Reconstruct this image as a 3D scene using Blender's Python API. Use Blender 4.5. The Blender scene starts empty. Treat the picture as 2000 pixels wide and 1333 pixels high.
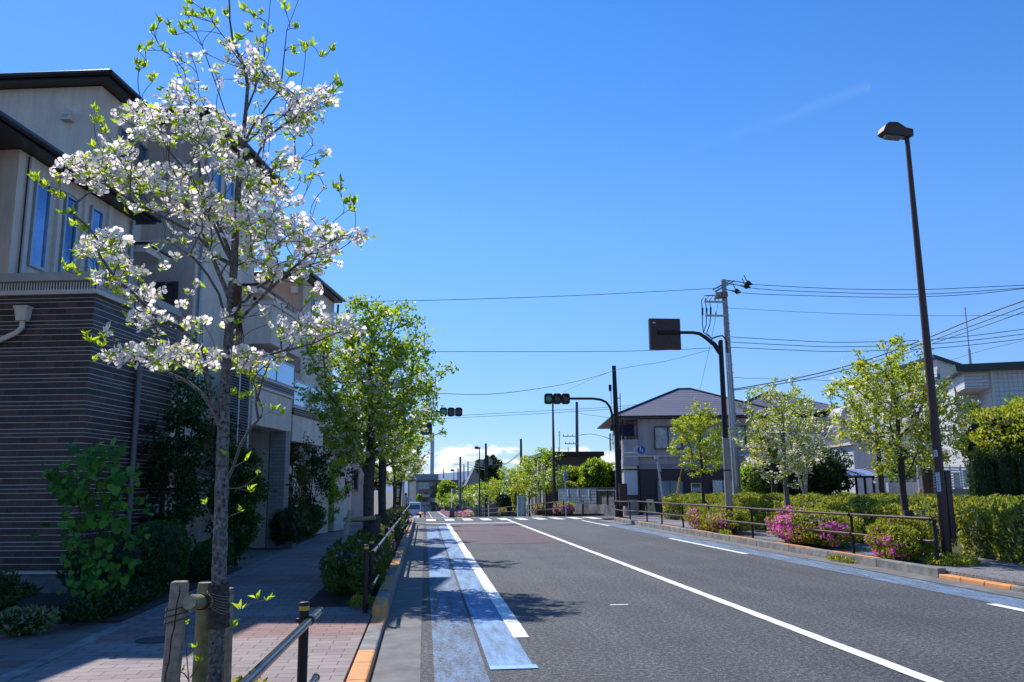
import bpy, bmesh, math, random
import numpy as np
from mathutils import Vector, Matrix
R = math.radians
sc = bpy.context.scene
COL = sc.collection
# ------------------------------------------------------------------ camera
F = 1620.; CX, CY = 1000., 666.5; HC = 1.6; ROLL = R(.5)
def _unroll(px, py):
    dx = px - CX; dy = CY - py; c, s = math.cos(ROLL), math.sin(ROLL)
    return dx * c + dy * s, -dx * s + dy * c
_vx, _vy = _unroll(829, 954)
PIT = math.atan(-_vy / F); AZ = math.atan(-_vx / F * math.cos(PIT))
FW = np.array([math.sin(AZ) * math.cos(PIT), math.cos(AZ) * math.cos(PIT), math.sin(PIT)])
RT = np.array([math.cos(AZ), -math.sin(AZ), 0.]); UP = np.cross(RT, FW)
def at(px, py, Y):
    """world point at distance Y along the road that the photo shows at (px, py)"""
    a, b = _unroll(px, py); d = FW + RT * a / F + UP * b / F
    return Vector(np.array([0, 0, HC]) + d * Y / d[1])
def xat(px, Y): return at(px, 950, Y).x
cam = bpy.data.cameras.new('camera'); camo = bpy.data.objects.new('camera', cam); COL.objects.link(camo)
c_, s_ = math.cos(ROLL), math.sin(ROLL)
# rolled axes: image x axis and y axis expressed in the un-rolled right/up basis
ix = RT * c_ - UP * s_
iy = RT * s_ + UP * c_
M = Matrix(((ix[0], iy[0], -FW[0], 0), (ix[1], iy[1], -FW[1], 0), (ix[2], iy[2], -FW[2], HC), (0, 0, 0, 1)))
camo.matrix_world = M
cam.sensor_width = 36.; cam.lens = 36. * F / 2000.; cam.clip_start = .05; cam.clip_end = 6000
sc.camera = camo
# ------------------------------------------------------------------ light, sky, exposure
KX, KY = .437, -.86                       # ground shift of a shadow per metre of height
SUNV = Vector((-KX, -KY, 1)).normalized()
ELEV = math.asin(SUNV.z); SAZ = math.atan2(SUNV.x, SUNV.y)
w = bpy.data.worlds.new('World'); sc.world = w; w.use_nodes = True
nt = w.node_tree; nt.nodes.clear()
def nn(t, kind, **kw):
    n = t.nodes.new(kind)
    for k, v in kw.items():
        if k.startswith('i_'):
            n.inputs[int(k[2:]) if k[2:].isdigit() else k[2:].replace('_', ' ')].default_value = v
        else: setattr(n, k, v)
    return n
def lk(t, a, ao, b, bi): t.links.new(a.outputs[ao], b.inputs[bi])
def mth(t, op, a, b=None, clamp=False):
    n = nn(t, 'ShaderNodeMath', operation=op, use_clamp=clamp)
    for i, v in enumerate((a, b)):
        if v is None: continue
        if isinstance(v, (int, float)): n.inputs[i].default_value = v
        else: t.links.new(v, n.inputs[i])
    return n.outputs[0]
sky = nn(nt, 'ShaderNodeTexSky', sky_type='NISHITA', sun_disc=False, sun_elevation=ELEV, sun_rotation=SAZ,
         altitude=50, air_density=1.15, dust_density=.05, ozone_density=2.0)
hsv = nn(nt, 'ShaderNodeHueSaturation'); hsv.inputs['Saturation'].default_value = 1.32
tint = nn(nt, 'ShaderNodeMixRGB', blend_type='MULTIPLY'); tint.inputs[0].default_value = 1; tint.inputs[2].default_value = (.93, .94, 1.12, 1)
gam = nn(nt, 'ShaderNodeGamma'); gam.inputs[1].default_value = .92; lk(nt, sky, 0, gam, 0); lk(nt, gam, 0, tint, 1); lk(nt, tint, 0, hsv, 'Color')
tc = nn(nt, 'ShaderNodeTexCoord'); sep = nn(nt, 'ShaderNodeSeparateXYZ'); lk(nt, tc, 'Generated', sep, 0)
el = sep.outputs['Z']; azv = mth(nt, 'ARCTAN2', sep.outputs['X'], sep.outputs['Y'])
comb = nn(nt, 'ShaderNodeCombineXYZ'); nt.links.new(mth(nt, 'MULTIPLY', azv, 1.0), comb.inputs[0]); nt.links.new(mth(nt, 'MULTIPLY', el, 2.3), comb.inputs[2])
n1 = nn(nt, 'ShaderNodeTexNoise', i_Scale=26., i_Detail=10., i_Roughness=.6); lk(nt, comb, 0, n1, 'Vector')
n2 = nn(nt, 'ShaderNodeTexNoise', i_Scale=9., i_Detail=3.); lk(nt, comb, 0, n2, 'Vector')
# cumulus bank: cover falls with elevation
cov = mth(nt, 'ADD', mth(nt, 'MULTIPLY', n1.outputs[0], .55), mth(nt, 'MULTIPLY', n2.outputs[0], .75))
lim = mth(nt, 'ADD', mth(nt, 'MULTIPLY', mth(nt, 'MAXIMUM', mth(nt, 'SUBTRACT', el, .034), 0), 7.0), .59)
mask = mth(nt, 'MULTIPLY', mth(nt, 'SUBTRACT', cov, lim), 13.0, True)
mask = mth(nt, 'MULTIPLY', mask, mth(nt, 'GREATER_THAN', el, -.02))
side = mth(nt, 'MULTIPLY', mth(nt, 'SUBTRACT', .33, mth(nt, 'ABSOLUTE', mth(nt, 'SUBTRACT', azv, -.02))), 9.0, True)
mask = mth(nt, 'MULTIPLY', mask, side)
bg = nn(nt, 'ShaderNodeBackground'); bg.inputs[1].default_value = .126; lowr = nn(nt, 'ShaderNodeValToRGB'); lowr.color_ramp.interpolation = 'EASE'; lowr.color_ramp.elements[0].position = 0; lowr.color_ramp.elements[0].color = (.42, .60, .80, 1); lowr.color_ramp.elements[1].position = .34; lowr.color_ramp.elements[1].color = (1, 1, 1, 1)
nt.links.new(el, lowr.inputs[0]); lowm = nn(nt, 'ShaderNodeMixRGB', blend_type='MULTIPLY'); lowm.inputs[0].default_value = 1; lk(nt, hsv, 0, lowm, 1); lk(nt, lowr, 0, lowm, 2); lk(nt, lowm, 0, bg, 0)
ccol = nn(nt, 'ShaderNodeMixRGB'); ccol.inputs[1].default_value = (.62, .72, .86, 1); ccol.inputs[2].default_value = (1, 1, 1, 1)
nt.links.new(mth(nt, 'MULTIPLY', mth(nt, 'SUBTRACT', n1.outputs[0], .38), 5., True), ccol.inputs[0])
bg2 = nn(nt, 'ShaderNodeBackground'); bg2.inputs[1].default_value = .86; lk(nt, ccol, 0, bg2, 0)
dA = np.array(at(1290, 318, 100) - Vector((0, 0, HC))); dB = np.array(at(1700, 168, 100) - Vector((0, 0, HC))); dA = dA / np.linalg.norm(dA); dB = dB / np.linalg.norm(dB); nC = np.cross(dA, dB); nC = nC / np.linalg.norm(nC); tC = dB - dA; LC = np.linalg.norm(tC); tC = tC / LC
def dotw(v):
    n = nn(nt, 'ShaderNodeVectorMath', operation='DOT_PRODUCT'); lk(nt, tc, 'Generated', n, 0); n.inputs[1].default_value = tuple(v); return n.outputs['Value']
nC1 = nn(nt, 'ShaderNodeTexNoise', i_Scale=14., i_Detail=6.); lk(nt, tc, 'Generated', nC1, 'Vector')
across = mth(nt, 'SUBTRACT', 1., mth(nt, 'MULTIPLY', mth(nt, 'ABSOLUTE', mth(nt, 'ADD', dotw(nC), mth(nt, 'MULTIPLY', mth(nt, 'SUBTRACT', nC1.outputs[0], .5), .016))), 110.), True)
al = mth(nt, 'MULTIPLY', mth(nt, 'SUBTRACT', dotw(tC), float(dA @ tC)), 1 / LC)
along = mth(nt, 'MULTIPLY', mth(nt, 'MULTIPLY', al, mth(nt, 'GREATER_THAN', al, 0.)), mth(nt, 'LESS_THAN', al, 1.0))
mask = mth(nt, 'MAXIMUM', mask, mth(nt, 'MULTIPLY', mth(nt, 'MULTIPLY', across, along), .045))
mx = nn(nt, 'ShaderNodeMixShader'); nt.links.new(mask, mx.inputs[0]); lk(nt, bg, 0, mx, 1); lk(nt, bg2, 0, mx, 2)
wo = nn(nt, 'ShaderNodeOutputWorld'); lk(nt, mx, 0, wo, 0)
sl = bpy.data.lights.new('sun', 'SUN'); sl.energy = 4.2; sl.angle = R(.53); sl.color = (1, .955, .89)
so = bpy.data.objects.new('sun', sl); COL.objects.link(so); so.rotation_euler = SUNV.to_track_quat('Z', 'Y').to_euler()
sc.view_settings.view_transform = 'Standard'; sc.view_settings.look = 'None'; sc.view_settings.gamma = 1
sc.view_settings.exposure = .47
sc.cycles.max_bounces = 8; sc.cycles.transparent_max_bounces = 8
# ------------------------------------------------------------------ ground profile and road bend
def zg(Y):
    pts = [(-60, 0), (43, 0), (48, -.06), (56, -.32), (112, -2.25), (190, -4.85), (400, -7.8), (600, -8.5), (6000, -8.5)]
    return float(np.interp(Y, [p[0] for p in pts], [p[1] for p in pts]))
def sh(Y): return float(np.interp(Y, [-60, 52, 112, 182, 400, 6000], [0, 0, -1.9, -2.5, -3.2, -3.2]))
# ------------------------------------------------------------------ helpers
rng = np.random.default_rng(7); random.seed(7)
class MB:
    def __init__(s): s.v = []; s.f = []; s.m = []; s.sm = []
    def add(s, vs, fs, mi=0, smooth=False):
        b = len(s.v); s.v += [tuple(v) for v in vs]
        for f in fs: s.f.append([b + i for i in f]); s.m.append(mi); s.sm.append(smooth)
        return s
    def box(s, x0, x1, y0, y1, z0, z1, mi=0):
        return s.add([(x0, y0, z0), (x1, y0, z0), (x1, y1, z0), (x0, y1, z0), (x0, y0, z1), (x1, y0, z1), (x1, y1, z1), (x0, y1, z1)],
                     [(0, 3, 2, 1), (4, 5, 6, 7), (0, 1, 5, 4), (1, 2, 6, 5), (2, 3, 7, 6), (3, 0, 4, 7)], mi)
    def hexa(s, bot, top, mi=0):
        n = len(bot); return s.add(list(bot) + list(top), [tuple(range(n))[::-1], tuple(range(n, 2 * n))] + [(i, (i + 1) % n, n + (i + 1) % n, n + i) for i in range(n)], mi)
    def quad(s, a, b, c, d, mi=0): return s.add([a, b, c, d], [(0, 1, 2, 3)], mi)
    def tube(s, pts, r, n=8, mi=0, cap=True):
        pts = [Vector(p) for p in pts]; rs = r if hasattr(r, '__len__') else [r] * len(pts)
        vs = []; t0 = None; a = None
        for i, p in enumerate(pts):
            t = (pts[min(i + 1, len(pts) - 1)] - pts[max(i - 1, 0)]).normalized()
            if a is None: a = t.orthogonal().normalized()
            else: a = (a - t * a.dot(t)).normalized()
            b = t.cross(a)
            vs += [p + (a * math.cos(2 * math.pi * k / n) + b * math.sin(2 * math.pi * k / n)) * rs[i] for k in range(n)]
        m = len(pts)
        s.add(vs, [(i * n + k, i * n + (k + 1) % n, (i + 1) * n + (k + 1) % n, (i + 1) * n + k) for i in range(m - 1) for k in range(n)], mi, True)
        if cap: s.add(vs[:n] + vs[-n:], [tuple(range(n))[::-1], tuple(range(n, 2 * n))], mi)
        return s
    def disc(s, c, r, nrm, th=.02, n=28, mi=0):
        nrm = Vector(nrm).normalized(); return s.tube([Vector(c) - nrm * th / 2, Vector(c) + nrm * th / 2], r, n, mi)
    def build(s, name, mats, parent=None, **k):
        me = bpy.data.meshes.new(name); me.from_pydata(s.v, [], s.f)
        for m in (mats if isinstance(mats, (list, tuple)) else [mats]): me.materials.append(m)
        me.polygons.foreach_set('material_index', s.m); me.polygons.foreach_set('use_smooth', s.sm)
        me.update(); return link(name, me, parent, **k)
def link(name, me, parent=None, label=None, cat=None, group=None, kind=None, bevel=0, loc=None, rotz=None):
    o = bpy.data.objects.new(name, me); COL.objects.link(o)
    if parent is not None: o.parent = parent
    if loc is not None: o.location = loc
    if rotz is not None: o.rotation_euler = (0, 0, rotz)
    tag(o, label, cat, group, kind)
    if bevel:
        b = o.modifiers.new('bevel', 'BEVEL'); b.width = bevel; b.segments = 2; b.limit_method = 'ANGLE'
    return o
def tag(o, label=None, cat=None, group=None, kind=None):
    for k, v in (('label', label), ('category', cat), ('group', group), ('kind', kind)):
        if v: o[k] = v
    return o
def thing(name, label, cat, loc=(0, 0, 0), rotz=0, group=None):
    o = bpy.data.objects.new(name, None); o.empty_display_size = .2; COL.objects.link(o)
    o.location = loc; o.rotation_euler = (0, 0, rotz); return tag(o, label, cat, group)
def npmesh(name, V, Fc, mats, mi=None, smooth=False):
    """Fc (n,k) all faces same size"""
    me = bpy.data.meshes.new(name); n, k = Fc.shape
    me.vertices.add(len(V)); me.vertices.foreach_set('co', np.asarray(V, np.float32).ravel())
    me.loops.add(n * k); me.loops.foreach_set('vertex_index', Fc.astype(np.int32).ravel())
    me.polygons.add(n); me.polygons.foreach_set('loop_start', np.arange(0, n * k, k, dtype=np.int32))
    me.polygons.foreach_set('loop_total', np.full(n, k, np.int32))
    for m in (mats if isinstance(mats, (list, tuple)) else [mats]): me.materials.append(m)
    if mi is not None: me.polygons.foreach_set('material_index', np.asarray(mi, np.int32))
    if smooth: me.polygons.foreach_set('use_smooth', np.ones(n, bool))
    me.update(calc_edges=True); me.validate(); return me
def unit(a): return a / (np.linalg.norm(a, axis=-1, keepdims=True) + 1e-9)
# ------------------------------------------------------------------ materials
MATS = {}
def mat(name, col, rough=.6, metal=0, col2=None, scale=8., bump=0., bscale=60., spec=.5, coat=0, amt=1., emit=None, det=6.):
    if name in MATS: return MATS[name]
    m = bpy.data.materials.new(name); m.use_nodes = True; t = m.node_tree; b = t.nodes['Principled BSDF']
    b.inputs['Base Color'].default_value = (*col, 1); b.inputs['Roughness'].default_value = rough; b.inputs['Metallic'].default_value = metal
    b.inputs['Specular IOR Level'].default_value = spec; b.inputs['Coat Weight'].default_value = coat
    if emit: b.inputs['Emission Color'].default_value = (*emit[0], 1); b.inputs['Emission Strength'].default_value = emit[1]
    tcn = nn(t, 'ShaderNodeTexCoord')
    if col2 is None: col2 = tuple(c * .86 for c in col)
    n = nn(t, 'ShaderNodeTexNoise', i_Scale=scale, i_Detail=det, i_Roughness=.6); lk(t, tcn, 'Object', n, 'Vector')
    cr = nn(t, 'ShaderNodeValToRGB'); cr.color_ramp.elements[0].position = .35; cr.color_ramp.elements[1].position = .65
    cr.color_ramp.elements[0].color = (*col2, 1); cr.color_ramp.elements[1].color = (*col, 1)
    lk(t, n, 0, cr, 0); lk(t, cr, 0, b, 'Base Color')
    if 'stucco' in name or 'render' in name or 'siding' in name:
        mp = nn(t, 'ShaderNodeMapping'); mp.inputs['Scale'].default_value = (2.6, 2.6, .22); lk(t, tcn, 'Object', mp, 0)
        ns = nn(t, 'ShaderNodeTexNoise', i_Scale=1.6, i_Detail=7., i_Roughness=.7); lk(t, mp, 0, ns, 'Vector')
        c3 = nn(t, 'ShaderNodeValToRGB'); c3.color_ramp.elements[0].position = .33; c3.color_ramp.elements[0].color = (.74, .73, .72, 1); c3.color_ramp.elements[1].position = .6; lk(t, ns, 0, c3, 0)
        m3 = nn(t, 'ShaderNodeMixRGB', blend_type='MULTIPLY'); m3.inputs[0].default_value = .8; lk(t, cr, 0, m3, 1); lk(t, c3, 0, m3, 2); lk(t, m3, 0, b, 'Base Color')
    if bump:
        n3 = nn(t, 'ShaderNodeTexNoise', i_Scale=bscale, i_Detail=4.); lk(t, tcn, 'Object', n3, 'Vector')
        bp = nn(t, 'ShaderNodeBump'); bp.inputs['Strength'].default_value = bump; bp.inputs['Distance'].default_value = .01
        lk(t, n3, 0, bp, 'Height'); lk(t, bp, 0, b, 'Normal')
    MATS[name] = m; return m
def leafmat(name, cols, trans=.45, tcol=None, rough=.45, tgain=1.5):
    m = bpy.data.materials.new(name); m.use_nodes = True; t = m.node_tree; b = t.nodes['Principled BSDF']
    g = nn(t, 'ShaderNodeNewGeometry'); cr = nn(t, 'ShaderNodeValToRGB'); e = cr.color_ramp.elements
    for i, (p, c) in enumerate(cols):
        q = e[i] if i < 2 else e.new(p)
        q.position = p; q.color = (*c, 1)
    lk(t, g, 'Random Per Island', cr, 0); lk(t, cr, 0, b, 'Base Color'); b.inputs['Roughness'].default_value = rough
    b.inputs['Specular IOR Level'].default_value = .35
    tr = nn(t, 'ShaderNodeBsdfTranslucent'); mu = nn(t, 'ShaderNodeMixRGB', blend_type='MULTIPLY'); mu.inputs[0].default_value = 1
    mu.inputs[2].default_value = (*(tcol or (1.25 * tgain, 1.15 * tgain, .55 * tgain)), 1); lk(t, cr, 0, mu, 1); lk(t, mu, 0, tr, 0)
    ms = nn(t, 'ShaderNodeMixShader'); ms.inputs[0].default_value = trans
    lk(t, b, 0, ms, 1); lk(t, tr, 0, ms, 2); lk(t, ms, 0, t.nodes['Material Output'], 0)
    MATS[name] = m; return m
def paver_mat():
    m = bpy.data.materials.new('paving'); m.use_nodes = True; t = m.node_tree; b = t.nodes['Principled BSDF']; b.inputs['Roughness'].default_value = .85
    tcn = nn(t, 'ShaderNodeTexCoord'); sp = nn(t, 'ShaderNodeSeparateXYZ'); lk(t, tcn, 'Object', sp, 0)
    cb = nn(t, 'ShaderNodeCombineXYZ'); t.links.new(sp.outputs['X'], cb.inputs[0]); t.links.new(sp.outputs['Y'], cb.inputs[1])
    br = nn(t, 'ShaderNodeTexBrick', i_Scale=1., offset=.5); br.inputs['Brick Width'].default_value = .3; br.inputs['Row Height'].default_value = .15
    br.inputs['Mortar Size'].default_value = .005; br.inputs['Mortar Smooth'].default_value = .3
    br.inputs['Color1'].default_value = (.33, .265, .25, 1); br.inputs['Color2'].default_value = (.245, .19, .185, 1); br.inputs['Mortar'].default_value = (.06, .05, .045, 1)
    lk(t, cb, 0, br, 0)
    # reddish cross bands every 4.2 m
    fr = mth(t, 'FRACT', mth(t, 'MULTIPLY', mth(t, 'ADD', sp.outputs['Y'], .9), 1 / 5.1)); bm_ = mth(t, 'LESS_THAN', fr, .3)
    xb = mth(t, 'GREATER_THAN', fr, .0)
    red = nn(t, 'ShaderNodeMixRGB', blend_type='MULTIPLY'); red.inputs[2].default_value = (1.0, .66, .6, 1)
    t.links.new(mth(t, 'MULTIPLY', bm_, .8), red.inputs[0]); lk(t, br, 'Color', red, 1)
    n = nn(t, 'ShaderNodeTexNoise', i_Scale=2.2, i_Detail=8.); lk(t, tcn, 'Object', n, 'Vector')
    n9 = nn(t, 'ShaderNodeTexNoise', i_Scale=90., i_Detail=3.); lk(t, tcn, 'Object', n9, 'Vector')
    mm = nn(t, 'ShaderNodeMixRGB', blend_type='MULTIPLY'); mm.inputs[0].default_value = .5; lk(t, red, 0, mm, 1)
    cr = nn(t, 'ShaderNodeValToRGB'); cr.color_ramp.elements[0].color = (.45, .45, .45, 1); cr.color_ramp.elements[0].position = .3; cr.color_ramp.elements[1].position = .62
    t.links.new(mth(t, 'ADD', mth(t, 'MULTIPLY', n.outputs[0], .6), mth(t, 'MULTIPLY', n9.outputs[0], .4)), cr.inputs[0]); lk(t, cr, 0, mm, 2); lk(t, mm, 0, b, 'Base Color')
    bp = nn(t, 'ShaderNodeBump'); bp.inputs['Strength'].default_value = .5; bp.inputs['Distance'].default_value = .006
    t.links.new(mth(t, 'ADD', mth(t, 'MULTIPLY', br.outputs['Fac'], -1.), mth(t, 'MULTIPLY', n9.outputs[0], .35)), bp.inputs['Height']); lk(t, bp, 0, b, 'Normal')
    return m
def asphalt_mat(name='asphalt', base=.054, tintc=(1, 1, 1.05), speck=.15, worn=None, wcov=.5):
    m = bpy.data.materials.new(name); m.use_nodes = True; t = m.node_tree; b = t.nodes['Principled BSDF']; b.inputs['Roughness'].default_value = .82
    tcn = nn(t, 'ShaderNodeTexCoord')
    n = nn(t, 'ShaderNodeTexNoise', i_Scale=62., i_Detail=3., i_Roughness=.75); lk(t, tcn, 'Object', n, 'Vector')
    ng = nn(t, 'ShaderNodeTexNoise', i_Scale=21., i_Detail=2., i_Roughness=.8); lk(t, tcn, 'Object', ng, 'Vector')
    gs = mth(t, 'ADD', mth(t, 'MULTIPLY', n.outputs[0], .55), mth(t, 'MULTIPLY', ng.outputs[0], .45))
    cr = nn(t, 'ShaderNodeValToRGB'); e = cr.color_ramp.elements
    e[0].position = .41; e[0].color = (base * .15 * tintc[0], base * .28 * tintc[1], base * .28 * tintc[2], 1)
    e[1].position = .6; e[1].color = ((base + speck) * tintc[0], (base + speck) * tintc[1], (base + speck) * tintc[2], 1)
    q = e.new(.5); q.color = (base * tintc[0], base * tintc[1], base * tintc[2], 1); t.links.new(gs, cr.inputs[0])
    nb = nn(t, 'ShaderNodeTexNoise', i_Scale=.55, i_Detail=7., i_Roughness=.62); lk(t, tcn, 'Object', nb, 'Vector')
    c2 = nn(t, 'ShaderNodeValToRGB'); c2.color_ramp.elements[0].position = .32; c2.color_ramp.elements[0].color = (.72, .72, .72, 1); c2.color_ramp.elements[1].position = .7; c2.color_ramp.elements[1].color = (1.12, 1.12, 1.12, 1); lk(t, nb, 0, c2, 0)
    mm = nn(t, 'ShaderNodeMixRGB', blend_type='MULTIPLY'); mm.inputs[0].default_value = 1; lk(t, cr, 0, mm, 1); lk(t, c2, 0, mm, 2)
    mpt = nn(t, 'ShaderNodeMapping'); mpt.inputs['Scale'].default_value = (1.5, .045, 1); lk(t, tcn, 'Object', mpt, 0)
    nt2 = nn(t, 'ShaderNodeTexNoise', i_Scale=1.1, i_Detail=5., i_Roughness=.6); lk(t, mpt, 0, nt2, 'Vector')
    ct = nn(t, 'ShaderNodeValToRGB'); ct.color_ramp.elements[0].position = .36; ct.color_ramp.elements[0].color = (.74, .74, .74, 1); ct.color_ramp.elements[1].position = .66; ct.color_ramp.elements[1].color = (1.12, 1.12, 1.12, 1); lk(t, nt2, 0, ct, 0)
    mt = nn(t, 'ShaderNodeMixRGB', blend_type='MULTIPLY'); mt.inputs[0].default_value = .9 if name == 'asphalt' else .3; lk(t, mm, 0, mt, 1); lk(t, ct, 0, mt, 2); mm = mt
    out = mm
    if worn:
        wn = nn(t, 'ShaderNodeTexNoise', i_Scale=75., i_Detail=4., i_Roughness=.7); lk(t, tcn, 'Object', wn, 'Vector')
        mp = nn(t, 'ShaderNodeMapping'); mp.inputs['Scale'].default_value = (9., 1.2, 1); lk(t, tcn, 'Object', mp, 0)
        wb = nn(t, 'ShaderNodeTexNoise', i_Scale=1., i_Detail=6., i_Roughness=.6); lk(t, mp, 0, wb, 'Vector')
        s = mth(t, 'ADD', mth(t, 'MULTIPLY', wn.outputs[0], .62), mth(t, 'MULTIPLY', wb.outputs[0], .55))
        fac = mth(t, 'MULTIPLY', mth(t, 'SUBTRACT', s, 1.0 - wcov * .85), 3.2, True); fac = mth(t, 'MULTIPLY', fac, .85 if name[0] != 'w' else 1.)
        wm = nn(t, 'ShaderNodeMixRGB'); t.links.new(fac, wm.inputs[0]); lk(t, mm, 0, wm, 1); wm.inputs[2].default_value = (*worn, 1); out = wm
    lk(t, out, 0, b, 'Base Color')
    bp = nn(t, 'ShaderNodeBump'); bp.inputs['Strength'].default_value = .55; bp.inputs['Distance'].default_value = .006; lk(t, n, 0, bp, 'Height'); lk(t, bp, 0, b, 'Normal')
    return m
def striped_brick_mat():
    m = bpy.data.materials.new('dark_tile_brick'); m.use_nodes = True; t = m.node_tree; b = t.nodes['Principled BSDF']; b.inputs['Roughness'].default_value = .55
    tcn = nn(t, 'ShaderNodeTexCoord'); sp = nn(t, 'ShaderNodeSeparateXYZ'); lk(t, tcn, 'Object', sp, 0)
    f = mth(t, 'MULTIPLY', sp.outputs['Z'], 1 / .424); fr = mth(t, 'FRACT', f)
    def ramp(stops):
        c = nn(t, 'ShaderNodeValToRGB'); c.color_ramp.interpolation = 'CONSTANT'; e = c.color_ramp.elements
        for i, (p, v) in enumerate(stops):
            q = e[i] if i < 2 else e.new(p)
            q.position = p; q.color = (v, v, v, 1)
        t.links.new(fr, c.inputs[0]); return c
    st = []; x = 0
    for h in (.1, .1, .1, .062, .062): st += [(x / .424, 1), ((x + .0105) / .424, 0)]; x += h
    line = ramp(st); row = ramp([(0, 0), (.236, .2), (.472, .4), (.708, .6), (.854, .8)])
    rid = mth(t, 'ADD', mth(t, 'FLOOR', f), row.outputs[0]); u = mth(t, 'ADD', sp.outputs['X'], sp.outputs['Y'])
    uu = mth(t, 'ADD', mth(t, 'MULTIPLY', u, 1 / .29), mth(t, 'MULTIPLY', rid, 7.31)); cb = nn(t, 'ShaderNodeCombineXYZ')
    t.links.new(mth(t, 'FLOOR', uu), cb.inputs[0]); t.links.new(rid, cb.inputs[1])
    wn = nn(t, 'ShaderNodeTexWhiteNoise', noise_dimensions='3D'); lk(t, cb, 0, wn, 0)
    cr = nn(t, 'ShaderNodeValToRGB'); e = cr.color_ramp.elements; e[0].color = (.042, .017, .014, 1); e[1].color = (.115, .045, .033, 1)
    q = e.new(.35); q.color = (.05, .026, .023, 1); q = e.new(.7); q.color = (.055, .036, .034, 1); lk(t, wn, 0, cr, 0)
    ns = nn(t, 'ShaderNodeTexNoise', i_Scale=14., i_Detail=5.); lk(t, tcn, 'Object', ns, 'Vector')
    mu = nn(t, 'ShaderNodeMixRGB', blend_type='OVERLAY'); mu.inputs[0].default_value = .6; lk(t, cr, 0, mu, 1); lk(t, ns, 0, mu, 2)
    vj = mth(t, 'LESS_THAN', mth(t, 'FRACT', uu), .018)
    a = nn(t, 'ShaderNodeMixRGB'); t.links.new(mth(t, 'MULTIPLY', vj, .8), a.inputs[0]); lk(t, mu, 0, a, 1); a.inputs[2].default_value = (.11, .10, .10, 1)
    c = nn(t, 'ShaderNodeMixRGB'); lk(t, line, 0, c, 0); lk(t, a, 0, c, 1); c.inputs[2].default_value = (.54, .46, .40, 1); lk(t, c, 0, b, 'Base Color')
    bp = nn(t, 'ShaderNodeBump'); bp.inputs['Strength'].default_value = .6; bp.inputs['Distance'].default_value = .01
    t.links.new(mth(t, 'SUBTRACT', 1., mth(t, 'MAXIMUM', line.outputs[0], vj)), bp.inputs['Height']); lk(t, bp, 0, b, 'Normal'); return m
def tile_mat(name, c1, c2, mort, bw, rh, ms=.006, rough=.6, axis='xy', off=.5):
    m = bpy.data.materials.new(name); m.use_nodes = True; t = m.node_tree; b = t.nodes['Principled BSDF']; b.inputs['Roughness'].default_value = rough
    tcn = nn(t, 'ShaderNodeTexCoord'); sp = nn(t, 'ShaderNodeSeparateXYZ'); lk(t, tcn, 'Object', sp, 0)
    cb = nn(t, 'ShaderNodeCombineXYZ'); t.links.new(mth(t, 'ADD', sp.outputs['X'], sp.outputs['Y']), cb.inputs[0]); t.links.new(sp.outputs['Z'], cb.inputs[1])
    br = nn(t, 'ShaderNodeTexBrick', i_Scale=1., offset=off); br.inputs['Brick Width'].default_value = bw; br.inputs['Row Height'].default_value = rh
    br.inputs['Mortar Size'].default_value = ms
    br.inputs['Color1'].default_value = (*c1, 1); br.inputs['Color2'].default_value = (*c2, 1); br.inputs['Mortar'].default_value = (*mort, 1)
    lk(t, cb, 0, br, 0); lk(t, br, 0, b, 'Base Color')
    bp = nn(t, 'ShaderNodeBump'); bp.inputs['Strength'].default_value = .5; bp.inputs['Distance'].default_value = .01
    t.links.new(mth(t, 'SUBTRACT', 1., br.outputs['Fac']), bp.inputs['Height']); lk(t, bp, 0, b, 'Normal'); return m
M_ASPH = asphalt_mat(); M_BLUE = asphalt_mat('blue_lane_paint', .095, (.9, 1, 1.15), .16, (.23, .43, .72), .58)
M_BLUE2 = asphalt_mat('fresh_blue_lane_paint', .10, (.9, 1, 1.1), .16, (.26, .48, .80), .70)
M_REDP = asphalt_mat('red_lane_paint', .075, (1.35, .8, .8), .10); M_SIDE = asphalt_mat('pavement_asphalt', .2, (1.05, .97, .97), .13)
M_WHITE = asphalt_mat('white_road_paint', .2, (1, 1, 1), .1, (.80, .80, .79), .89)
M_GUTTER = mat('gutter_concrete', (.20, .19, .18), .85, col2=(.115, .11, .105), scale=3., bump=.3, bscale=120.)
M_KERB = mat('kerb_concrete', (.30, .285, .265), .85, col2=(.14, .135, .125), scale=3.5, bump=.3, bscale=90.)
M_ORANGE = mat('orange_kerb_paint', (.80, .32, .08), .75, col2=(.55, .25, .10), scale=7., bump=.2, bscale=90.)
M_PAVE = paver_mat(); M_TILEB = striped_brick_mat()
M_SOIL = mat('soil', (.07, .05, .035), .95, col2=(.035, .026, .02), scale=14., bump=.8, bscale=30.)
M_GROUND = mat('ground', (.16, .15, .13), .95, col2=(.10, .10, .08), scale=.6)
M_BROWN = mat('brown_painted_steel', (.085, .044, .036), .5, col2=(.066, .035, .029), scale=12., spec=.35)
M_BROWND = mat('dark_brown_steel', (.022, .014, .013), .5, spec=.35)
M_STEEL = mat('galvanised_steel', (.42, .43, .45), .4, metal=.6, col2=(.3, .31, .33), scale=20.)
M_ALU = mat('polished_rail', (.16, .13, .13), .22, metal=.85, col2=(.10, .085, .085), scale=12.)
M_CONC = mat('pole_concrete', (.34, .35, .36), .8, col2=(.25, .26, .27), scale=10., bump=.2)
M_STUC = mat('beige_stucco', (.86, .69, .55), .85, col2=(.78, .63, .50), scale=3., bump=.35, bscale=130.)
M_STUCG = mat('grey_and_shade_stucco', (.56, .45, .375), .85, col2=(.50, .405, .34), scale=3., bump=.35, bscale=130.)
M_STUCL = mat('light_stucco', (.88, .72, .59), .85, col2=(.80, .655, .54), scale=3., bump=.3, bscale=130.)
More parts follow.
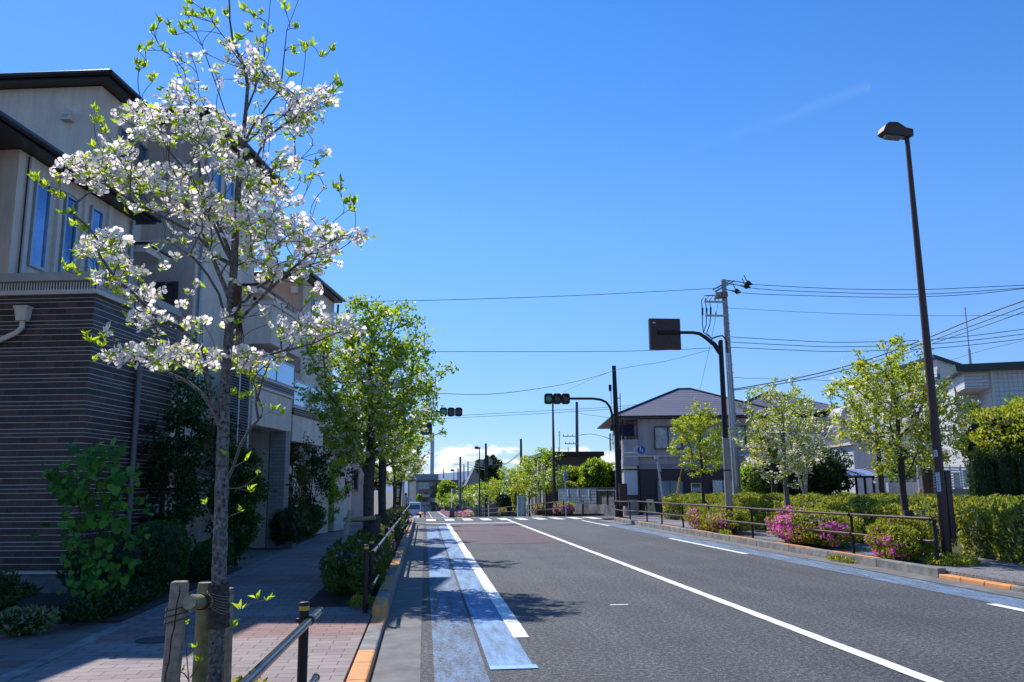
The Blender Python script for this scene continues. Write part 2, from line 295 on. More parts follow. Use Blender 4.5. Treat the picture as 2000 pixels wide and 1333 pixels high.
M_TRIM = mat('pale_trim', (.72, .62, .55), .6); M_ROOFD = mat('dark_metal_roof', (.025, .022, .026), .38, metal=.2, scale=5.)
M_GUTD = mat('dark_gutter', (.03, .026, .03), .3, scale=5.)
M_FRAME = mat('aluminium_frame', (.42, .44, .47), .35, metal=.5); M_FRAMED = mat('dark_window_frame', (.05, .042, .04), .4)
M_GLASS = mat('reflecting_glass', (.24, .37, .58), .05, metal=.8, col2=(.07, .13, .24), scale=1.1)  # blue tone and blotches put sky reflection into the pane colour
M_GLASSD = mat('dark_glass', (.02, .025, .035), .05, spec=.9, col2=(.05, .055, .06), scale=1.)
M_GLASSF = mat('frosted_balcony_glass', (.55, .66, .80), .12, metal=.5, col2=(.45, .58, .76), scale=1.)
M_YEL = mat('yellow_band', (.75, .48, .03), .5); M_WOOD = mat('weathered_wood', (.36, .29, .22), .8, col2=(.20, .155, .115), scale=22., bump=.5, bscale=50.)
M_WOOD2 = mat('mossy_wood', (.30, .27, .14), .85, col2=(.13, .14, .05), scale=14., bump=.5, bscale=50.)
M_BURLAP = mat('burlap', (.10, .08, .07), .95, col2=(.04, .032, .03), scale=60., bump=1., bscale=160.)
M_ROPE = mat('rope', (.06, .03, .02), .9)
M_BARK = mat('dogwood_bark', (.25, .235, .22), .9, col2=(.03, .026, .023), scale=48., bump=1., bscale=90., det=12.)
M_BARKD = mat('dark_bark', (.075, .06, .05), .9, col2=(.035, .028, .025), scale=20., bump=1., bscale=50.)
M_TWIG = mat('twig', (.09, .07, .06), .8, col2=(.14, .12, .11), scale=20.)
M_BARKR = mat('red_bark', (.22, .11, .07), .8, col2=(.10, .055, .04), scale=10.)
L_LIME = leafmat('lime_leaf', [(0, (.18, .32, .02)), (1, (.44, .52, .06)), (.6, (.32, .46, .035))], .58)
L_GREEN = leafmat('green_leaf', [(0, (.09, .19, .016)), (1, (.40, .46, .05)), (.5, (.22, .36, .03))], .52)
L_YGREEN = leafmat('yellow_green_leaf', [(0, (.13, .23, .02)), (1, (.48, .42, .06)), (.55, (.32, .42, .04))], .54)
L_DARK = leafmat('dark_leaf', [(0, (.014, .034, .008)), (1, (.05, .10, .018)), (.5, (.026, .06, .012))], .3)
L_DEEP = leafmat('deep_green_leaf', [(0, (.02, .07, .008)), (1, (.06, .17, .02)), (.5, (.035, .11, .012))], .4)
L_HEDGE = leafmat('hedge_leaf', [(0, (.09, .14, .018)), (1, (.44, .26, .05)), (.5, (.20, .28, .035)), (.85, (.34, .34, .05))], .38)
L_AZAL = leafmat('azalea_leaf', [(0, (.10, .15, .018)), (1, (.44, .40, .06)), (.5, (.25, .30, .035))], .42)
L_GOLD = leafmat('golden_leaf', [(0, (.15, .21, .02)), (1, (.46, .42, .07)), (.5, (.30, .36, .04))], .45)
L_RED = leafmat('red_leaf', [(0, (.16, .02, .015)), (1, (.34, .07, .04))], .35)
L_WHITE = leafmat('white_bract', [(0, (.86, .70, .70)), (1, (.93, .92, .90)), (.28, (.92, .88, .86))], .62, (1.05, 1.0, .97))
L_PINK = leafmat('magenta_petal', [(0, (.80, .08, .50)), (1, (.92, .26, .72))], .4, (1.2, .9, 1.2))
L_MAPLE = leafmat('maple_leaf', [(0, (.06, .14, .015)), (1, (.2, .34, .03))], .45)
print('materials ok')
# ------------------------------------------------------------------ foliage generators
def leaf_arrays(P, D, L, Wd, up=None, fold=.25, curl=.2):
    """diamond leaves folded along the midrib; P base points, D directions"""
    n = len(P); D = unit(D); a = unit(np.cross(D, rng.normal(size=(n, 3)))) if up is None else unit(np.cross(D, up))
    nr = np.cross(a, D); L = np.broadcast_to(L, (n,))[:, None]; Wd = np.broadcast_to(Wd, (n,))[:, None]
    tip = P + D * L - nr * L * curl; mid = P + D * L * .45
    v = np.stack([P, mid + a * Wd / 2 + nr * Wd * fold, tip, mid - a * Wd / 2 + nr * Wd * fold], 1).reshape(-1, 3)
    i = np.arange(n)[:, None] * 4
    f = np.concatenate([i + np.array([[0, 1, 2]]), i + np.array([[0, 2, 3]])], 1).reshape(-1, 3)
    return v, f
def leaves(name, P, D, L, Wd, m, parent=None, up=None, fold=.25, curl=.2, **k):
    v, f = leaf_arrays(np.asarray(P, float), np.asarray(D, float), L, Wd, up, fold, curl)
    return link(name, npmesh(name, v, f, m), parent, **k)
def flower_arrays(P, Nn, size, petals=4, wid=.8, cup=.25):
    """flat four-bract flowers facing Nn"""
    n = len(P); Nn = unit(Nn); a = unit(np.cross(Nn, rng.normal(size=(n, 3)))); b = np.cross(Nn, a)
    size = np.broadcast_to(size, (n,))[:, None]; V = []; Fc = []; base = 0
    for k in range(petals):
        th = 2 * math.pi * k / petals; d = a * math.cos(th) + b * math.sin(th); s = np.cross(Nn, d)
        jit = rng.normal(0, .12, (n, 1)); c = cup + jit
        L = size * .5 * (1 + rng.normal(0, .08, (n, 1)))
        v = np.stack([P + d * L * .08, P + d * L * .62 + s * L * .5 * wid + Nn * L * c * .4, P + d * L * .95 + s * L * .2 * wid + Nn * L * c,
                      P + d * L * .88 + Nn * L * c * .8, P + d * L * .95 - s * L * .2 * wid + Nn * L * c, P + d * L * .62 - s * L * .5 * wid + Nn * L * c * .4], 1).reshape(-1, 3)
        V.append(v); i = base + np.arange(n)[:, None] * 6
        Fc.append(np.concatenate([i + np.array([[0, 1, 2, 3]]), i + np.array([[0, 3, 4, 5]])], 1).reshape(-1, 4)); base += n * 6
    return np.concatenate(V), np.concatenate(Fc)
def grow(roots, targets, bf=.35, step=.09, rise=.5):
    """connect every target to the growing skeleton; returns nodes, parents"""
    N = [np.array(p, float) for p, _ in roots]; par = [q for _, q in roots]; PL = [0.] * len(N)
    for i in range(1, len(N)): PL[i] = PL[par[i]] + float(np.linalg.norm(N[i] - N[par[i]]))
    nodes = np.array(N); pl = np.array(PL); par = list(par)
    key = np.array([np.min(np.linalg.norm(nodes - t, axis=1)) for t in targets]); order = np.argsort(key); tips = []
    nodes = list(nodes); pl = list(pl); A = np.array(nodes); B = np.array(pl)
    for k in order:
        t = targets[k]; d = np.linalg.norm(A - t, axis=1); dz = t[2] - A[:, 2]
        cost = d + bf * B + np.where(dz < -.15 * d, d * .8, 0) + np.where(np.arange(len(A)) < 3, 5, 0)
        j = int(np.argmin(cost)); p0 = A[j]; L = d[j]; m = max(1, int(round(L / step)))
        gd = p0 - A[par[j]] if par[j] >= 0 else np.array([0, 0, 1.]); gd = gd / (np.linalg.norm(gd) + 1e-9)
        c = p0 + gd * L * .25 + np.array([0, 0, -.06 * L * rise]) + (t - p0) * .25 + rng.normal(0, .035 * L, 3); pr = j; new = []; nb = []
        for q in range(1, m + 1):
            s = q / m; pt = (1 - s) ** 2 * p0 + 2 * s * (1 - s) * c + s * s * t
            new.append(pt); par.append(pr); pr = len(A) + len(new) - 1; nb.append(B[j] + L * s)
        A = np.vstack([A, new]); B = np.concatenate([B, nb]); tips.append(len(A) - 1)
    return A, np.array(par), tips
def skeleton_mesh(name, A, par, r0, rmin, mats, n=6, expo=.5, trunk_r=None):
    cnt = np.zeros(len(A)); ch = np.zeros(len(A)); np.add.at(ch, par[par >= 0], 1); cnt[ch == 0] = 1
    for i in range(len(A) - 1, 0, -1): cnt[par[i]] += cnt[i]
    rad = np.maximum(rmin, r0 * (cnt / cnt[0]) ** expo)
    if trunk_r is not None:
        for i, v in enumerate(trunk_r): rad[i] = v
    idx = np.nonzero(par >= 0)[0]; p = A[par[idx]]; q = A[idx]; rp = np.minimum(rad[par[idx]], rad[idx] * 1.5); rq = rad[idx]
    d = unit(q - p); ref = np.where(np.abs(d[:, 2:3]) > .9, np.array([[1., 0, 0]]), np.array([[0, 0, 1.]])); a = unit(np.cross(d, ref)); b = np.cross(d, a)
    th = np.arange(n) * 2 * math.pi / n; cs, sn = np.cos(th), np.sin(th)
    ring = a[:, None] * cs[None, :, None] + b[:, None] * sn[None, :, None]
    q2 = q + d * (rq * .35)[:, None]
    V = np.concatenate([p[:, None] + ring * rp[:, None, None], q2[:, None] + ring * rq[:, None, None]], 1).reshape(-1, 3)
    k = np.arange(n); k2 = (k + 1) % n; f = np.stack([k, k2, n + k2, n + k], 1)
    Fc = (np.arange(len(idx))[:, None, None] * 2 * n + f[None]).reshape(-1, 4)
    mi = np.repeat((rq < r0 * .2).astype(int), n)
    return npmesh(name, V, Fc, mats, mi, True), rad
def tree(name, label, base, top, crown, n_tips, leafm, leaf_n, leaf_L, flower=0, flower_s=.08, r0=.06, seed=1, group=None, lean=0, bark=M_BARKD, multi=1, cat='tree', tuft=.12, pref=None, flow_low=True, twigs=True):
    """crown=(zc, rx, ry, rz) relative to the base; base world location"""
    global rng; rng = np.random.default_rng(seed); t = thing(name, label, cat, base, 0, group); zc, rx, ry, rz = crown
    roots = [((0, 0, -.1), -1)]; nt_ = 9; ztop = zc + rz * .55
    for i in range(1, nt_):
        s = i / (nt_ - 1); roots.append(((lean * s + rng.normal(0, .012) * (i > 1), rng.normal(0, .012) * (i > 1), -.1 + (ztop + .1) * s), i - 1))
    if multi > 1:
        for k in range(multi - 1):
            an = 2 * math.pi * k / (multi - 1) + .6; pr = 1 if k % 2 == 0 else 2
            for i in range(1, 6):
                s = i / 5; h = roots[pr][0][2] if i == 1 else None
                roots.append(((math.cos(an) * rx * .38 * s, math.sin(an) * ry * .38 * s, ztop * .18 + (zc + rz * .1 - ztop * .18) * s), pr)); pr = len(roots) - 1
    T = []
    while len(T) < n_tips:
        v = rng.uniform(-1, 1, 3); rr = np.linalg.norm(v)
        if rr > 1 or rr < .25: continue
        # tiers and an uneven outline
        an = math.atan2(v[1], v[0]); wob = 1 + .16 * math.sin(3 * an + seed) + .12 * math.sin(5 * v[2] * 2 + seed * 2 + an)
        shp = math.sqrt(max(.02, 1 - (.55 * max(0, v[2])) ** 2 - .25 * max(0, -v[2])))
        T.append((v[0] * rx * wob * shp, v[1] * ry * wob * shp, zc + v[2] * rz * (1 + .07 * math.sin(4 * an))))
    T = np.array(T); A, par, tips = grow(roots, T, .3, .14 * max(1, rz / 1.2))
    me, rad = skeleton_mesh('trunk', A, par, r0, .0045 if rz < 2 else .012, [bark, bark if not twigs else M_TWIG], 6, .56)
    link('trunk', me, t)
    # tufts at tips and along the thin twigs
    thin = np.nonzero((rad < r0 * .22))[0]; pick = np.concatenate([np.array(tips), rng.choice(thin, size=min(len(thin), int(n_tips * 1.1)), replace=False)]) if len(thin) else np.array(tips)
    per = max(1, leaf_n // len(pick)); P = np.repeat(A[pick], per, 0) + rng.normal(0, tuft * .42, (len(pick) * per, 3)) * np.array([1, 1, .8])
    D = rng.normal(size=P.shape) + np.array([0, 0, .25]); Ls = leaf_L * rng.uniform(.6, 1.25, len(P))
    leaves('crown', P, D, Ls, Ls * .52, leafm, t, curl=.15)
    if flower:
        z = A[pick][:, 2]; pr = np.clip(.35 + (zc + rz * .35 - z) / rz, .08, 1) if flow_low else np.ones(len(z)); pr /= pr.sum()
        base_i = rng.choice(pick, size=flower, p=pr); P = A[base_i] + rng.normal(0, tuft * .6, (flower, 3)); P[:, 2] += .02
        v, f = flower_arrays(P, rng.normal(0, .5, (flower, 3)) + np.array([0, 0, 1.]), flower_s * rng.uniform(.8, 1.2, flower))
        link('blossom', npmesh('blossom', v, f, L_WHITE), t)
    return t
def box_points(n, r, seed=0, depth=.1):
    """points over the top and sides of a long clipped hedge, lumpy"""
    a = np.array([4 * r[0] * r[1], 4 * r[1] * r[2] * 1.3, 4 * r[0] * r[2] * 1.3]); a = a / a.sum(); k = rng.choice(3, size=n, p=a)
    q = rng.uniform(-1, 1, (n, 3)); N = np.zeros((n, 3)); q[k == 0, 2] = 1; N[k == 0, 2] = 1
    sg = np.where(rng.random(n) < .5, -1., 1.); q[k == 1, 0] = sg[k == 1]; N[k == 1, 0] = sg[k == 1]; q[k == 2, 1] = sg[k == 2]; N[k == 2, 1] = sg[k == 2]
    P = q * np.asarray(r); 
    bev = np.maximum(0, 1 - (r[0] - np.abs(P[:, 0])) / .45) ; P[:, 2] -= np.where(k == 0, bev ** 2 * .28, 0)
    lump = .09 * np.sin(P[:, 1] * 1.9 + P[:, 0] * 1.3 + seed) + .06 * np.sin(P[:, 1] * 4.1 - P[:, 0] * 3.3) + .04 * np.sin(P[:, 0] * 7 + P[:, 1] * 6)
    P = P + N * (lump - depth * rng.random(n) ** 2 * .6)[:, None]; return P, N
def surf_points(n, c, r, sup=2.6, seed=0, zmin=None, wob=.1, depth=.25):
    """points in the outer shell of a lumpy superellipsoid; returns points and outward normals"""
    v = rng.normal(size=(n, 3)); v = unit(v); k = (np.abs(v) ** sup).sum(1) ** (-1 / sup); q = v * k[:, None]
    s = seed * 1.7; lump = 1 + wob * (np.sin(q[:, 0] * 7 + s) * np.cos(q[:, 1] * 6 + s) + .6 * np.sin(q[:, 2] * 9 + q[:, 0] * 4 + s * 2))
    q = q * lump[:, None] * (1 - depth * rng.random(n) ** 2)[:, None]; P = np.asarray(c) + q * np.asarray(r)
    return P, unit(q / np.asarray(r))
def bush(name, label, c, r, n, L, m, seed=1, cat='shrub', group=None, flower=None, sup=2.6, wob=.1, wd=.5, rotz=0, stems=True, depth=.3, core=.72, fs=.05, kind=None):
    """c = centre on the ground, r = half sizes"""
    global rng; rng = np.random.default_rng(seed); t = thing(name, label, cat, c, rotz, group)
    if kind: t['kind'] = kind
    if sup >= 7: P, N = box_points(n, r, seed, .2); P[:, 2] += r[2]
    else: P, N = surf_points(n, (0, 0, r[2]), r, sup, seed, wob=wob, depth=depth)
    k = P[:, 2] > -.02; P = P[k]; N = N[k]
    D = N * .8 + rng.normal(size=P.shape) * .9 + np.array([0, 0, .4]); Ls = L * rng.uniform(.6, 1.3, len(P))
    leaves('foliage', P - unit(D) * Ls[:, None] * .5, D, Ls, Ls * wd, m, t)
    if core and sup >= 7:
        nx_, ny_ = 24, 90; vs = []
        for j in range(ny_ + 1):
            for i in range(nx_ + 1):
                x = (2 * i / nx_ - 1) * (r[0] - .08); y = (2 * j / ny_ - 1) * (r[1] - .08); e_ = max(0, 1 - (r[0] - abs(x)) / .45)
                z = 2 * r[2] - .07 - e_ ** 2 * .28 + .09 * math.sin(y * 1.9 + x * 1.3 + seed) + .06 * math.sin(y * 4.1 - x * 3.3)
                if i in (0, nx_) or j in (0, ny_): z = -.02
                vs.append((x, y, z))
        MB().add(vs, [(j * (nx_ + 1) + i, j * (nx_ + 1) + i + 1, (j + 1) * (nx_ + 1) + i + 1, (j + 1) * (nx_ + 1) + i) for j in range(ny_) for i in range(nx_)], 0, True).build('branches_or_core', mat('hedge_inner', (.09, .10, .025), .9, col2=(.03, .04, .01), scale=9, bump=1, bscale=14), t)  # dark inner core, its colour painting shade between the hedge leaves
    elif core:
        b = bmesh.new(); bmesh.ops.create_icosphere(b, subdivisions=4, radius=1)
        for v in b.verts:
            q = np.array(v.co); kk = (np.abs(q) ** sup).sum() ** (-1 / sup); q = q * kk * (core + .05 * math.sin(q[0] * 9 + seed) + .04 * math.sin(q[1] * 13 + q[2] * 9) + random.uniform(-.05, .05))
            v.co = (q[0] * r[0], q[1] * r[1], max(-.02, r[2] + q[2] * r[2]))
        me = bpy.data.meshes.new('branches_or_core'); b.to_mesh(me); b.free(); me.materials.append(MATS['dark_leaf'] if m != L_RED else L_RED); link('branches_or_core', me, t)  # dark core under the leaves, painting shade into the gaps
    if flower:
        nf, side = flower; P, N = surf_points(nf * 6, (0, 0, r[2]), r, sup, seed, wob=wob, depth=.02)
        sd = np.array(side, float); sc_ = (N * sd).sum(1) + rng.normal(0, .25, len(N)) + .5 * np.sin(P[:, 1] * 2.4 + seed) ; sel = np.argsort(-sc_)[:nf]; sel = sel[P[sel][:, 2] > .05]
        v, f = flower_arrays(P[sel], N[sel] + rng.normal(0, .4, (len(sel), 3)), fs * rng.uniform(.8, 1.3, len(sel)), 5, .9, .45)
        link('blossom', npmesh('blossom', v, f, L_PINK), t)
    return t
# ================================================================== SETTING
def strip(name, xs, Ys, dz, m, kind='structure', bend=True, parent=None, **k):
    """sheet between xs(Y)=(x0,x1) following the ground profile"""
    b = MB(); prev = None
    for Y in Ys:
        x0, x1 = xs(Y) if callable(xs) else xs; s = sh(Y) if bend else 0
        a = (x0 + s, Y, zg(Y) + dz); c = (x1 + s, Y, zg(Y) + dz)
        if prev: b.add([prev[0], prev[1], c, a], [(0, 1, 2, 3)])
        prev = (a, c)
    return b.build(name, m, parent, kind=kind, **k)
def paint(name, x0, x1, Ya, Yb, dz, m, st=.22):
    """road line with slightly ragged edges"""
    Ys = yr(Ya, Yb, st) if Yb - Ya < 50 else yr(Ya, Yb, 2); g = np.random.default_rng(int(Ya * 10 + x0 * 7) + 99); j = g.normal(0, .0035, (len(Ys), 2)); k = {y: i for i, y in enumerate(Ys)}
    return strip(name, lambda Y: (x0 + j[k[Y], 0], x1 + j[k[Y], 1]), Ys, dz, m)
def yr(a, b, st): 
    n = max(1, int(math.ceil((b - a) / st))); return [a + (b - a) * i / n for i in range(n + 1)]
YG = [-60, -20] + yr(0, 120, 4) + yr(130, 400, 15) + [500, 600, 1000, 2000, 5000]
strip('ground', (-2500, 2500), YG, -.06, M_GROUND, bend=False)
YR = yr(-8, 120, 4) + yr(126, 400, 10)
strip('road', (-.44, 8.82), YR, 0, M_ASPH)
strip('side_road', (-60, 60), yr(42.5, 52.5, 2), -.004, M_ASPH, bend=False)
strip('gutter', (-.44, -.02), yr(-6, 40.5, 4), .004, M_GUTTER)
strip('gutter', (8.36, 8.82), yr(-6, 40.5, 4), .004, M_GUTTER)
strip('blue_lane', (.10, .56), yr(-6, 36.6, 3), .004, M_BLUE); strip('blue_lane', (.60, 1.0), yr(7.85, 36.6, 3), .004, M_BLUE2)
strip('blue_lane', (.12, .50), (15.5, 20.5), .0075, M_BLUE2); strip('blue_lane', (.12, .50), (27.5, 33), .0075, M_BLUE2)
strip('blue_lane', (.60, 1.03), (7.75, 7.9), .0085, mat('fresh_blue_line', (.28, .50, .85), .7, col2=(.22, .42, .74), scale=30))
strip('blue_lane', (7.66, 8.3), yr(-2, 36.8, 3), .004, M_BLUE)
strip('red_lane', (1.17, 4.07), yr(24.6, 36.8, 3), .004, M_REDP)
paint('white_line', .97, 1.145, 9.3, 37.9, .009, M_WHITE)
paint('centre_line', 4.08, 4.23, -4, 42, .009, M_WHITE)
for a, b in ((-2.6, 1.5), (5.2, 10.85), (19.45, 25.7), (34.3, 40.3)): paint('white_line', 7.5, 7.64, a, b, .009, M_WHITE)
strip('stop_line', (.06, 4.07), (38.5, 38.95), .009, M_WHITE)
b = MB()
for i in range(10):
    x0 = .12 + i * .93
    b.quad((x0, 42, .009 + zg(42)), (x0 + .47, 42, .009 + zg(42)), (x0 + .47, 44, .009 + zg(44)), (x0, 44, .009 + zg(44)))
    b.quad((x0, 44, .009 + zg(44)), (x0 + .47, 44, .009 + zg(44)), (x0 + .47, 45.4, .009 + zg(45.4)), (x0, 45.4, .009 + zg(45.4)))
b.build('crosswalk', M_WHITE, kind='structure')
b = MB()
for i in range(9):
    x0 = .1 + i * .93
    b.quad((x0, 50.4, .01 + zg(50.4)), (x0 + .47, 50.4, .01 + zg(50.4)), (x0 + .47, 53.4, .012 + zg(53.4)), (x0, 53.4, .012 + zg(53.4)))
b.build('crosswalk', M_WHITE, kind='structure')
strip('stop_line', (4.2, 8.2), (55, 55.5), .009, M_WHITE)
strip('centre_line', (4.1, 4.25), yr(56, 380, 10), .012, M_WHITE)
strip('white_line', (1.0, 1.2), yr(56, 380, 10), .012, M_WHITE); strip('white_line', (7.2, 7.4), yr(56, 380, 10), .012, M_WHITE)
strip('blue_lane', (.1, .9), yr(56, 380, 10), .006, M_BLUE2); strip('blue_lane', (7.5, 8.3), yr(56, 380, 10), .006, M_BLUE2)
strip('red_lane', (1.3, 4.0), yr(110, 380, 10), .008, M_REDP)
strip('paint_scuff', (2.55, 2.8), (11.6, 11.66), .004, M_WHITE)
def kerb(name, x0, x1, Y0, Y1, h0, pieces, zf=zg, bevel=.018, end=None):
    """pieces: list of (Ya, Yb, material index, height) blocks butted end to end"""
    b = MB()
    for ya, yb, mi, h in pieces:
        ym = (ya + yb) / 2
        for p, q in ((ya, yb),):
            za, zb_ = zf(p), zf(q); sa, sb = sh(p), sh(q)
            g_ = .0025
            b.hexa([(x0 + sa, p + g_, za - .15), (x1 + sa, p + g_, za - .15), (x1 + sb, q - g_, zb_ - .15), (x0 + sb, q - g_, zb_ - .15)],
                   [(x0 + sa + .01, p + g_, za + h), (x1 + sa - .012, p + g_, za + h), (x1 + sb - .012, q - g_, zb_ + h), (x0 + sb + .01, q - g_, zb_ + h)], mi)
    return b.build(name, [M_KERB, M_ORANGE], kind='structure', bevel=bevel)
P = []; y = -6.
while y < 6.4: P.append((y, y + .6, int((y + 6) % 3.6 < 2.2), .075)); y += .6
P += [(y, 7.2, 1, .075), (7.2, 7.9, 1, .075), (7.9, 8.5, 1, .075), (8.5, 9.3, 0, .075), (9.3, 10., 0, .075), (10., 10.55, 1, .075)]
kerb('kerb', -.63, -.44, 0, 0, 0, P)
bb = MB(); bb.hexa([(-.63, 10.56, -.1), (-.44, 10.56, -.1), (-.44, 11.25, -.1), (-.63, 11.25, -.1)], [(-.625, 10.7, .20), (-.452, 10.7, .20), (-.452, 11.25, .23), (-.625, 11.25, .23)])
bb.build('kerb', M_ORANGE, kind='structure', bevel=.035)
P = []; y = 11.26
while y < 40: P.append((y, min(40.2, y + .6), 0, .215)); y += .6
kerb('kerb', -.63, -.44, 0, 0, 0, P)
def kerb_paint(x0, x1, Ya, Yb, h): strip('kerb_paint', (x0, x1), yr(Ya, Yb, 1), h, M_ORANGE)
for i in range(9): kerb_paint(-.612, -.455, 12.0 + 3.3 * i, 14.0 + 3.3 * i, .2195)
P = []; y = 13.95; i = 0
while y < 38: P.append((y, min(38.55, y + 2.), 0, .165)); y += 2.
kerb('kerb', 8.82, 9.0, 0, 0, 0, P)
for a, c in ((36.7, 38.1), (32.8, 34.7), (29.1, 31.3), (25.6, 27.7), (22.3, 24.3), (18.9, 21.), (16., 17.9)): kerb_paint(8.838, 8.985, a, c, .1695)
P = [(12.15 + .6 * i, 12.75 + .6 * i, 1, .07) for i in range(3)] + [(12.15 - .6 * (i + 1), 12.75 - .6 * (i + 1), 0, .07) for i in range(24)]
kerb('kerb', 8.82, 9.0, 0, 0, 0, P)
# curved right corner of the pavement
b = MB(); n = 9
for i in range(n):
    a0, a1 = R(90 * i / n), R(90 * (i + 1) / n); cx, cy = 11.2, 38.6; ro, ri = 2.38, 2.2
    q = [(cx - ro * math.cos(a0), cy + ro * math.sin(a0)), (cx - ri * math.cos(a0), cy + ri * math.sin(a0)), (cx - ri * math.cos(a1), cy + ri * math.sin(a1)), (cx - ro * math.cos(a1), cy + ro * math.sin(a1))]
    b.hexa([(x, y, -.1) for x, y in q][::-1], [(x, y, .15) for x, y in q][::-1], 1 if i in (1, 2) else 0)
b.build('kerb', [M_KERB, M_ORANGE], kind='structure')
# pavements
def slab(name, poly, z, m): 
    b = MB(); b.hexa([(x, y, z - .12) for x, y in poly], [(x, y, z) for x, y in poly]); return b.build(name, m, kind='structure')
slab('pavement', [(-3.36, -6), (-.635, -6), (-.635, 11.5), (-3.36, 11.5)], .078, M_PAVE)
slab('pavement', [(-3.36, 11.5), (-1.55, 11.5), (-1.55, 40.2), (-3.36, 40.2)], .078, M_PAVE)
slab('planting_strip', [(-1.545, 11.505), (-.635, 11.505), (-.635, 40.2), (-1.545, 40.2)], .10, M_SOIL)
slab('pavement', [(-3.52, -6), (-3.365, -6), (-3.365, 40.2), (-3.52, 40.2)], .084, M_KERB)
slab('planting_bed', [(-9, 10.6), (-3.525, 10.6), (-3.525, 17.2), (-9, 17.2)], .11, M_SOIL)
slab('planting_bed', [(-9, 24.5), (-3.525, 24.5), (-3.525, 39), (-9, 39)], .11, M_SOIL)
M_DRIVE = tile_mat('driveway_tiles', (.10, .078, .07), (.15, .12, .105), (.04, .035, .03), .6, .3)
def flat_tile(name, c1, c2, mo, bw, rh, ms=.006):
    m = tile_mat(name, c1, c2, mo, bw, rh, ms); t = m.node_tree
    sp = [n for n in t.nodes if n.type == 'SEPXYZ'][0]; cb = [n for n in t.nodes if n.type == 'COMBXYZ'][0]
    for l in list(cb.inputs[0].links) + list(cb.inputs[1].links): t.links.remove(l)
    t.links.new(sp.outputs['X'], cb.inputs[0]); t.links.new(sp.outputs['Y'], cb.inputs[1]); return m
M_DRIVE = flat_tile('driveway_stone', (.16, .125, .11), (.22, .18, .16), (.05, .045, .04), .6, .3)
slab('driveway', [(-14, -6), (-3.525, -6), (-3.525, 10.595), (-14, 10.595)], .078, M_DRIVE)
slab('driveway', [(-9, 17.205), (-3.525, 17.205), (-3.525, 24.495), (-9, 24.495)], .078, M_DRIVE)
slab('driveway', [(-8.2, 8.05), (-5.0, 8.05), (-4.72, 8.45), (-8.0, 8.45)], .083, M_KERB)
slab('pavement', [(9.0, -6), (11.15, -6), (11.15, 40.9), (10.2, 40.9), (9.0, 38.6)], .12, M_SIDE)
slab('pavement', [(9.0, 38.7), (11.2, 38.7), (11.2, 40.95), (10.2, 40.7), (9.3, 39.9)], .124, M_SIDE)
slab('planting_bed', [(11.16, -6), (24, -6), (24, 40.9), (11.16, 40.9)], .14, M_SOIL)
strip('pavement', (9.0, 12), yr(54.2, 300, 8), .13, M_SIDE); strip('kerb', (8.82, 9.0), yr(54.2, 300, 8), .14, M_KERB)
strip('pavement', (-3.4, -.6), yr(54, 300, 8), .13, M_SIDE); strip('kerb', (-.62, -.44), yr(54, 300, 8), .14, M_KERB)
b = MB(); 
for (cx, cy, r) in ((-3.2, 9.6, .26), (-1.95, 12.4, .3)): b.disc((cx, cy, .082), r, (0, 0, 1), .012)
b.build('manhole_cover', mat('cast_iron', (.06, .058, .06), .6, col2=(.04, .04, .04), scale=40, bump=.6, bscale=60), label='round dark iron manhole covers set in the shaded left paving', cat='manhole cover') if 0 else None
def cover(x, y, r, label, col):
    b = MB(); b.disc((0, 0, .004), r, (0, 0, 1), .012); b.build('manhole_cover', col, label=label, cat='manhole cover', loc=(x, y, .08))
M_IRON = mat('cast_iron', (.06, .058, .06), .6, col2=(.04, .04, .04), scale=40, bump=.6, bscale=60)
cover(*at(306, 1241, 9.3).xy, .2, 'dark round manhole cover in the shaded brick pavement behind the wooden tree stake', M_IRON)
cover(-4.55, 9.95, .19, 'larger pale round drain cover in the tiled driveway by the variegated plant', M_KERB)
cover(-5.35, 9.4, .09, 'small pale round cap in the tiled driveway near the left edge', M_KERB)

# ================================================================== LEFT TOWNHOUSES (row frame: x outwards, y along the row)
ORI = Vector((-5.2, 13.37, 0)); PHI = R(9.3)
def row(x, y, z=0): return ORI + Vector((x * math.cos(PHI) + y * math.sin(PHI), -x * math.sin(PHI) + y * math.cos(PHI), z))
def townhouse(name, label): return thing(name, label, 'house', ORI, -PHI, 'cream townhouses in a row on the left')
def box(t, name, m, *a, bevel=0, label=None, **k): return MB().box(*a).build(name, m, t, bevel=bevel, label=label, **k)
def win_side(t, x, y0, y1, z0, z1, fr=M_FRAME, gl=None, mull=(), d=.05):
    """window in a wall facing +x at x: frame part with pane sub-part"""
    w = .05; b = MB(); b.box(x, x + d, y0, y0 + w, z0, z1).box(x, x + d, y1 - w, y1, z0, z1).box(x, x + d, y0 + w, y1 - w, z0, z0 + w).box(x, x + d, y0 + w, y1 - w, z1 - w, z1)
    for q in mull: b.box(x, x + d * .8, q - .02, q + .02, z0 + w, z1 - w)
    f = b.build('window', fr, t); MB().box(x + .004, x + .016, y0 + w, y1 - w, z0 + w, z1 - w).build('pane', gl or M_GLASS, f)
def win_front(t, y, x0, x1, z0, z1, fr=M_FRAMED, gl=None, mull=(), d=.06, name='window'):
    """window in a wall facing -y at y"""
    w = .06; b = MB(); b.box(x0, x0 + w, y - d, y, z0, z1).box(x1 - w, x1, y - d, y, z0, z1).box(x0 + w, x1 - w, y - d, y, z0, z0 + w).box(x0 + w, x1 - w, y - d, y, z1 - w, z1)
    for q in mull: b.box(q - .025, q + .025, y - d * .8, y, z0 + w, z1 - w)
    f = b.build(name, fr, t); MB().box(x0 + w, x1 - w, y - .016, y - .004, z0 + w, z1 - w).build('pane', gl or M_GLASS, f)
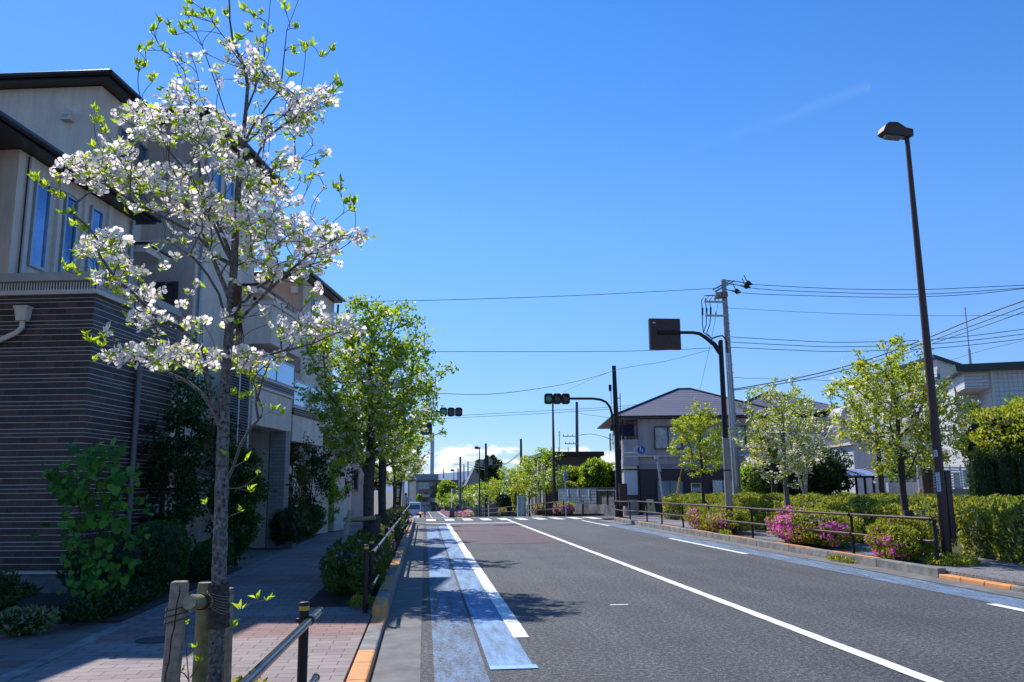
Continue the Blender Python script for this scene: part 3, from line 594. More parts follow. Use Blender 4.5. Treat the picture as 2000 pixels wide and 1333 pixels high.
def flatroof(t, x0, x1, y0, y1, z, pitch=.06, ov=.45, name='roof', m=None, gut=True, snow=True):
    m = m or M_ROOFD; x0 -= ov; x1 += ov; y0 -= ov; y1 += ov; xm = (x0 + x1) / 2
    h = pitch * (x1 - x0) / 2 ; b = MB()
    b.hexa([(x0, y0, z), (x1, y0, z), (x1, y1, z), (x0, y1, z)], [(x0, y0, z + .16), (x1, y0, z + .16), (x1, y1, z + .16), (x0, y1, z + .16)])
    b.add([(x0 - .02, y0 - .02, z + .165), (x1 + .02, y0 - .02, z + .165), (x1 + .02, y1 + .02, z + .165), (x0 - .02, y1 + .02, z + .165), (xm, y0 + 1.4, z + .18 + h), (xm, y1 - 1.4, z + .18 + h)],
          [(0, 1, 4), (1, 2, 5, 4), (2, 3, 5), (3, 0, 4, 5)])
    if snow:
        for i in range(int((y1 - y0) / .75)): b.box(x1 - .34, x1 - .2, y0 + .3 + i * .75, y0 + .38 + i * .75, z + .17, z + .27)
        for i in range(int((x1 - x0) / .75)): b.box(x0 + .3 + i * .75, x0 + .38 + i * .75, y0 + .2, y0 + .32, z + .17, z + .27)
    r = b.build(name, m, t)
    if gut: MB().tube([(x1 + .05, y0 - .05, z + .1), (x1 + .05, y1 + .05, z + .1)], .06, 10).build('gutter', M_GUTD, r); MB().tube([(x0, y0 - .06, z + .1), (x1 + .05, y0 - .06, z + .1)], .055, 10).build('gutter', M_GUTD, r)
    return r
def downpipe(t, x, y, z0, z1, m=None, r=.035): MB().tube([(x, y, z0), (x, y, z1)], r, 8).build('downpipe', m or M_TRIM, t)
# --- house 1
h = townhouse('townhouse', 'nearest townhouse with dark striped brick ground floor and tall narrow blue windows')
h1 = h
box(h, 'brick_wall', M_TILEB, -7, 0, 0, 2.8, .42, 4.66)
box(h, 'foundation', M_KERB, -6.97, -.03, .03, 2.77, .0, .385)
box(h, 'ledge', M_TRIM, -7, .035, -.035, 2.82, .386, .418, bevel=.006)
box(h, 'cornice', M_TRIM, -7, .055, -.055, 2.85, 4.662, 4.74, bevel=.008)
b = MB(); b.box(-7, -.01, .01, 2.79, 4.742, 4.875, 0)
for i in range(150): b.box(-6.9 + i * .046, -6.9 + i * .046 + .02, -.012, .01, 4.745, 4.872, 1)
for i in range(60): b.box(-.01, .012, .03 + i * .046, .05 + i * .046, 4.745, 4.872, 1)
b.build('ribbed_band', [M_BROWND, M_TRIM], h)
b = MB(); b.box(-7, .07, -.07, 2.86, 4.878, 5.02); b.build('parapet_cap', mat('pale_stone', (.50, .46, .42), .7, scale=4), h, bevel=.01)
box(h, 'wall', M_STUC, -8.5, -1.5, 0.05, 3.75, 5.02, 7.15)
for y in (.28, 1.12, 1.9, 2.72): box(h, 'pilaster', M_TRIM, -1.498, -1.44, y, y + .1, 5.02, 7.12)
for y in (.24, 1.23, 2.01): MB().tube([(-1.46, y, 5.02), (-1.46, y, 7.1)], .012, 6).build('dark_joint', M_BROWND, h)
for y0, y1, z0, z1 in ((.48, .92, 5.30, 6.86), (1.33, 1.73, 5.30, 6.86), (2.14, 2.56, 5.30, 6.92)): win_side(h, -1.497, y0, y1, z0, z1)
flatroof(h, -8.5, -1.5, -5.2, 3.75, 7.16, ov=.32)
box(h, 'wall', M_STUC, -8.5, -1.2, -4.9, -1.5, 5.1, 7.15)  # out-of-view wall, pushed outward to cast shade on the near pavement
downpipe(h, -1.44, 3.62, 3.5, 7.1, M_STEEL, .045)
# drain hopper on the brick face
b = MB(); hx, hz = -1.09, 4.33; b.hexa([(hx - .07, -.15, hz - .1), (hx + .07, -.15, hz - .1), (hx + .07, -.01, hz - .1), (hx - .07, -.01, hz - .1)], [(hx - .1, -.17, hz + .1), (hx + .1, -.17, hz + .1), (hx + .1, -.01, hz + .1), (hx - .1, -.01, hz + .1)])
b.box(hx - .115, hx + .115, -.18, -.008, hz + .1, hz + .135); b.tube([(hx, -.08, hz - .08), (hx, -.08, hz - .2), (hx - .08, -.08, hz - .28), (hx - .85, -.08, hz - .62)], .042, 10)
b.build('drain_hopper', M_STUCL, h, bevel=.006)
MB().tube([(.06, 1.42, .4), (.06, 1.42, 4.1)], .05, 10).build('downpipe', mat('taupe_pipe', (.17, .15, .15), .5), h)
# intercom and letter slot near the far corner of the brick wall
b = MB().box(.002, .03, 2.13, 2.72, 1.1, 1.42).build('mailbox_panel', mat('bronze_plate', (.05, .045, .03), .35, metal=.5), h)
MB().box(.031, .04, 2.3, 2.48, 1.2, 1.36).build('intercom_label', mat('pale_plate', (.6, .6, .58), .4), b)
MB().box(.031, .05, 2.6, 2.7, 1.16, 1.38).box(.05, .056, 2.63, 2.67, 1.18, 1.36).build('intercom', M_FRAMED, b)
box(h, 'wall_lamp', M_BROWND, .002, .12, 2.28, 2.55, 1.62, 1.75, bevel=.01)
# --- house 2
h = townhouse('townhouse', 'taller cream townhouse with a round vent hood behind the striped brick one')
box(h, 'wall', M_STUCL, -9.5, -2.55, 3.95, 6.4, .1, 10.3)
flatroof(h, -9.5, -2.55, 3.95, 7.6, 10.31, ov=.34)
b = MB(); b.tube([(-3.22, 3.78, 9.62), (-3.22, 3.95, 9.62)], .11, 14).box(-3.33, -3.11, 3.78, 3.95, 9.48, 9.6); b.build('vent_hood', M_TRIM, h)
win_side(h, -2.548, 4.72, 5.35, 8.35, 9.72, mull=(5.03,)); win_side(h, -2.548, 5.5, 6.0, 8.35, 9.72)
box(h, 'balcony_wall', M_STUCL, -2.5, -1.5, 3.8, 5.9, 3.4, 5.6); box(h, 'canopy', M_TRIM, -2.5, -1.25, 3.86, 4.9, 6.5, 6.66, bevel=.01); box(h, 'canopy_edge', M_ROOFD, -2.5, -1.2, 3.84, 4.94, 6.665, 6.71)
downpipe(h, -2.0, 3.86, 3.4, 6.5)
h2_ = h
# --- house 3
h = townhouse('townhouse', 'three storey townhouse with slatted louvre panels behind the trunk of the blossoming tree')
box(h, 'wall', M_STUCG, -9, -1.2, 6.02, 9.7, 3.2, 10.42)  # darker stucco paints shade on the camera-facing wall
box(h, 'side_wall', M_STUCL, -1.198, -1.17, 6.04, 9.68, 3.2, 10.4)  # lighter skin on the road-facing side, which is less shaded
flatroof(h, -9, -1.2, 6.05, 10.9, 10.43, ov=.34)
downpipe(h, -1.1, 6.2, .3, 10.3, M_STEEL, .05)
win_side(h, -1.168, 9.22, 9.55, 5.8, 6.7, mull=()); win_side(h, -1.168, 6.6, 7.1, 8.2, 9.6); win_side(h, -1.168, 7.4, 7.9, 8.2, 9.6)
box(h, 'lower_canopy', M_STUCL, -1.17, -.72, 8.9, 10.75, 6.9, 7.0, bevel=.01); box(h, 'canopy_edge', M_ROOFD, -1.17, -.66, 8.86, 10.8, 7.005, 7.06)
box(h, 'lower_wall', M_STUCL, -9, -.5, 2.95, 5.45, 2.3, 3.38); box(h, 'lower_wall', M_STUC, -9, -1.3, 2.86, 6.9, .1, 2.28)
box(h, 'soffit', M_TRIM, -9, -.44, 2.9, 4.6, 3.385, 3.5)
b = MB()
for i in range(34): b.box(-.12, -.04, 5.55, 6.75, 2.2 + i * .062, 2.232 + i * .062, 0)
b.box(-.13, -.03, 5.48, 5.545, 2.1, 4.35, 1).box(-.13, -.03, 6.13, 6.2, 2.1, 4.35, 1).box(-.13, -.03, 6.76, 6.86, .3, 4.35, 1)
b.build('louvre_panel', [mat('louvre_slat', (.06, .055, .055), .5), M_FRAME], h)
box(h, 'meter_box', M_STUCG, -.5, -.1, 5.0, 5.5, 1.9, 2.25, bevel=.01); box(h, 'garden_wall', M_STUCL, -.6, -.1, 4.6, 5.46, .1, 1.88, bevel=.01)
box(h, 'planter_ledge', M_STUCG, -.9, -.2, 3.0, 4.4, 2.28, 2.4)
h3_ = h
# --- house 4
h = townhouse('townhouse', 'townhouse with open garage bay, rendered fascia above it and glass balcony')
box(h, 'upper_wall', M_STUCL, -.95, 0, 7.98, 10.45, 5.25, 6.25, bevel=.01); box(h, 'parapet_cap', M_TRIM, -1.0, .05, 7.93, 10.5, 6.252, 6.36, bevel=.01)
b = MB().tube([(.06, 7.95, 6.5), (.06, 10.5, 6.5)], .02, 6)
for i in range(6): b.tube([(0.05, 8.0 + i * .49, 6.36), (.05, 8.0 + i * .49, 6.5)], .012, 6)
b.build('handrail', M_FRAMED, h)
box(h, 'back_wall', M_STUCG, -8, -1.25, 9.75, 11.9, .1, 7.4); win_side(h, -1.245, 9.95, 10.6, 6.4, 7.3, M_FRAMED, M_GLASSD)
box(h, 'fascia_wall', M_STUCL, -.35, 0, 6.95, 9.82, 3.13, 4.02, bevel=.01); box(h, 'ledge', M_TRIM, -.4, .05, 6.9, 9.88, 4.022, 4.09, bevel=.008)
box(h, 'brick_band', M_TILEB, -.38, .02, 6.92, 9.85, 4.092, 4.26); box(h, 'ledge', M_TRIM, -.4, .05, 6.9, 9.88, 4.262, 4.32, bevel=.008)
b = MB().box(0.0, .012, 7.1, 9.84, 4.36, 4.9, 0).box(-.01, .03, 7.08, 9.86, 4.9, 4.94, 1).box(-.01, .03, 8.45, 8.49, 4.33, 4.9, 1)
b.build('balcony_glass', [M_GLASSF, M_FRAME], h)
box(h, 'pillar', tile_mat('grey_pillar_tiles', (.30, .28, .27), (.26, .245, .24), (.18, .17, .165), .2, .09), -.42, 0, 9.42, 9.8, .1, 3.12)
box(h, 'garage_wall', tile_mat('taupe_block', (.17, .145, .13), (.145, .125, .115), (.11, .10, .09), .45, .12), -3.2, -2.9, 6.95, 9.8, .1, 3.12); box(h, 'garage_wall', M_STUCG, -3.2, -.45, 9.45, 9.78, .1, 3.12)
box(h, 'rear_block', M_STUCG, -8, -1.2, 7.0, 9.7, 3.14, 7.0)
b = MB()
for q in (.0, .32): b.tube([(.12 - q, 9.55, .1), (.12 - q, 9.55, 1.75)], .02, 6)
b.tube([(.12, 9.55, 1.72), (-.2, 9.55, 1.72)], .02, 6); b.build('gate_post', M_BROWND, h); box(h, 'post_base', M_KERB, -.05, .3, 9.4, 9.7, .08, .5, bevel=.01)
# --- house 5
h = townhouse('townhouse', 'far tall townhouse with dark eave corner and three slim windows beside the green tree')
box(h, 'wall', M_STUCG, -9, -1.0, 13.5, 17.2, .1, 8.38); box(h, 'side_wall', M_STUC, -.998, -.97, 13.52, 17.18, .1, 8.36)  # darker wall paints the shaded front, lighter skin covers the road side
flatroof(h, -9, -1.0, 13.5, 17.0, 8.39, ov=.3)
for y0, y1 in ((14.35, 14.68), (14.82, 15.15), (15.3, 15.62)): win_side(h, -.968, y0, y1, 6.6, 7.96)
MB().tube([(-.85, 17.1, 7.0), (-.8, 17.1, 8.3)], .04, 8).build('downpipe', M_ROOFD, h); b = MB().box(-1.25 - .1, -1.25 + .12, 13.32, 13.5, 7.85, 8.1).build('vent_hood', M_TRIM, h, bevel=.03)
box(h, 'lower_wall', M_STUCL, -.9, 0, 9.95, 12.9, 2.9, 3.62); box(h, 'brick_band', M_TILEB, -.9, .03, 9.93, 12.92, 3.622, 3.8); box(h, 'ledge', M_TRIM, -.9, .06, 9.9, 12.95, 3.802, 3.86)
b = MB().box(0.0, .012, 9.95, 12.9, 3.9, 4.55, 0).box(-.01, .03, 9.93, 12.92, 4.55, 4.6, 1).box(-.01, .03, 11.4, 11.44, 3.87, 4.55, 1); b.build('balcony_glass', [M_GLASSF, M_FRAME], h)
box(h, 'lower_block', M_STUCG, -8, -.92, 9.85, 13.49, .1, 5.2)
box(h, 'lower_wall', M_STUCL, -1.5, -.6, 10.6, 12.6, .1, 2.3)
h5_ = h
for hh, w_, y0, y1, zs in ((h2_, -2.55, 3.95, 6.4, (3.6, 7.0)), (h3_, -1.2, 6.02, 9.7, (4.6, 7.4)), (h5_, -1.0, 13.5, 17.2, (3.2, 5.8))):
    for z in zs: box(hh, 'floor_band', M_TRIM, w_ - 5, w_ + .012 if hh is h2_ else w_ + .045, y0 - .012, y1 - .05, z, z + .03)
win_front(h3_, 6.018, -2.1, -1.55, 5.2, 6.4, M_FRAMED, M_GLASSD); b = MB(); b.tube([(-1.7, 5.86, 9.3), (-1.7, 6.02, 9.3)], .1, 12).box(-1.8, -1.6, 5.86, 6.02, 9.18, 9.29); b.build('vent_hood', M_TRIM, h3_)
win_front(h5_, 13.498, -2.0, -1.5, 6.4, 7.5, M_FRAMED, M_GLASSD)
# further houses of the row
for i, (y0, y1, w0, z1, m, lab) in enumerate(((19.5, 24.5, -2.0, 5.2, M_STUCL, 'low white rendered house behind the dark shrubs on the left'), (26.0, 31.0, -2.6, 3.2, M_STUCG, 'low grey garden house glimpsed behind the red leaved shrub'))):
    h = thing('house', lab, 'house', ORI, -PHI); box(h, 'wall', m, -8, w0, y0, y1, .1, z1); flatroof(h, -8, w0, y0, y1, z1 + .01, ov=.3, snow=False); win_side(h, w0 + .002, y0 + 1, y0 + 2.1, 1.4, 2.6, gl=M_GLASSD)
for y, c in ((17.8, M_STUCL), (18.9, M_STUCL)): pass
h = thing('garden_wall', 'white rendered garden wall glimpsed between the dark left shrubs', 'wall', ORI, -PHI); box(h, 'panel', M_STUCL, -1.2, -.95, 17.9, 19.3, .1, 2.0); box(h, 'coping', M_TRIM, -1.24, -.91, 17.86, 19.34, 2.002, 2.06, bevel=.01)
h = thing('block_wall', 'weathered block wall at the far end of the left pavement', 'wall', (0, 0, 0)); box(h, 'panel', tile_mat('grey_blocks', (.22, .2, .18), (.27, .25, .23), (.12, .11, .10), .4, .2), -9, -4.2, 41.6, 41.85, 0, 1.9); box(h, 'coping', M_KERB, -9.02, -4.17, 41.57, 41.88, 1.902, 1.97, bevel=.01)
# ================================================================== STREET FURNITURE
def post_mesh(x, y, z0, z1, r=.031):
    b = MB(); b.tube([(x, y, z0), (x, y, z1 - .05)], r, 14, 0); b.tube([(x, y, z1 - .05), (x, y, z1 - .022)], r * 1.02, 14, 1); b.tube([(x, y, z1 - .022), (x, y, z1 - .004), (x, y, z1)], [r * 1.08, r * 1.08, r * .8], 14, 0); return b
def guardrail(label, posts, rx, z0f, segs, group, hp=.83, zt=.76, zl=.34, r=.024, joints=True, off=.075):
    """posts: list of (x,y); rx: function y->x of the rail; segs: list of (y0,y1,which)"""
    x0, y0 = posts[0]; t = thing('guardrail', label, 'guardrail', (x0, y0, z0f(y0)), 0, group)
    def L(p): return (p[0] - x0, p[1] - y0, p[2] - z0f(y0))
    for (x, y) in posts:
        z = z0f(y); bb = post_mesh(x - x0, y - y0, z - z0f(y0) - .05, z - z0f(y0) + hp); p = bb.build('post', [M_BROWND, M_YEL], t)
        sgn = 1 if rx(y) > x else -1
        for zz in (zt, zl):
            c = MB(); c.tube([L((x - sgn * .045, y, z + zz)), L((rx(y), y, z + zz))], .014, 8); c.tube([L((rx(y), y - .03, z + zz)), L((rx(y), y + .03, z + zz))], r * 1.3, 10)
            c.build('clamp', M_BROWND, p)
    for (a, b_, k) in segs:
        zz = zt if k == 't' else zl; pts = [L((rx(q), q, z0f(q) + zz)) for q in yr(a, b_, 2.)]
        m = MB(); m.tube(pts, r, 12); 
        for e in (pts[0], pts[-1]): m.tube([Vector(e) - Vector((0, .012, 0)), Vector(e) + Vector((0, .012, 0))], r * 1.12, 12)
        m.build('top_rail' if k == 't' else 'lower_rail', M_ALU if zt < .8 and rx(0) < 0 else M_BROWN, t)
    return t
pl = lambda Y: .08
guardrail('brown pipe guardrail running out of the bottom of the photo beside the orange kerb', [(-.735, 5.47), (-.785, 3.2), (-.83, .9)], lambda y: -.69 - .0235 * (5.86 - y), pl, [(.2, 5.86, 't'), (.2, 5.8, 'l')], 'left guardrails', hp=.83, zt=.72, zl=.31)
ps = [(-.72, 10.9), (-.72, 11.95)] + [(-.72, 14.2 + 2.3 * i) for i in range(5)]
guardrail('shaded guardrail with bright glinting top pipe in front of the azaleas on the left', ps, lambda y: -.645, lambda Y: .085, [(11.0, 23.4, 't'), (11.1, 12.2, 'l')], 'left guardrails', hp=.82, zt=.72, zl=.31)
ps = [(-.72, 25 + 2.6 * i) for i in range(6)]
guardrail('distant left guardrail beyond the glinting one beside the far azaleas', ps, lambda y: -.645, lambda Y: .1, [(24.8, 38.2, 't'), (24.8, 38.2, 'l')], 'left guardrails', hp=.85)
ps = [(9.2, y) for y in (40.1, 37.3, 34.4, 32.2, 29.5, 26.7, 23.1, 20.2, 17.5)] + [(9.42, 14.85)]
rxr = lambda y: 9.14 + (max(0, 17.5 - y) / 2.65) * .2
guardrail('long brown two pipe guardrail along the kerb of the right pavement', ps, rxr, lambda Y: .13 + (.05 if Y < 38 else 0), [(14.8, 40.2, 't'), (14.8, 40.2, 'l')], None, hp=.82, zt=.78, zl=.37, r=.027)
zr = lambda Y: zg(Y) + .15
ps = [(9.15 + sh(y), y) for y in [54.6 + 2.6 * i for i in range(24)]]
guardrail('brown guardrail beyond the junction running downhill beside pink azaleas', ps, lambda y: 9.1 + sh(y), zr, [(54.5, 114, 't'), (54.5, 114, 'l')], None, hp=.85, zt=.8, r=.03)

def street_lamp(label, base, h, r0, r1, s=1., group='brown street lamps', extras=False, dirx=-1):
    t = thing('street_lamp', label, 'street lamp', base, 0, group); b = MB()
    b.tube([(0, 0, 0), (0, 0, h * .35), (0, 0, h)], [r0, r0 * .8 + r1 * .2, r1], 20); p = b.build('pole', M_BROWN, t)
    prof = [(.10, .0), (.10, .15), (-.05, .17), (-.26, .27), (-.46, .26), (-.53, .19), (-.58, .07), (-.55, .03), (-.36, -.02), (.05, -.02)]
    hw = [.10, .10, .11, .15, .15, .14, .13, .13, .15, .10]
    z0 = h - .03; b = MB(); n = len(prof)
    A = [(-dirx * x * s, -w_ * s, z0 + z * s) for (x, z), w_ in zip(prof, hw)]; B = [(-dirx * x * s, w_ * s, z0 + z * s) for (x, z), w_ in zip(prof, hw)]
    for a in (A, B):
        pass
    b.add(A + B, [tuple(range(n)), tuple(range(n, 2 * n))[::-1]] + [(i, n + i, n + (i + 1) % n, (i + 1) % n) for i in range(n)])
    hd = b.build('lamp_head', M_BROWN, t, bevel=.012 * s)
    b = MB(); b.add([(-dirx * x * s, y * s, z0 + z * s) for x, y, z in ((-.53, -.1, .0), (-.50, .1, .0), (-.1, .1, -.035), (-.1, -.1, -.035))] + [(-dirx * x * s, y * s, z0 + z * s) for x, y, z in ((-.5, -.07, -.045), (-.47, .07, -.045), (-.16, .07, -.065), (-.16, -.07, -.065))],
                    [(0, 1, 5, 4), (1, 2, 6, 5), (2, 3, 7, 6), (3, 0, 4, 7), (4, 5, 6, 7)])
    b.build('lens', mat('lamp_lens', (.22, .26, .24), .12, col2=(.12, .15, .14), scale=25, spec=.8), hd)
    return t
t = street_lamp('tall brown street lamp towering over the right kerb with white stickers on its pole', (10.0, 15.45, .1), 8.7, .092, .046)
b = MB().box(.09, .2, -.05, .05, .45, 1.75); b.build('junction_box', M_BROWN, t, bevel=.01)
M_STICK = mat('pale_sticker', (.60, .66, .76), .5)
def arc_plate(z0, z1, a0, a1, r):
    b = MB(); n = 6; vs = []
    for i in range(n + 1):
        a = a0 + (a1 - a0) * i / n; vs += [(math.cos(a) * r, math.sin(a) * r, z0), (math.cos(a) * r, math.sin(a) * r, z1)]
    return b.add(vs, [(2 * i, 2 * i + 2, 2 * i + 3, 2 * i + 1) for i in range(n)])
for z0, z1 in ((2.02, 2.15), (1.35, 1.72)):
    st = arc_plate(z0, z1, R(190), R(238), .0965 - .004 * z0 * .6).build('sticker', M_STICK, t)
    b = MB()
    for k in range(int((z1 - z0) / .05)):
        z = z0 + .03 + k * .05; rr = .099 - .004 * z0 * .6
        for a in (206, 216): b.add([(math.cos(R(a)) * rr, math.sin(R(a)) * rr, z), (math.cos(R(a + 7)) * rr, math.sin(R(a + 7)) * rr, z), (math.cos(R(a + 7)) * rr, math.sin(R(a + 7)) * rr, z + .022), (math.cos(R(a)) * rr, math.sin(R(a)) * rr, z + .022)], [(0, 1, 2, 3)])
    b.build('lettering', mat('ink', (.06, .07, .10), .6), st)
MB().tube([(.17, -.02, 3.55), (.17, -.02, 3.66)], .03, 10, 0).tube([(.17, -.02, 3.66), (.17, -.02, 3.75)], .034, 10, 1).tube([(.05, 0, 3.58), (.17, -.02, 3.58)], .012, 6, 0).build('sensor', [mat('blue_plastic', (.05, .12, .4), .4), M_TRIM], t)
for label, Y, X in (('slim street lamp standing just beyond the junction behind the traffic light', 62.5, 9.68), ('street lamp halfway down the hill between two dark poles', 109, 7.1), ('smallest and farthest street lamp rising left of the beige house', 162, 5.6)):
    street_lamp(label, (X, Y, zg(Y) + .1), 8.7, .13, .06, 1.15)
# --- board seen from behind on a curved arm
t = thing('sign_pole', 'tall brown pole holding a square sign board seen from behind on a curved arm', 'sign', (9.41, 25.4, .12))
def l(p, o): return Vector(p) - Vector(o)
O = (9.41, 25.4, .12); b = MB(); b.tube([(0, 0, 0), (0, 0, 6.05)], [.1, .075], 16); b.tube([(0, 0, 6.04), (0, 0, 6.09)], [.085, .06], 16); b.build('pole', M_BROWND, t)
b = MB(); b.tube([(0, 0, .85), (0, 0, 2.95)], [.112, .10], 18, 0); b.tube([(0, 0, 1.93), (0, 0, 1.97)], [.116, .115], 18, 1); b.build('anti_poster_sleeve', [mat('beige_sleeve', (.36, .33, .30), .6), M_BROWND], t)
b = MB(); b.tube([l(at(x, y, 25.35), O) for x, y in ((1407, 690), (1395, 673), (1380, 661), (1366, 652), (1352, 650), (1330, 650), (1285, 650))], [.085, .075, .065, .055, .05, .05, .05], 12); b.build('arm', M_BROWND, t)
p0 = l(at(1268, 622, 25.4), O); p1 = l(at(1331, 683, 25.4), O)
b = MB(); b.box(p0.x, p1.x, .0, .16, p1.z, p0.z); bd = b.build('sign_board', M_BROWN, t, bevel=.012)
b = MB(); b.box(p0.x + .1, p0.x + .2, -.004, 0, p0.z - .16, p0.z - .12, 0); b.build('maker_plate', M_TRIM, bd); b = MB(); b.box(p0.x + .32, p0.x + .36, -.03, 0.0, p0.z - .5, p0.z - .38).box(p0.x + .75, p0.x + .79, -.03, .0, p0.z - .5, p0.z - .38); b.build('bracket', M_BROWND, bd)
# --- traffic lights
M_LG = mat('green_lens', (.01, .07, .05), .25, emit=((.02, .45, .28), .09), scale=60); M_LD = mat('dark_lens', (.035, .03, .03), .25, scale=60)
def signal_head(t, c, wdt=1.27, h=.5, d=.2):
    b = MB(); w3 = wdt / 3
    for i in range(3):
        x0 = c[0] - wdt / 2 + i * w3; cc = (x0 + w3 / 2, c[2]); q = []
        for a in range(0, 360, 45):
            pass
        cut = .07; X0, X1, Z0, Z1 = x0 + .008, x0 + w3 - .008, c[2] - h / 2, c[2] + h / 2
        o = [(X0 + cut, Z0), (X1 - cut, Z0), (X1, Z0 + cut), (X1, Z1 - cut), (X1 - cut, Z1), (X0 + cut, Z1), (X0, Z1 - cut), (X0, Z0 + cut)]
        b.hexa([(x, c[1], z) for x, z in o], [(x, c[1] + d, z) for x, z in o])
        # visor: half tube
        n = 12; vs = []
        for k in range(n + 1):
            a = R(-15 + 210 * k / n); vs += [(cc[0] + math.cos(a) * .165, c[1], cc[1] + math.sin(a) * .165), (cc[0] + math.cos(a) * .165, c[1] - .22 * (.35 + .65 * max(0, math.sin(a))), cc[1] + math.sin(a) * .165)]
        b.add(vs, [(2 * k, 2 * k + 1, 2 * k + 3, 2 * k + 2) for k in range(n)])
    hd = b.build('signal_housing', M_BROWND, t)
    for i in range(3):
        MB().disc((c[0] - wdt / 2 + (i + .5) * w3, c[1] - .008, c[2]), .145, (0, 1, 0), .02).build('lens', M_LG if i == 0 else M_LD, hd)
    return hd
O = Vector((9.43, 40.3, .12)); t = thing('traffic_light', 'traffic light reaching left from the tall dark pole on the right corner', 'traffic light', O, 0, 'traffic lights over the road')
top = at(1199, 715, 40.3)
b = MB(); b.tube([(0, 0, 0), (0, 0, 2.6), (top.x - O.x, 0, top.z - O.z)], [.17, .15, .10], 16); b.build('pole', M_BROWND, t)
b = MB(); b.tube([at(x, y, 40.2) - O for x, y in ((1197, 842), (1196, 823), (1195, 808), (1191, 795), (1184, 786), (1173, 781), (1158, 779), (1112, 779))], .06, 10); b.tube([at(1196, 830, 40.2) - O, at(1195, 842, 40.2) - O], .1, 10); b.tube([at(1196, 832, 40.2) - O, at(1203, 832, 40.3) - O], .03, 8); b.tube([at(1196, 810, 40.2) - O, at(1203, 810, 40.3) - O], .03, 8); b.build('arm', M_BROWND, t)
c = at(1088.5, 779, 40.2) - O; signal_head(t, (c.x, c.y, c.z), 1.27, .52)
b = MB(); q = at(1193, 758, 40.2) - O; b.box(q.x - .08, q.x + .04, -.1, .05, q.z - .15, q.z + .16); b.tube([q, at(1194, 790, 40.2) - O], .015, 6); b.tube([at(1211, 768, 40.2) - O, at(1213, 900, 40.2) - O], .02, 6)
for yy in (778, 815, 838): b.tube([at(1200, yy, 40.2) - O, at(1212, yy, 40.2) - O], .018, 6)
b.build('wiring', M_BROWND, t)
a = at(1208, 945, 40.1) - O; e = at(1225, 989, 40.1) - O; b = MB().box(a.x, e.x, -.35, -.05, e.z, a.z); b.build('control_box', M_BROWN, t, bevel=.01)
O = Vector((-1.27, 41.0, .1)); t = thing('traffic_light', 'traffic light poking out of the green tree crown above the left lane', 'traffic light', O, 0, 'traffic lights over the road')
b = MB(); b.tube([(0, 0, 0), (0, 0, 6.2)], [.15, .13], 16); b.build('pole', M_BROWND, t)
c = at(881, 805, 40.9) - O; b = MB(); b.tube([(0, -.1, c.z - 1.2), (.05, -.1, c.z - .5), (.5, -.1, c.z - .05), (1.0, -.1, c.z), (c.x - .5, -.1, c.z)], .055, 10); b.build('arm', M_BROWND, t); signal_head(t, (c.x, -.15, c.z), 1.12, .43)
def text_mesh(name, s, size, m, parent=None, loc=(0, 0, 0), rot=(R(90), 0, 0), ext=.001):
    cu = bpy.data.curves.new('t', 'FONT'); cu.body = s; cu.size = size; cu.extrude = ext; cu.align_x = 'CENTER'; cu.align_y = 'CENTER'
    o = bpy.data.objects.new('t', cu); COL.objects.link(o); bpy.context.view_layer.update()
    me = bpy.data.meshes.new_from_object(o.evaluated_get(bpy.context.evaluated_depsgraph_get())); bpy.data.objects.remove(o)
    me.materials.clear(); me.materials.append(m); q = bpy.data.objects.new(name, me); COL.objects.link(q); q.parent = parent; q.location = loc; q.rotation_euler = rot; return q
M_SBLUE = mat('sign_blue', (.01, .07, .42), .35, col2=(.01, .065, .40)); M_SRED = mat('sign_red', (.55, .02, .02), .4, col2=(.5, .02, .02)); M_SWHITE = mat('sign_white', (.72, .72, .74), .4, col2=(.66, .66, .68)); M_INK = MATS['ink']
# no parking sign and plates on the left pole
c = at(781, 911, 40.6); t = thing('no_parking_sign', 'round blue and red no parking sign on the brown pole at the left junction corner', 'sign', c)
b = MB().disc((0, 0, 0), .2, (0, 1, 0), .016, 32); b.build('rim', M_SRED, t); MB().disc((0, -.011, 0), .155, (0, 1, 0), .008, 32).build('face', M_SBLUE, t)
b = MB(); b.hexa([(-.135, -.018, .095), (-.095, -.018, .135), (.135, -.018, -.095), (.095, -.018, -.135)], [(-.135, -.0155, .095), (-.095, -.0155, .135), (.135, -.0155, -.095), (.095, -.0155, -.135)]); b.build('slash', M_SRED, t)
MB().tube([(0, .01, -.05), (-.1, .15, -.05)], .014, 6).build('bracket', M_STEEL, t)
c = at(777.5, 963, 40.83); t = thing('notice_plate', 'narrow white plate strapped upright on the brown pole under the no parking sign', 'sign', c); b = MB().box(-.06, .06, -.01, 0, -.2, .2); b.build('plate', M_SWHITE, t)
b = MB(); [b.box(-.03, .03, -.013, -.0105, -.16 + k * .055, -.13 + k * .055) for k in range(6)]; b.build('lettering', M_INK, t)
c = at(777, 977, 40.83); t = thing('warning_plate', 'small yellow plate on the brown pole below the white one', 'sign', c); MB().hexa([(-.09, -.01, -.09), (.09, -.01, -.09), (.09, -.01, .04), (0, -.01, .11), (-.09, -.01, .04)], [(-.09, 0, -.09), (.09, 0, -.09), (.09, 0, .04), (0, 0, .11), (-.09, 0, .04)]).build('plate', mat('sign_yellow', (.65, .38, .02), .5), t)
t = thing('white_pole', 'slim white steel pole right beside the brown pole at the left corner', 'pole', (xat(788, 39), 39, .1)); MB().tube([(0, 0, 0), (0, 0, 3.4)], .055, 12).tube([(0, 0, 3.4), (0, 0, 3.44)], [.06, .03], 12).build('post', mat('white_post', (.55, .57, .62), .4), t)
t = thing('sign_board', 'dark navy board back seen among the leaves left of the chimney', 'sign', (xat(779, 63), 63, zg(63)))
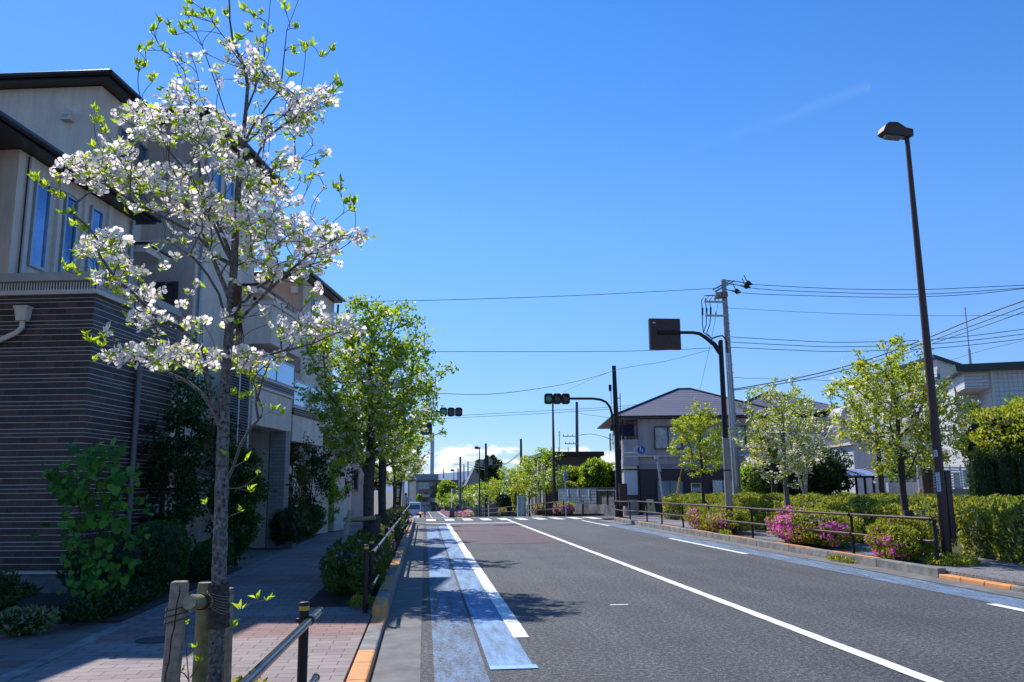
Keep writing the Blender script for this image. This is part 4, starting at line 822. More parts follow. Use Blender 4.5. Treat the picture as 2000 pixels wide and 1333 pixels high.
O = Vector(t.location); a = at(821, 824, 63) - O; e = at(844, 850, 63) - O; b = MB().box(a.x, e.x, 0, .15, e.z, a.z); b.build('panel', mat('navy_back', (.03, .03, .055), .4), t, bevel=.01); b = MB(); b.tube([(0, -.1, 0), (0, -.1, a.z - .6), (.3, -.1, a.z - .35), (1., -.1, a.z - .3), (e.x, -.1, a.z - .3)], .06, 8); b.build('pole', M_BROWND, t)
# round blue pedestrian sign on the right pole
c = at(1252.5, 879, 40.0); t = thing('pedestrian_sign', 'round blue pedestrian sign on a white arm beside the purple house', 'sign', c)
MB().disc((0, 0, 0), .2, (0, 1, 0), .016, 32).build('face', M_SBLUE, t); MB().disc((-.12, .14, -.01), .2, (0, 1, 0), .014, 32).build('rear_disc', M_TRIM, t)
a = at(1218, 885, 40.2) - c; MB().tube([a, (-.05, .08, -.13)], .03, 10).tube([a, at(1217, 915, 40.2) - c], .025, 8).tube([a, at(1217, 868, 40.2) - c], .025, 8).build('arm', mat('white_enamel', (.7, .7, .72), .35), t)
# pictogram: adult and child
b = MB()
def fig(x, z, s):
    b.disc((x, -.0105, z + .085 * s), .018 * s, (0, 1, 0), .003, 12)
    b.hexa([(x - .022 * s, -.012, z), (x + .022 * s, -.012, z), (x + .018 * s, -.012, z + .062 * s), (x - .018 * s, -.012, z + .062 * s)], [(x - .022 * s, -.009, z), (x + .022 * s, -.009, z), (x + .018 * s, -.009, z + .062 * s), (x - .018 * s, -.009, z + .062 * s)])
    b.box(x - .02 * s, x - .005 * s, -.012, -.009, z - .07 * s, z).box(x + .005 * s, x + .02 * s, -.012, -.009, z - .07 * s, z)
fig(-.045, .03, 1.35); fig(.05, -.05, .95); b.build('pictogram', M_SWHITE, t)
pl_ = MB().box(-.2, .2, -.006, .006, -.31, -.225).build('caption_plate', M_SWHITE, t); text_mesh('lettering', '歩行者専用', .062, M_INK, pl_, (0, -.008, -.268))
# blue cycle route marker on its own post, seen edge on
c = at(1105.5, 1007, 53); c.z = zg(53) + .02; t = thing('sign_post', 'slim pale post with a narrow blue arrow shaped sign at the junction corner', 'sign', c)
hh = at(1105, 930, 53).z - c.z; MB().tube([(0, 0, 0), (0, 0, hh)], .045, 10).build('post', mat('pale_blue_post', (.42, .48, .58), .4), t); b = MB(); b.hexa([(-.10, -.05, hh - .3), (.10, -.05, hh - .3), (.10, .05, hh - .3), (-.10, .05, hh - .3)], [(-.08, -.05, hh), (.08, -.05, hh), (.08, .05, hh), (-.08, .05, hh)]); b.hexa([(-.11, -.04, hh + .01), (.11, -.04, hh + .01), (.11, .04, hh + .01), (-.11, .04, hh + .01)], [(-.01, -.02, hh + .42), (.01, -.02, hh + .42), (.01, .02, hh + .42), (-.01, .02, hh + .42)])
b.build('sign', mat('bright_sign_blue', (.04, .22, .62), .3), t)
for px, py, Y, lab in ((1139, 1008, 51.5, 'dark bollard with a white ring in front of the grey block fence'),):
    c = at(px, py, Y); c.z = zg(Y) + .02; t = thing('bollard', lab, 'bollard', c); b = MB(); b.tube([(0, 0, 0), (0, 0, .74)], .055, 12, 0).tube([(0, 0, .74), (0, 0, .8)], .058, 12, 1).tube([(0, 0, .8), (0, 0, .86), (0, 0, .88)], [.058, .055, .03], 12, 0); b.build('shaft', [M_BROWND, M_SWHITE], t)
# yellow fabric banner tied to the right guardrail
c = at(1404, 1010, 25.9); c.x = 9.08; t = thing('banner', 'creased lime yellow cloth banner tied between the two pipes of the right guardrail', 'banner', c)
vs = []; nx, nz = 22, 6
for j in range(nz + 1):
    for i in range(nx + 1):
        u = i / nx; vs.append(((u - .5) * 1.15 + .01 * math.sin(j), .02 * math.sin(u * 22) * (1 - .4 * j / nz) + .012 * math.sin(u * 47), .19 - .38 * j / nz - .035 * math.sin(u * 3.14) * (1 - j / nz) * 1.2))
b = MB().add([(x * .9, y, z * .88) for x, y, z in vs], [(j * (nx + 1) + i, j * (nx + 1) + i + 1, (j + 1) * (nx + 1) + i + 1, (j + 1) * (nx + 1) + i) for j in range(nz) for i in range(nx)], 0, True)
b.build('cloth', mat('lime_cloth', (.60, .62, .12), .7, col2=(.55, .57, .10)), t, rotz=0)
b = MB()
for x in (-.45, -.38, -.31, -.24, .22, .29, .36, .43): b.box(x, x + .04, -.042, -.039, -.13, -.08)
b.build('lettering', M_INK, t)
t.rotation_euler.z = R(-84)
# yellow A-frame sign
c = at(1272, 1000, 50); c.z = zg(50) + .04; t = thing('a_frame_sign', 'yellow folding no parking stand sign in front of the purple house', 'sign', c)
M_AY = mat('pale_yellow_plastic', (.62, .52, .20), .5)
b = MB(); hb = .3; b.hexa([(-hb, 0, .06), (hb, 0, .06), (hb, .04, .06), (-hb, .04, .06)], [(-.2, .15, .9), (.2, .15, .9), (.2, .19, .9), (-.2, .19, .9)]); b.hexa([(-hb, .42, .06), (hb, .42, .06), (hb, .46, .06), (-hb, .46, .06)], [(-.2, .22, .9), (.2, .22, .9), (.2, .26, .9), (-.2, .26, .9)]); b.build('panel', M_AY, t, bevel=.02)
MB().box(-.36, .36, -.03, .5, 0, .055).build('base', M_SBLUE, t, bevel=.01)
pn = MB().hexa([(-.17, .075, .42), (.17, .075, .42), (.17, .085, .42), (-.17, .085, .42)], [(-.16, .135, .82), (.16, .135, .82), (.16, .145, .82), (-.16, .145, .82)]).build('notice', M_SWHITE, t)
d = MB().disc((0, .085, .64), .1, (0, 1, -.17), .012).build('no_parking_disc', M_SRED, t); MB().disc((0, .076, .64), .078, (0, 1, -.17), .01).build('disc_centre', M_SBLUE, d)
text_mesh('lettering', '駐車禁止', .085, mat('orange_ink', (.6, .2, .03), .5), t, (0, .025, .33), (R(80), 0, 0))
# leaning white mirror post, yellow cable guard, garden notice
t = thing('mirror_post', 'leaning white post with a small bracket in front of the purple house', 'pole', at(1298, 985, 48)); O = Vector(t.location); MB().tube([(0, 0, -.4), at(1284, 902, 48) - O], .06, 10).build('post', mat('grey_white_post', (.5, .52, .56), .4), t); q = at(1282, 896, 48) - O; MB().box(q.x - .1, q.x + .14, q.y - .05, q.y + .05, q.z - .05, q.z + .1).tube([at(1285, 905, 48) - O, at(1290, 922, 47.9) - O], .08, 8).build('bracket', M_STEEL, t)
t = thing('cable_guard', 'yellow tube guard sheathing the slanting guy wire beside the hedge', 'cable guard', at(1320, 966, 44)); O = Vector(t.location); MB().tube([(0, 0, -.3), at(1328, 933, 44) - O], .055, 8).tube([at(1328, 933, 44) - O, at(1331, 917, 44) - O], .015, 6).build('tube', mat('guard_yellow', (.70, .42, .02), .5), t)
t = thing('garden_notice', 'small framed notice board with a blue lower half behind the hedge', 'sign', at(1359, 962, 42)); O = Vector(t.location); a = at(1350, 944, 42) - O; e = at(1369, 960, 42) - O
MB().box(a.x, e.x, 0, .03, e.z, a.z).tube([((a.x + e.x) / 2, .05, -1.2), ((a.x + e.x) / 2, .05, a.z)], .02, 6).build('board', M_TRIM, t); zm = (a.z + e.z) / 2; MB().box(a.x + .03, e.x - .03, -.006, 0, zm, a.z - .03).build('upper_panel', mat('olive_panel', (.12, .12, .03), .5), t); lp = MB().box(a.x + .03, e.x - .03, -.006, 0, e.z + .02, zm - .01).build('lower_panel', mat('pale_blue_panel', (.18, .26, .55), .5), t)
b = MB(); [b.box(a.x + .08 + k * .13, a.x + .15 + k * .13, -.009, -.0065, e.z + .06, zm - .05) for k in range(3)]; b.build('lettering', M_SWHITE, lp)

# ================================================================== UTILITY POLES AND WIRES
M_WIRE = mat('cable', (.016, .018, .022), .5); M_WIREG = mat('blue_grey_cable', (.05, .09, .12), .5)
def upole(label, base, top, r0, r1, m=M_CONC, arms=(), group='utility poles', extra=None):
    t = thing('utility_pole', label, 'utility pole', base, 0, group); top = Vector(top) - Vector(base)
    b = MB(); b.tube([(0, 0, -.2), top], [r0, r1], 16); b.tube([top - Vector((0, 0, .05)), top + Vector((0, 0, .03))], [r1 * 1.1, r1 * .9], 12); p = b.build('pole', m, t)
    for (z, x0, x1, dy) in arms:
        f = z / top.z; x = top.x * f; c = MB(); c.box(x + x0, x + x1, dy - .04 - r0, dy + .04 - r0, z - .04, z + .04)
        n = max(2, int((x1 - x0) / .4))
        c.build('crossarm', M_STEEL, t); c = MB()
        for i in range(n + 1):
            xx = x + x0 + .06 + (x1 - x0 - .12) * i / n
            if abs(xx - x) > .18: c.tube([(xx, dy - r0, z + .04), (xx, dy - r0, z + .09), (xx, dy - r0, z + .17)], [.03, .045, .025], 8)
        if c.v: c.build('insulator', mat('porcelain', (.5, .48, .45), .3), t)
    return t, top
BP = Vector((13.75, 36, .14)); TP = at(1413, 548, 36)
t, tp = upole('tall concrete utility pole rising behind the curved sign pole on the right', BP, TP, .19, .115, arms=((9.75, -1.0, .0, .1), (9.1, -1.0, .0, .1)))
O = BP; b = MB()
b.tube([at(1393, 566, 35.5) - O, at(1425, 549, 36.6) - O], .04, 6).tube([at(1397, 570, 35.5) - O, at(1434, 549, 36.8) - O], .04, 6); b.build('crossarm', M_STEEL, t)
b = MB(); b.tube([at(1402, 572, 36) - O, at(1403, 583, 36) - O], [.14, .22], 12); b.build('insulator_can', MATS['pole_concrete'], t); qa = at(1402, 573, 36) - O; qb = at(1417, 583, 36) - O; b = MB().box(qa.x, qb.x, -.32, -.06, qb.z, qa.z); b.build('switch_gear', mat('rusty_switch', (.22, .17, .15), .6, col2=(.12, .09, .08)), t)
b = MB()
for (x, y) in ((1370, 590), (1378, 590), (1386, 589)):
    b.tube([at(1398, 577, 36) - O, at(x + 6, y - 12, 36) - O, at(x, y - 2, 36) - O, at(x + 1, y + 8, 36) - O, at(x + 2, y + 27, 36) - O, at(x + 2 - (x - 1370) * .1, y + 45, 36) - O, at(1374, y + 60, 36) - O if x < 1380 else at(1380, y + 62, 36) - O, at(1390, 661, 36) - O], .022, 6); b.tube([at(x + 2, y + 12, 36) - O, at(x + 2, y + 26, 36) - O], .045, 8)
b.tube([at(1390, 662, 36) - O, at(1400, 658, 36) - O, at(1411, 656, 36) - O, at(1418, 664, 35.9) - O, at(1421, 700, 35.8) - O, at(1424, 760, 35.8) - O], .035, 8)
b.build('cable_loops', M_WIRE, t)
b = MB()
for (x, y) in ((1450, 552), (1446, 558), (1428, 568)):
    b.tube([at(x, y, 36.2) - O, at(x + 9, y + 2, 36.2) - O], [.05, .05], 8, 1); b.tube([at(x, y, 36.2) - O, at(1418, y - 4 if y < 565 else y - 2, 36.05) - O], .02, 6, 0); b.tube([at(x + 7, y - 1, 36.2) - O, at(x + 12, y + 2, 36.2) - O, at(x + 20, y + 4, 36.2) - O], [.09, .13, .02], 8, 0); b.tube([at(x + 3, y - 14, 36.2) - O, at(x + 10, y, 36.2) - O], .02, 6, 0)
b.build('strain_insulator', [M_WIRE, mat('porcelain', (.5, .48, .45), .3)], t)
b = MB(); b.tube([at(1422, 690, 35.75) - O, at(1441, 950, 35.75) - O], .075, 10)
b.build('cable_conduit', M_STEEL, t)
b = MB()
for y in range(600, 930, 16): x = 1416 + (y - 600) * .075; b.tube([at(x, y, 35.9) - O, at(x + 7, y, 35.9) - O], .012, 5)
b.build('step_bolt', M_WIRE, t)
def wire(label, pts, Ys, r=.014, group='overhead cables', m=None, sag=True, wavy=0):
    n = len(pts); Y = [Ys[0] + (Ys[-1] - Ys[0]) * i / (n - 1) for i in range(n)] if len(Ys) == 2 else Ys
    W_ = [at(x, y, yy) for (x, y), yy in zip(pts, Y)]; out = []
    # catmull-rom through the points
    for i in range(n - 1):
        p0, p1, p2, p3 = W_[max(0, i - 1)], W_[i], W_[i + 1], W_[min(n - 1, i + 2)]
        for k in range(6):
            u = k / 6; out.append(.5 * ((2 * p1) + (p2 - p0) * u + (2 * p0 - 5 * p1 + 4 * p2 - p3) * u * u + (3 * p1 - p0 - 3 * p2 + p3) * u ** 3))
    out.append(W_[-1]); o = out[0].copy()
    if wavy: out = [p + Vector((0, 0, wavy * math.sin(i * 2.2))) for i, p in enumerate(out)]
    MB().tube([p - o for p in out], r, 5).build('overhead_cable', m or M_WIRE, label=label, cat='cable', group=group, loc=o)
wire('highest thin cable crossing the sky from the far townhouse to the concrete pole', [(640, 590), (840, 587), (1092, 579), (1260, 571), (1405, 563)], (31, 36), .012, m=M_WIREG)
wire('second thin cable crossing the sky behind the square sign board', [(700, 686), (865, 687), (1165, 687), (1300, 684), (1392, 680)], (34, 36), .012, m=M_WIREG)
wire('thick drooping cable ending on the dark signal pole from the left', [(700, 762), (860, 769), (960, 770), (1060, 758), (1130, 744), (1190, 727)], (46, 40), .017)
wire('thin cable rising from the dark signal pole to the concrete pole', [(1100, 766), (1200, 724), (1300, 706), (1385, 684)], (40, 36), .009)
wire('upper of two faint cables low across the junction', [(880, 813), (1040, 804), (1200, 795), (1300, 784), (1330, 783)], (60, 56), .014, m=M_WIREG)
wire('lower of two faint cables low across the junction', [(860, 818), (1040, 809), (1200, 799), (1320, 788)], (60, 56), .014, m=M_WIREG)
wire('top cable of the upper three to the right of the concrete pole', [(1466, 556), (1600, 563), (1700, 566), (1800, 566), (1900, 562), (2010, 557)], (36, 31))
wire('middle cable of the upper three to the right of the concrete pole', [(1456, 562), (1530, 568), (1700, 574), (1800, 575), (1900, 570), (2010, 562)], (36, 31))
wire('bottom cable of the upper three to the right of the concrete pole', [(1440, 570), (1485, 575), (1700, 581), (1800, 580), (1900, 575), (2010, 563)], (36, 31))
wire('fine telephone cable with a white bead crossing behind the tall lamp', [(1420, 602), (1590, 611), (1750, 616), (1900, 617), (2010, 615)], (36, 33), .008, m=M_WIREG)
for k, lab in enumerate(('top', 'middle', 'bottom')):
    wire(f'{lab} cable of the lower three to the right of the concrete pole', [(1422, 657 + 10 * k), (1434, 659 + 10 * k), (1540, 665 + 9.5 * k), (1640, 669 + 9 * k), (1800, 665 + 8.5 * k), (1900, 656 + 9 * k), (2010, 642 + 9.5 * k)], (36, 31))
wire('upper thick cable climbing to the right past the yellow green tree', [(1431, 761), (1560, 738), (1680, 708), (1800, 665), (1900, 624), (2010, 584)], (36, 26), .024)
wire('lower thick cable climbing to the right past the yellow green tree', [(1432, 763), (1560, 744), (1690, 712), (1800, 673), (1900, 636), (2010, 596)], (36, 26), .018)
wire('third climbing cable joining the thick pair near the right edge', [(1700, 717), (1820, 672), (1900, 645), (2010, 606)], (33, 26), .014)
wire('wavy thin cable low on the concrete pole heading right', [(1432, 738), (1530, 741), (1640, 744), (1700, 743)], (36, 34), .009, wavy=.02, m=M_WIREG)
wire('faint slanting guy wire from the concrete pole to the purple roof', [(1404, 584), (1388, 670), (1366, 766)], (36, 52), .01, m=M_WIREG)
wire('fine slanting cable near the right edge above the green roof', [(1850, 706), (1930, 682), (2010, 664)], (38, 36), .008, m=M_WIREG)
wire('thin cable from the distant hilltop pole toward the right', [(1131, 808), (1160, 812), (1200, 818)], (75, 60), .02); wire('slack cable from the distant hilltop pole to the purple house eave', [(1131, 851), (1150, 848), (1175, 852), (1196, 860)], (75, 60), .025)
for px, py0, py1, Y, r, lab, arms in ((1127, 786, 884, 78, .16, 'distant concrete utility pole above the brown flat roofed building', ((5.6, -1.1, .2, 0), (6.7, -1.2, .1, 0), (7.4, -1.4, 0, 0))),
      (1018, 858, 960, 100, .16, 'dark plain utility pole rising behind the roadside trees', ((5.7, -.3, .3, 0),)), (949.5, 867, 960, 112, .17, 'dark utility pole carrying two grey transformers in front of the round tree', ()),
      (899.5, 893, 975, 140, .2, 'utility pole with a rack of fittings at its top above the beige house', ((10.2, -1., .1, 0),)), (895, 915, 960, 170, .15, 'thin dark pole left of the rack carrying one', ()), (906.5, 907, 960, 190, .16, 'thin pole close right of the rack carrying one', ()), (914.5, 902, 960, 200, .17, 'right hand thin pole of the far cluster', ()), (867, 916, 975, 260, .17, 'far pole standing above the distant flats', ((15, -1, .8, 0),))):
    base = at(px, 960, Y); base.z = zg(Y); tpx = at(px - .5, py0, Y); tt, tv = upole(lab, base, tpx, r * 1.2, r * .8, M_BROWND if 'dark' in lab else mat('far_pole', (.10, .11, .13), .7), [(min(z, tpx.z - base.z - .3) if Y < 130 else tpx.z - base.z - 1.2, a, c, d) for z, a, c, d in arms])
    if 'transformers' in lab: MB().tube([(-.6, 0, tv.z - 2.9), (-.6, 0, tv.z - 2.1)], .25, 10).tube([(.6, 0, tv.z - 2.9), (.6, 0, tv.z - 2.1)], .25, 10).build('transformer', M_CONC, tt)
for k, (a, b_) in enumerate((((951, 910), (1017, 883)), ((951, 913), (1017, 887)))):
    wire(('upper' if k == 0 else 'lower') + ' sagging cable between the two dark far poles', [a, (985, 906 + 2 * k), (1000, 897 + 2 * k), b_], (112, 100), .03)
for k in range(3): wire(('upper', 'middle', 'lower')[k] + ' cable fanning right from the rack carrying far pole', [(902, 898 + 5 * k), (915, 903 + 5 * k), (948, 908 + 5 * k)], (140, 112), .03)
t = thing('antenna', 'thin rooftop antenna mast above the brown flat roofed building', 'antenna', at(1093, 884, 70)); O = Vector(t.location); MB().tube([(0, 0, 0), at(1092.5, 842, 70) - O], .03, 6).tube([at(1090, 846, 70) - O, at(1095, 846, 70) - O], .02, 5).tube([at(1090.5, 851, 70) - O, at(1094.5, 851, 70) - O], .02, 5).build('mast', M_STEEL, t)
# ================================================================== RIGHT HAND BUILDINGS
M_MAUVE = mat('mauve_siding', (.46, .40, .405), .8, col2=(.42, .365, .37), scale=2., bump=.2, bscale=70); M_MAROON = tile_mat('maroon_brick', (.075, .04, .045), (.06, .035, .04), (.04, .025, .03), .24, .08)
def tile_roof_mat():
    m = tile_mat('purple_roof_tiles', (.20, .18, .215), (.17, .155, .185), (.065, .06, .07), 8., .17, ms=.02, rough=.5); return m
M_RTILE = tile_roof_mat()
def hip(t, x0, x1, y0, y1, z, h, ov=.6, m=None, name='roof', ridge_in=None, snow=True):
    m = m or M_RTILE; x0 -= ov; x1 += ov; y0 -= ov; y1 += ov; w_ = min(x1 - x0, y1 - y0) / 2; ri = ridge_in or w_
    if x1 - x0 >= y1 - y0: r0, r1 = (x0 + ri, (y0 + y1) / 2), (x1 - ri, (y0 + y1) / 2)
    else: r0, r1 = ((x0 + x1) / 2, y0 + ri), ((x0 + x1) / 2, y1 - ri)
    b = MB(); lo = [(x0, y0, z), (x1, y0, z), (x1, y1, z), (x0, y1, z)]; up = [(x, y, z + .12) for x, y, _ in lo]; b.hexa(lo, up, 1)
    v = [(x, y, z + .125) for x, y, _ in lo] + [(*r0, z + h), (*r1, z + h)]
    b.add(v, [(0, 1, 5, 4), (1, 2, 5), (2, 3, 4, 5), (3, 0, 4)] if x1 - x0 >= y1 - y0 else [(0, 1, 4), (1, 2, 5, 4), (2, 3, 5), (3, 0, 4, 5)], 0)
    if snow:
        for i in range(int((x1 - x0 - 2) / 1.35)):
            b.box(x0 + 1.2 + i * 1.35, x0 + 1.6 + i * 1.35, y0 + .55, y0 + .65, z + .2 + .02, z + .36, 2)
    for a, c in ((v[0], v[4]), (v[3], v[4]), (v[1], v[5]), (v[2], v[5]), (v[4], v[5])): b.tube([Vector(a) + Vector((0, 0, .02)), Vector(c) + Vector((0, 0, .03))], .07, 6, 2)
    r = b.build(name, [m, MATS['mauve_trim'] if 'mauve_trim' in MATS else mat('mauve_trim', (.22, .18, .19), .6), M_ROOFD], t)
    MB().tube([(x0, y0 - .07, z + .06), (x1, y0 - .07, z + .06)], .07, 8).tube([(x0 - .07, y0, z + .06), (x0 - .07, y1, z + .06)], .07, 8).build('gutter', M_GUTD, r); return r
# --- purple house
t = thing('house', 'purple grey two storey house with hipped roof and maroon brick lower storey', 'house', (12.95, 54, -.35), -R(7))
box(t, 'lower_wall', M_MAROON, 1.15, 15, .35, 10, 0, 3.05); box(t, 'upper_wall', M_MAUVE, 1.1, 15, .3, 10, 3.4, 6.35)
box(t, 'band', MATS['mauve_trim'] if 'mauve_trim' in MATS else mat('mauve_trim', (.30, .26, .27), .6), 1.05, 15.05, .25, 10.05, 3.055, 3.395)
box(t, 'wing_lower_wall', M_MAUVE, .15, 1.1, .6, 8, 0, 3.05); box(t, 'balcony_front', M_MAUVE, 0, 1.05, .0, .12, 3.3, 5.0, bevel=.01); box(t, 'balcony_side', mat('sunlit_painted_mauve', (.45, .42, .42), .8), 0, .12, .125, 4.5, 3.3, 5.0); box(t, 'balcony_floor', M_TRIM, .02, 1.04, .14, 8, 3.1, 3.29)  # balcony side uses a mauve copy with sunlight painted into its colour
box(t, 'wing_back_wall', M_STUCG, .5, 1.09, 2.2, 8, 3.3, 6.35); box(t, 'balcony_post', M_BROWND, .02, .12, .02, .12, 5.0, 6.35)
b = MB().tube([(.05, .05, 5.25), (1.05, .05, 5.25)], .03, 6); [b.tube([(.15 + k * .22, .05, 5.0), (.15 + k * .22, .05, 5.25)], .015, 5) for k in range(5)]; b.build('balcony_rail', M_BROWND, t)
box(t, 'ledge', M_TRIM, -.03, 15.06, -.03, .29, 3.86, 3.94)
hip(t, 0.1, 10.2, .2, 9.4, 6.4, 2.45, ov=.75); hip(t, 8.2, 15, 2.6, 10, 6.9, 1.85, ov=.6, name='rear_roof', snow=False)
downpipe(t, 1.0, .15, 0, 6.3, M_FRAMED, .06); MB().tube([(-.6, -.5, 6.45), (-.3, -.35, 6.1), (.9, .1, 6.0)], .05, 6).build('gutter_elbow', M_FRAMED, t)
MB().box(-.45, .95, 1.2, 1.24, 5.35, 6.1).build('laundry', mat('navy_cloth', (.02, .03, .10), .8), t)
M_BRF = mat('brown_window_frame', (.07, .045, .035), .4)
M_CURT = mat('glass_with_curtain', (.45, .48, .52), .12, col2=(.16, .19, .23), scale=1.6, spec=.9)
for x0, x1 in ((2.15, 4.0), (6.4, 8.2)): win_front(t, .298, x0, x1, 4.35, 5.85, M_BRF, M_CURT, mull=((x0 + x1) / 2,), d=.22)
for x0, x1 in ((2.2, 3.95), (5.8, 7.3)):
    win_front(t, .348, x0, x1, .95, 2.35, M_BRF, M_GLASSF, mull=((x0 + x1) / 2,), d=.14)
    b = MB(); n = 9
    for k in range(-8, n + 8):
        for s in (1, -1):
            p0x = x0 + (x1 - x0) * k / n; z0, z1 = 1.0, 2.3; p1x = p0x + s * .8
            # clip to window
            pts = []
            for u in np.linspace(0, 1, 2): pts.append((p0x + (p1x - p0x) * u, z0 + (z1 - z0) * u))
            (xa, za), (xb, zb_) = pts
            def cl(xa, za, xb, zb_, lim, sg):
                return xa, za, xb, zb_
            ua, ub = 0., 1.
            dx = xb - xa
            for lim, sg in ((x0 + .05, 1), (x1 - .05, -1)):
                fa, fb = (xa - lim) * sg, (xb - lim) * sg
                if fa < 0 and fb < 0: ua, ub = 1, 0; break
                if fa < 0: ua = max(ua, fa / (fa - fb))
                elif fb < 0: ub = min(ub, fa / (fa - fb))
            if ub - ua > .03: b.tube([(xa + dx * ua, .2, za + (zb_ - za) * ua), (xa + dx * ub, .2, za + (zb_ - za) * ub)], .012, 4)
    b.build('lattice', M_FRAME, t)
box(t, 'white_panel', mat('white_board', (.68, .70, .76), .5), .1, 1.0, .45, .58, 1.4, 3.0, bevel=.01); box(t, 'brown_shelf', M_BRF, .05, 1.02, .42, .59, 1.1, 1.38); box(t, 'wing_skirt', M_STUCG, .1, 1.05, .45, .59, .0, 1.09)
for y in (3., 5.2, 7.2): box(t, 'side_window', M_GLASSD, -.02, .0, y, y + 1.2, 4.6, 5.9)
# --- long grey block fence with gate
A = Vector((9.62, 60.5, zg(60) - .05)); B_ = Vector((12.2, 52.4, zg(52) - .1)); an = math.atan2(B_.y - A.y, B_.x - A.x); Lf = (B_ - A).length
t = thing('block_fence', 'grey glass block patterned fence on a stained concrete base along the side street', 'fence', A, an)
box(t, 'concrete_base', mat('stained_concrete', (.40, .37, .33), .9, col2=(.12, .11, .10), scale=1.3, det=10), 0, Lf, 0, .2, -.5, .95)
box(t, 'block_panel', tile_mat('glass_block', (.30, .34, .35), (.13, .17, .18), (.05, .065, .07), .3, .2, ms=.025, rough=.35, off=0), 0, Lf * .66, .04, .16, .955, 2.0)
box(t, 'coping', M_BROWND, -.03, Lf, .02, .18, 2.002, 2.06)
for u in (.18, .36, .54): box(t, 'fence_light', M_SWHITE, Lf * u, Lf * u + .12, -.02, .035, 1.45, 1.95, bevel=.008)
b = MB()
for k in range(13): b.box(Lf * .665, Lf * .99, .05, .1, .98 + k * .078, 1.03 + k * .078)
b.box(Lf * .66, Lf * .67, .02, .12, .95, 2.0).box(Lf * .82, Lf * .83, .02, .12, .95, 2.0).box(Lf * .985, Lf, .02, .12, .95, 2.0); b.build('gate', M_BROWND, t)
MB().box(Lf * .675, Lf * .98, .0, .03, 1.86, 1.9).box(Lf * .96, Lf * .975, .0, .03, 1.0, 1.85).build('gate_rail', M_FRAME, t)
# --- brown flat roofed building
t = thing('house', 'dark brown brick flat roofed building behind the roadside trees', 'house', (9.75, 67, zg(67)))
box(t, 'wall', tile_mat('dark_brown_brick', (.10, .07, .055), (.075, .055, .045), (.05, .04, .035), .4, .1), 0, 4.5, 0, 12, 0, 4.75)
b = MB().box(-.25, 4.75, -.25, 12.2, 4.76, 5.12); b.build('roof', M_ROOFD, t, bevel=.06)
win_front(t, -.001, 2.9, 3.35, 2.9, 4.15, M_FRAME, M_GLASSD); b = MB().box(3.9, 4.15, -.08, -.002, 4.2, 4.45); b.build('vent', M_CONC, t, bevel=.02)
for y in (1.5, 4, 6.5, 9): b = box(t, 'side_pilaster', M_STUC, -.14, -.002, y, y + .35, 0, 4.7); 
for y in (2.5, 5, 8): MB().box(-.03, -.003, y, y + .9, 2.6, 4.3).build('side_window', M_GLASSD, t)
for x in (.6, 1.2, 2.0): MB().tube([(x, 1, 5.12), (x, 1, 5.5)], .03, 5).build('roof_pin', M_ROOFD, t)
# --- white tiled apartment on the right
M_WT = tile_mat('white_square_tiles', (.62, .60, .58), (.57, .56, .55), (.34, .33, .33), .2, .2, ms=.012, rough=.5, off=0); M_WS = tile_mat('white_siding', (.62, .61, .60), (.60, .59, .58), (.24, .24, .25), 1.6, .155, ms=.012, rough=.5)
c0 = at(1880, 715, 36); t = thing('apartment_building', 'white tiled two storey apartment building with dark green roof edge on the right', 'building', (c0.x, 36, .15), -R(23.6))
H_ = c0.z - .15 - .3
box(t, 'wall', M_WT, 1.05, 9, 0, 2.4, 0, H_); box(t, 'side_wall', M_WS, 0, 9, 2.4, 12, 0, H_); box(t, 'lintel', M_WS, 0, 1.045, .0, 2.395, H_ - .75, H_)
box(t, 'balcony_parapet', M_WS, -.05, 1.04, -.05, .1, 2.1, 4.1); box(t, 'balcony_parapet', M_WS, -.05, .1, .105, 2.39, 2.1, 4.1); box(t, 'balcony_floor', M_TRIM, .1, 1.04, .1, 2.39, 3.0, 3.12)
box(t, 'lower_parapet', M_WS, -.05, 1.04, -.06, .09, 0, 1.35); box(t, 'lower_parapet', M_WS, -.05, .1, .095, 2.39, 0, 1.35)
MB().box(.25, .95, 2.34, 2.395, 3.2, 5.3).build('balcony_door', M_GLASSD, t); MB().box(.3, 1.0, 2.34, 2.395, .3, 2.0).build('balcony_door', M_GLASSD, t)
b = MB().tube([(0, 0, 4.25), (1.0, 0, 4.25)], .03, 6).tube([(0, 0, 4.25), (0, 2.3, 4.25)], .03, 6).tube([(0, 0, 4.4), (0, 2.3, 4.4)], .025, 6); [b.tube([(0, y, 4.1), (0, y, 4.4)], .02, 5) for y in (0, .8, 1.6, 2.3)]; b.build('balcony_rail', M_FRAME, t)
MB().hexa([(-.35, -.45, H_), (9.4, -.45, H_), (9.4, 12.3, H_), (-.35, 12.3, H_)], [(-.42, -.5, H_ + .32), (9.4, -.5, H_ + .32), (9.4, 12.3, H_ + .32), (-.42, 12.3, H_ + .32)]).build('roof', mat('dark_green_fascia', (.018, .055, .06), .35, col2=(.016, .05, .055)), t)
downpipe(t, 1.15, -.06, 0, H_, M_TRIM, .07); win_front(t, -.001, 3.05, 5.2, 3.9, H_ - .5, M_FRAME, M_GLASSD, d=.12)
box(t, 'base_wall', mat('tan_wall', (.36, .30, .28), .85), -.12, 1.3, -.5, 12, -.1, .0 + .02)
for k in range(2): MB().tube([(-.05, 5.3 + k * .35, 3.1), (-.12, 5.3 + k * .35, 3.2), (-.12, 5.5 + k * .35, 3.2), (-.06, 5.5 + k * .35, 2.7)], .03, 6).build('vent_pipe', M_STUCG, t)
MB().box(-.04, -.002, 3.2, 4.6, .4, 2.0).build('side_window', M_FRAMED, t)
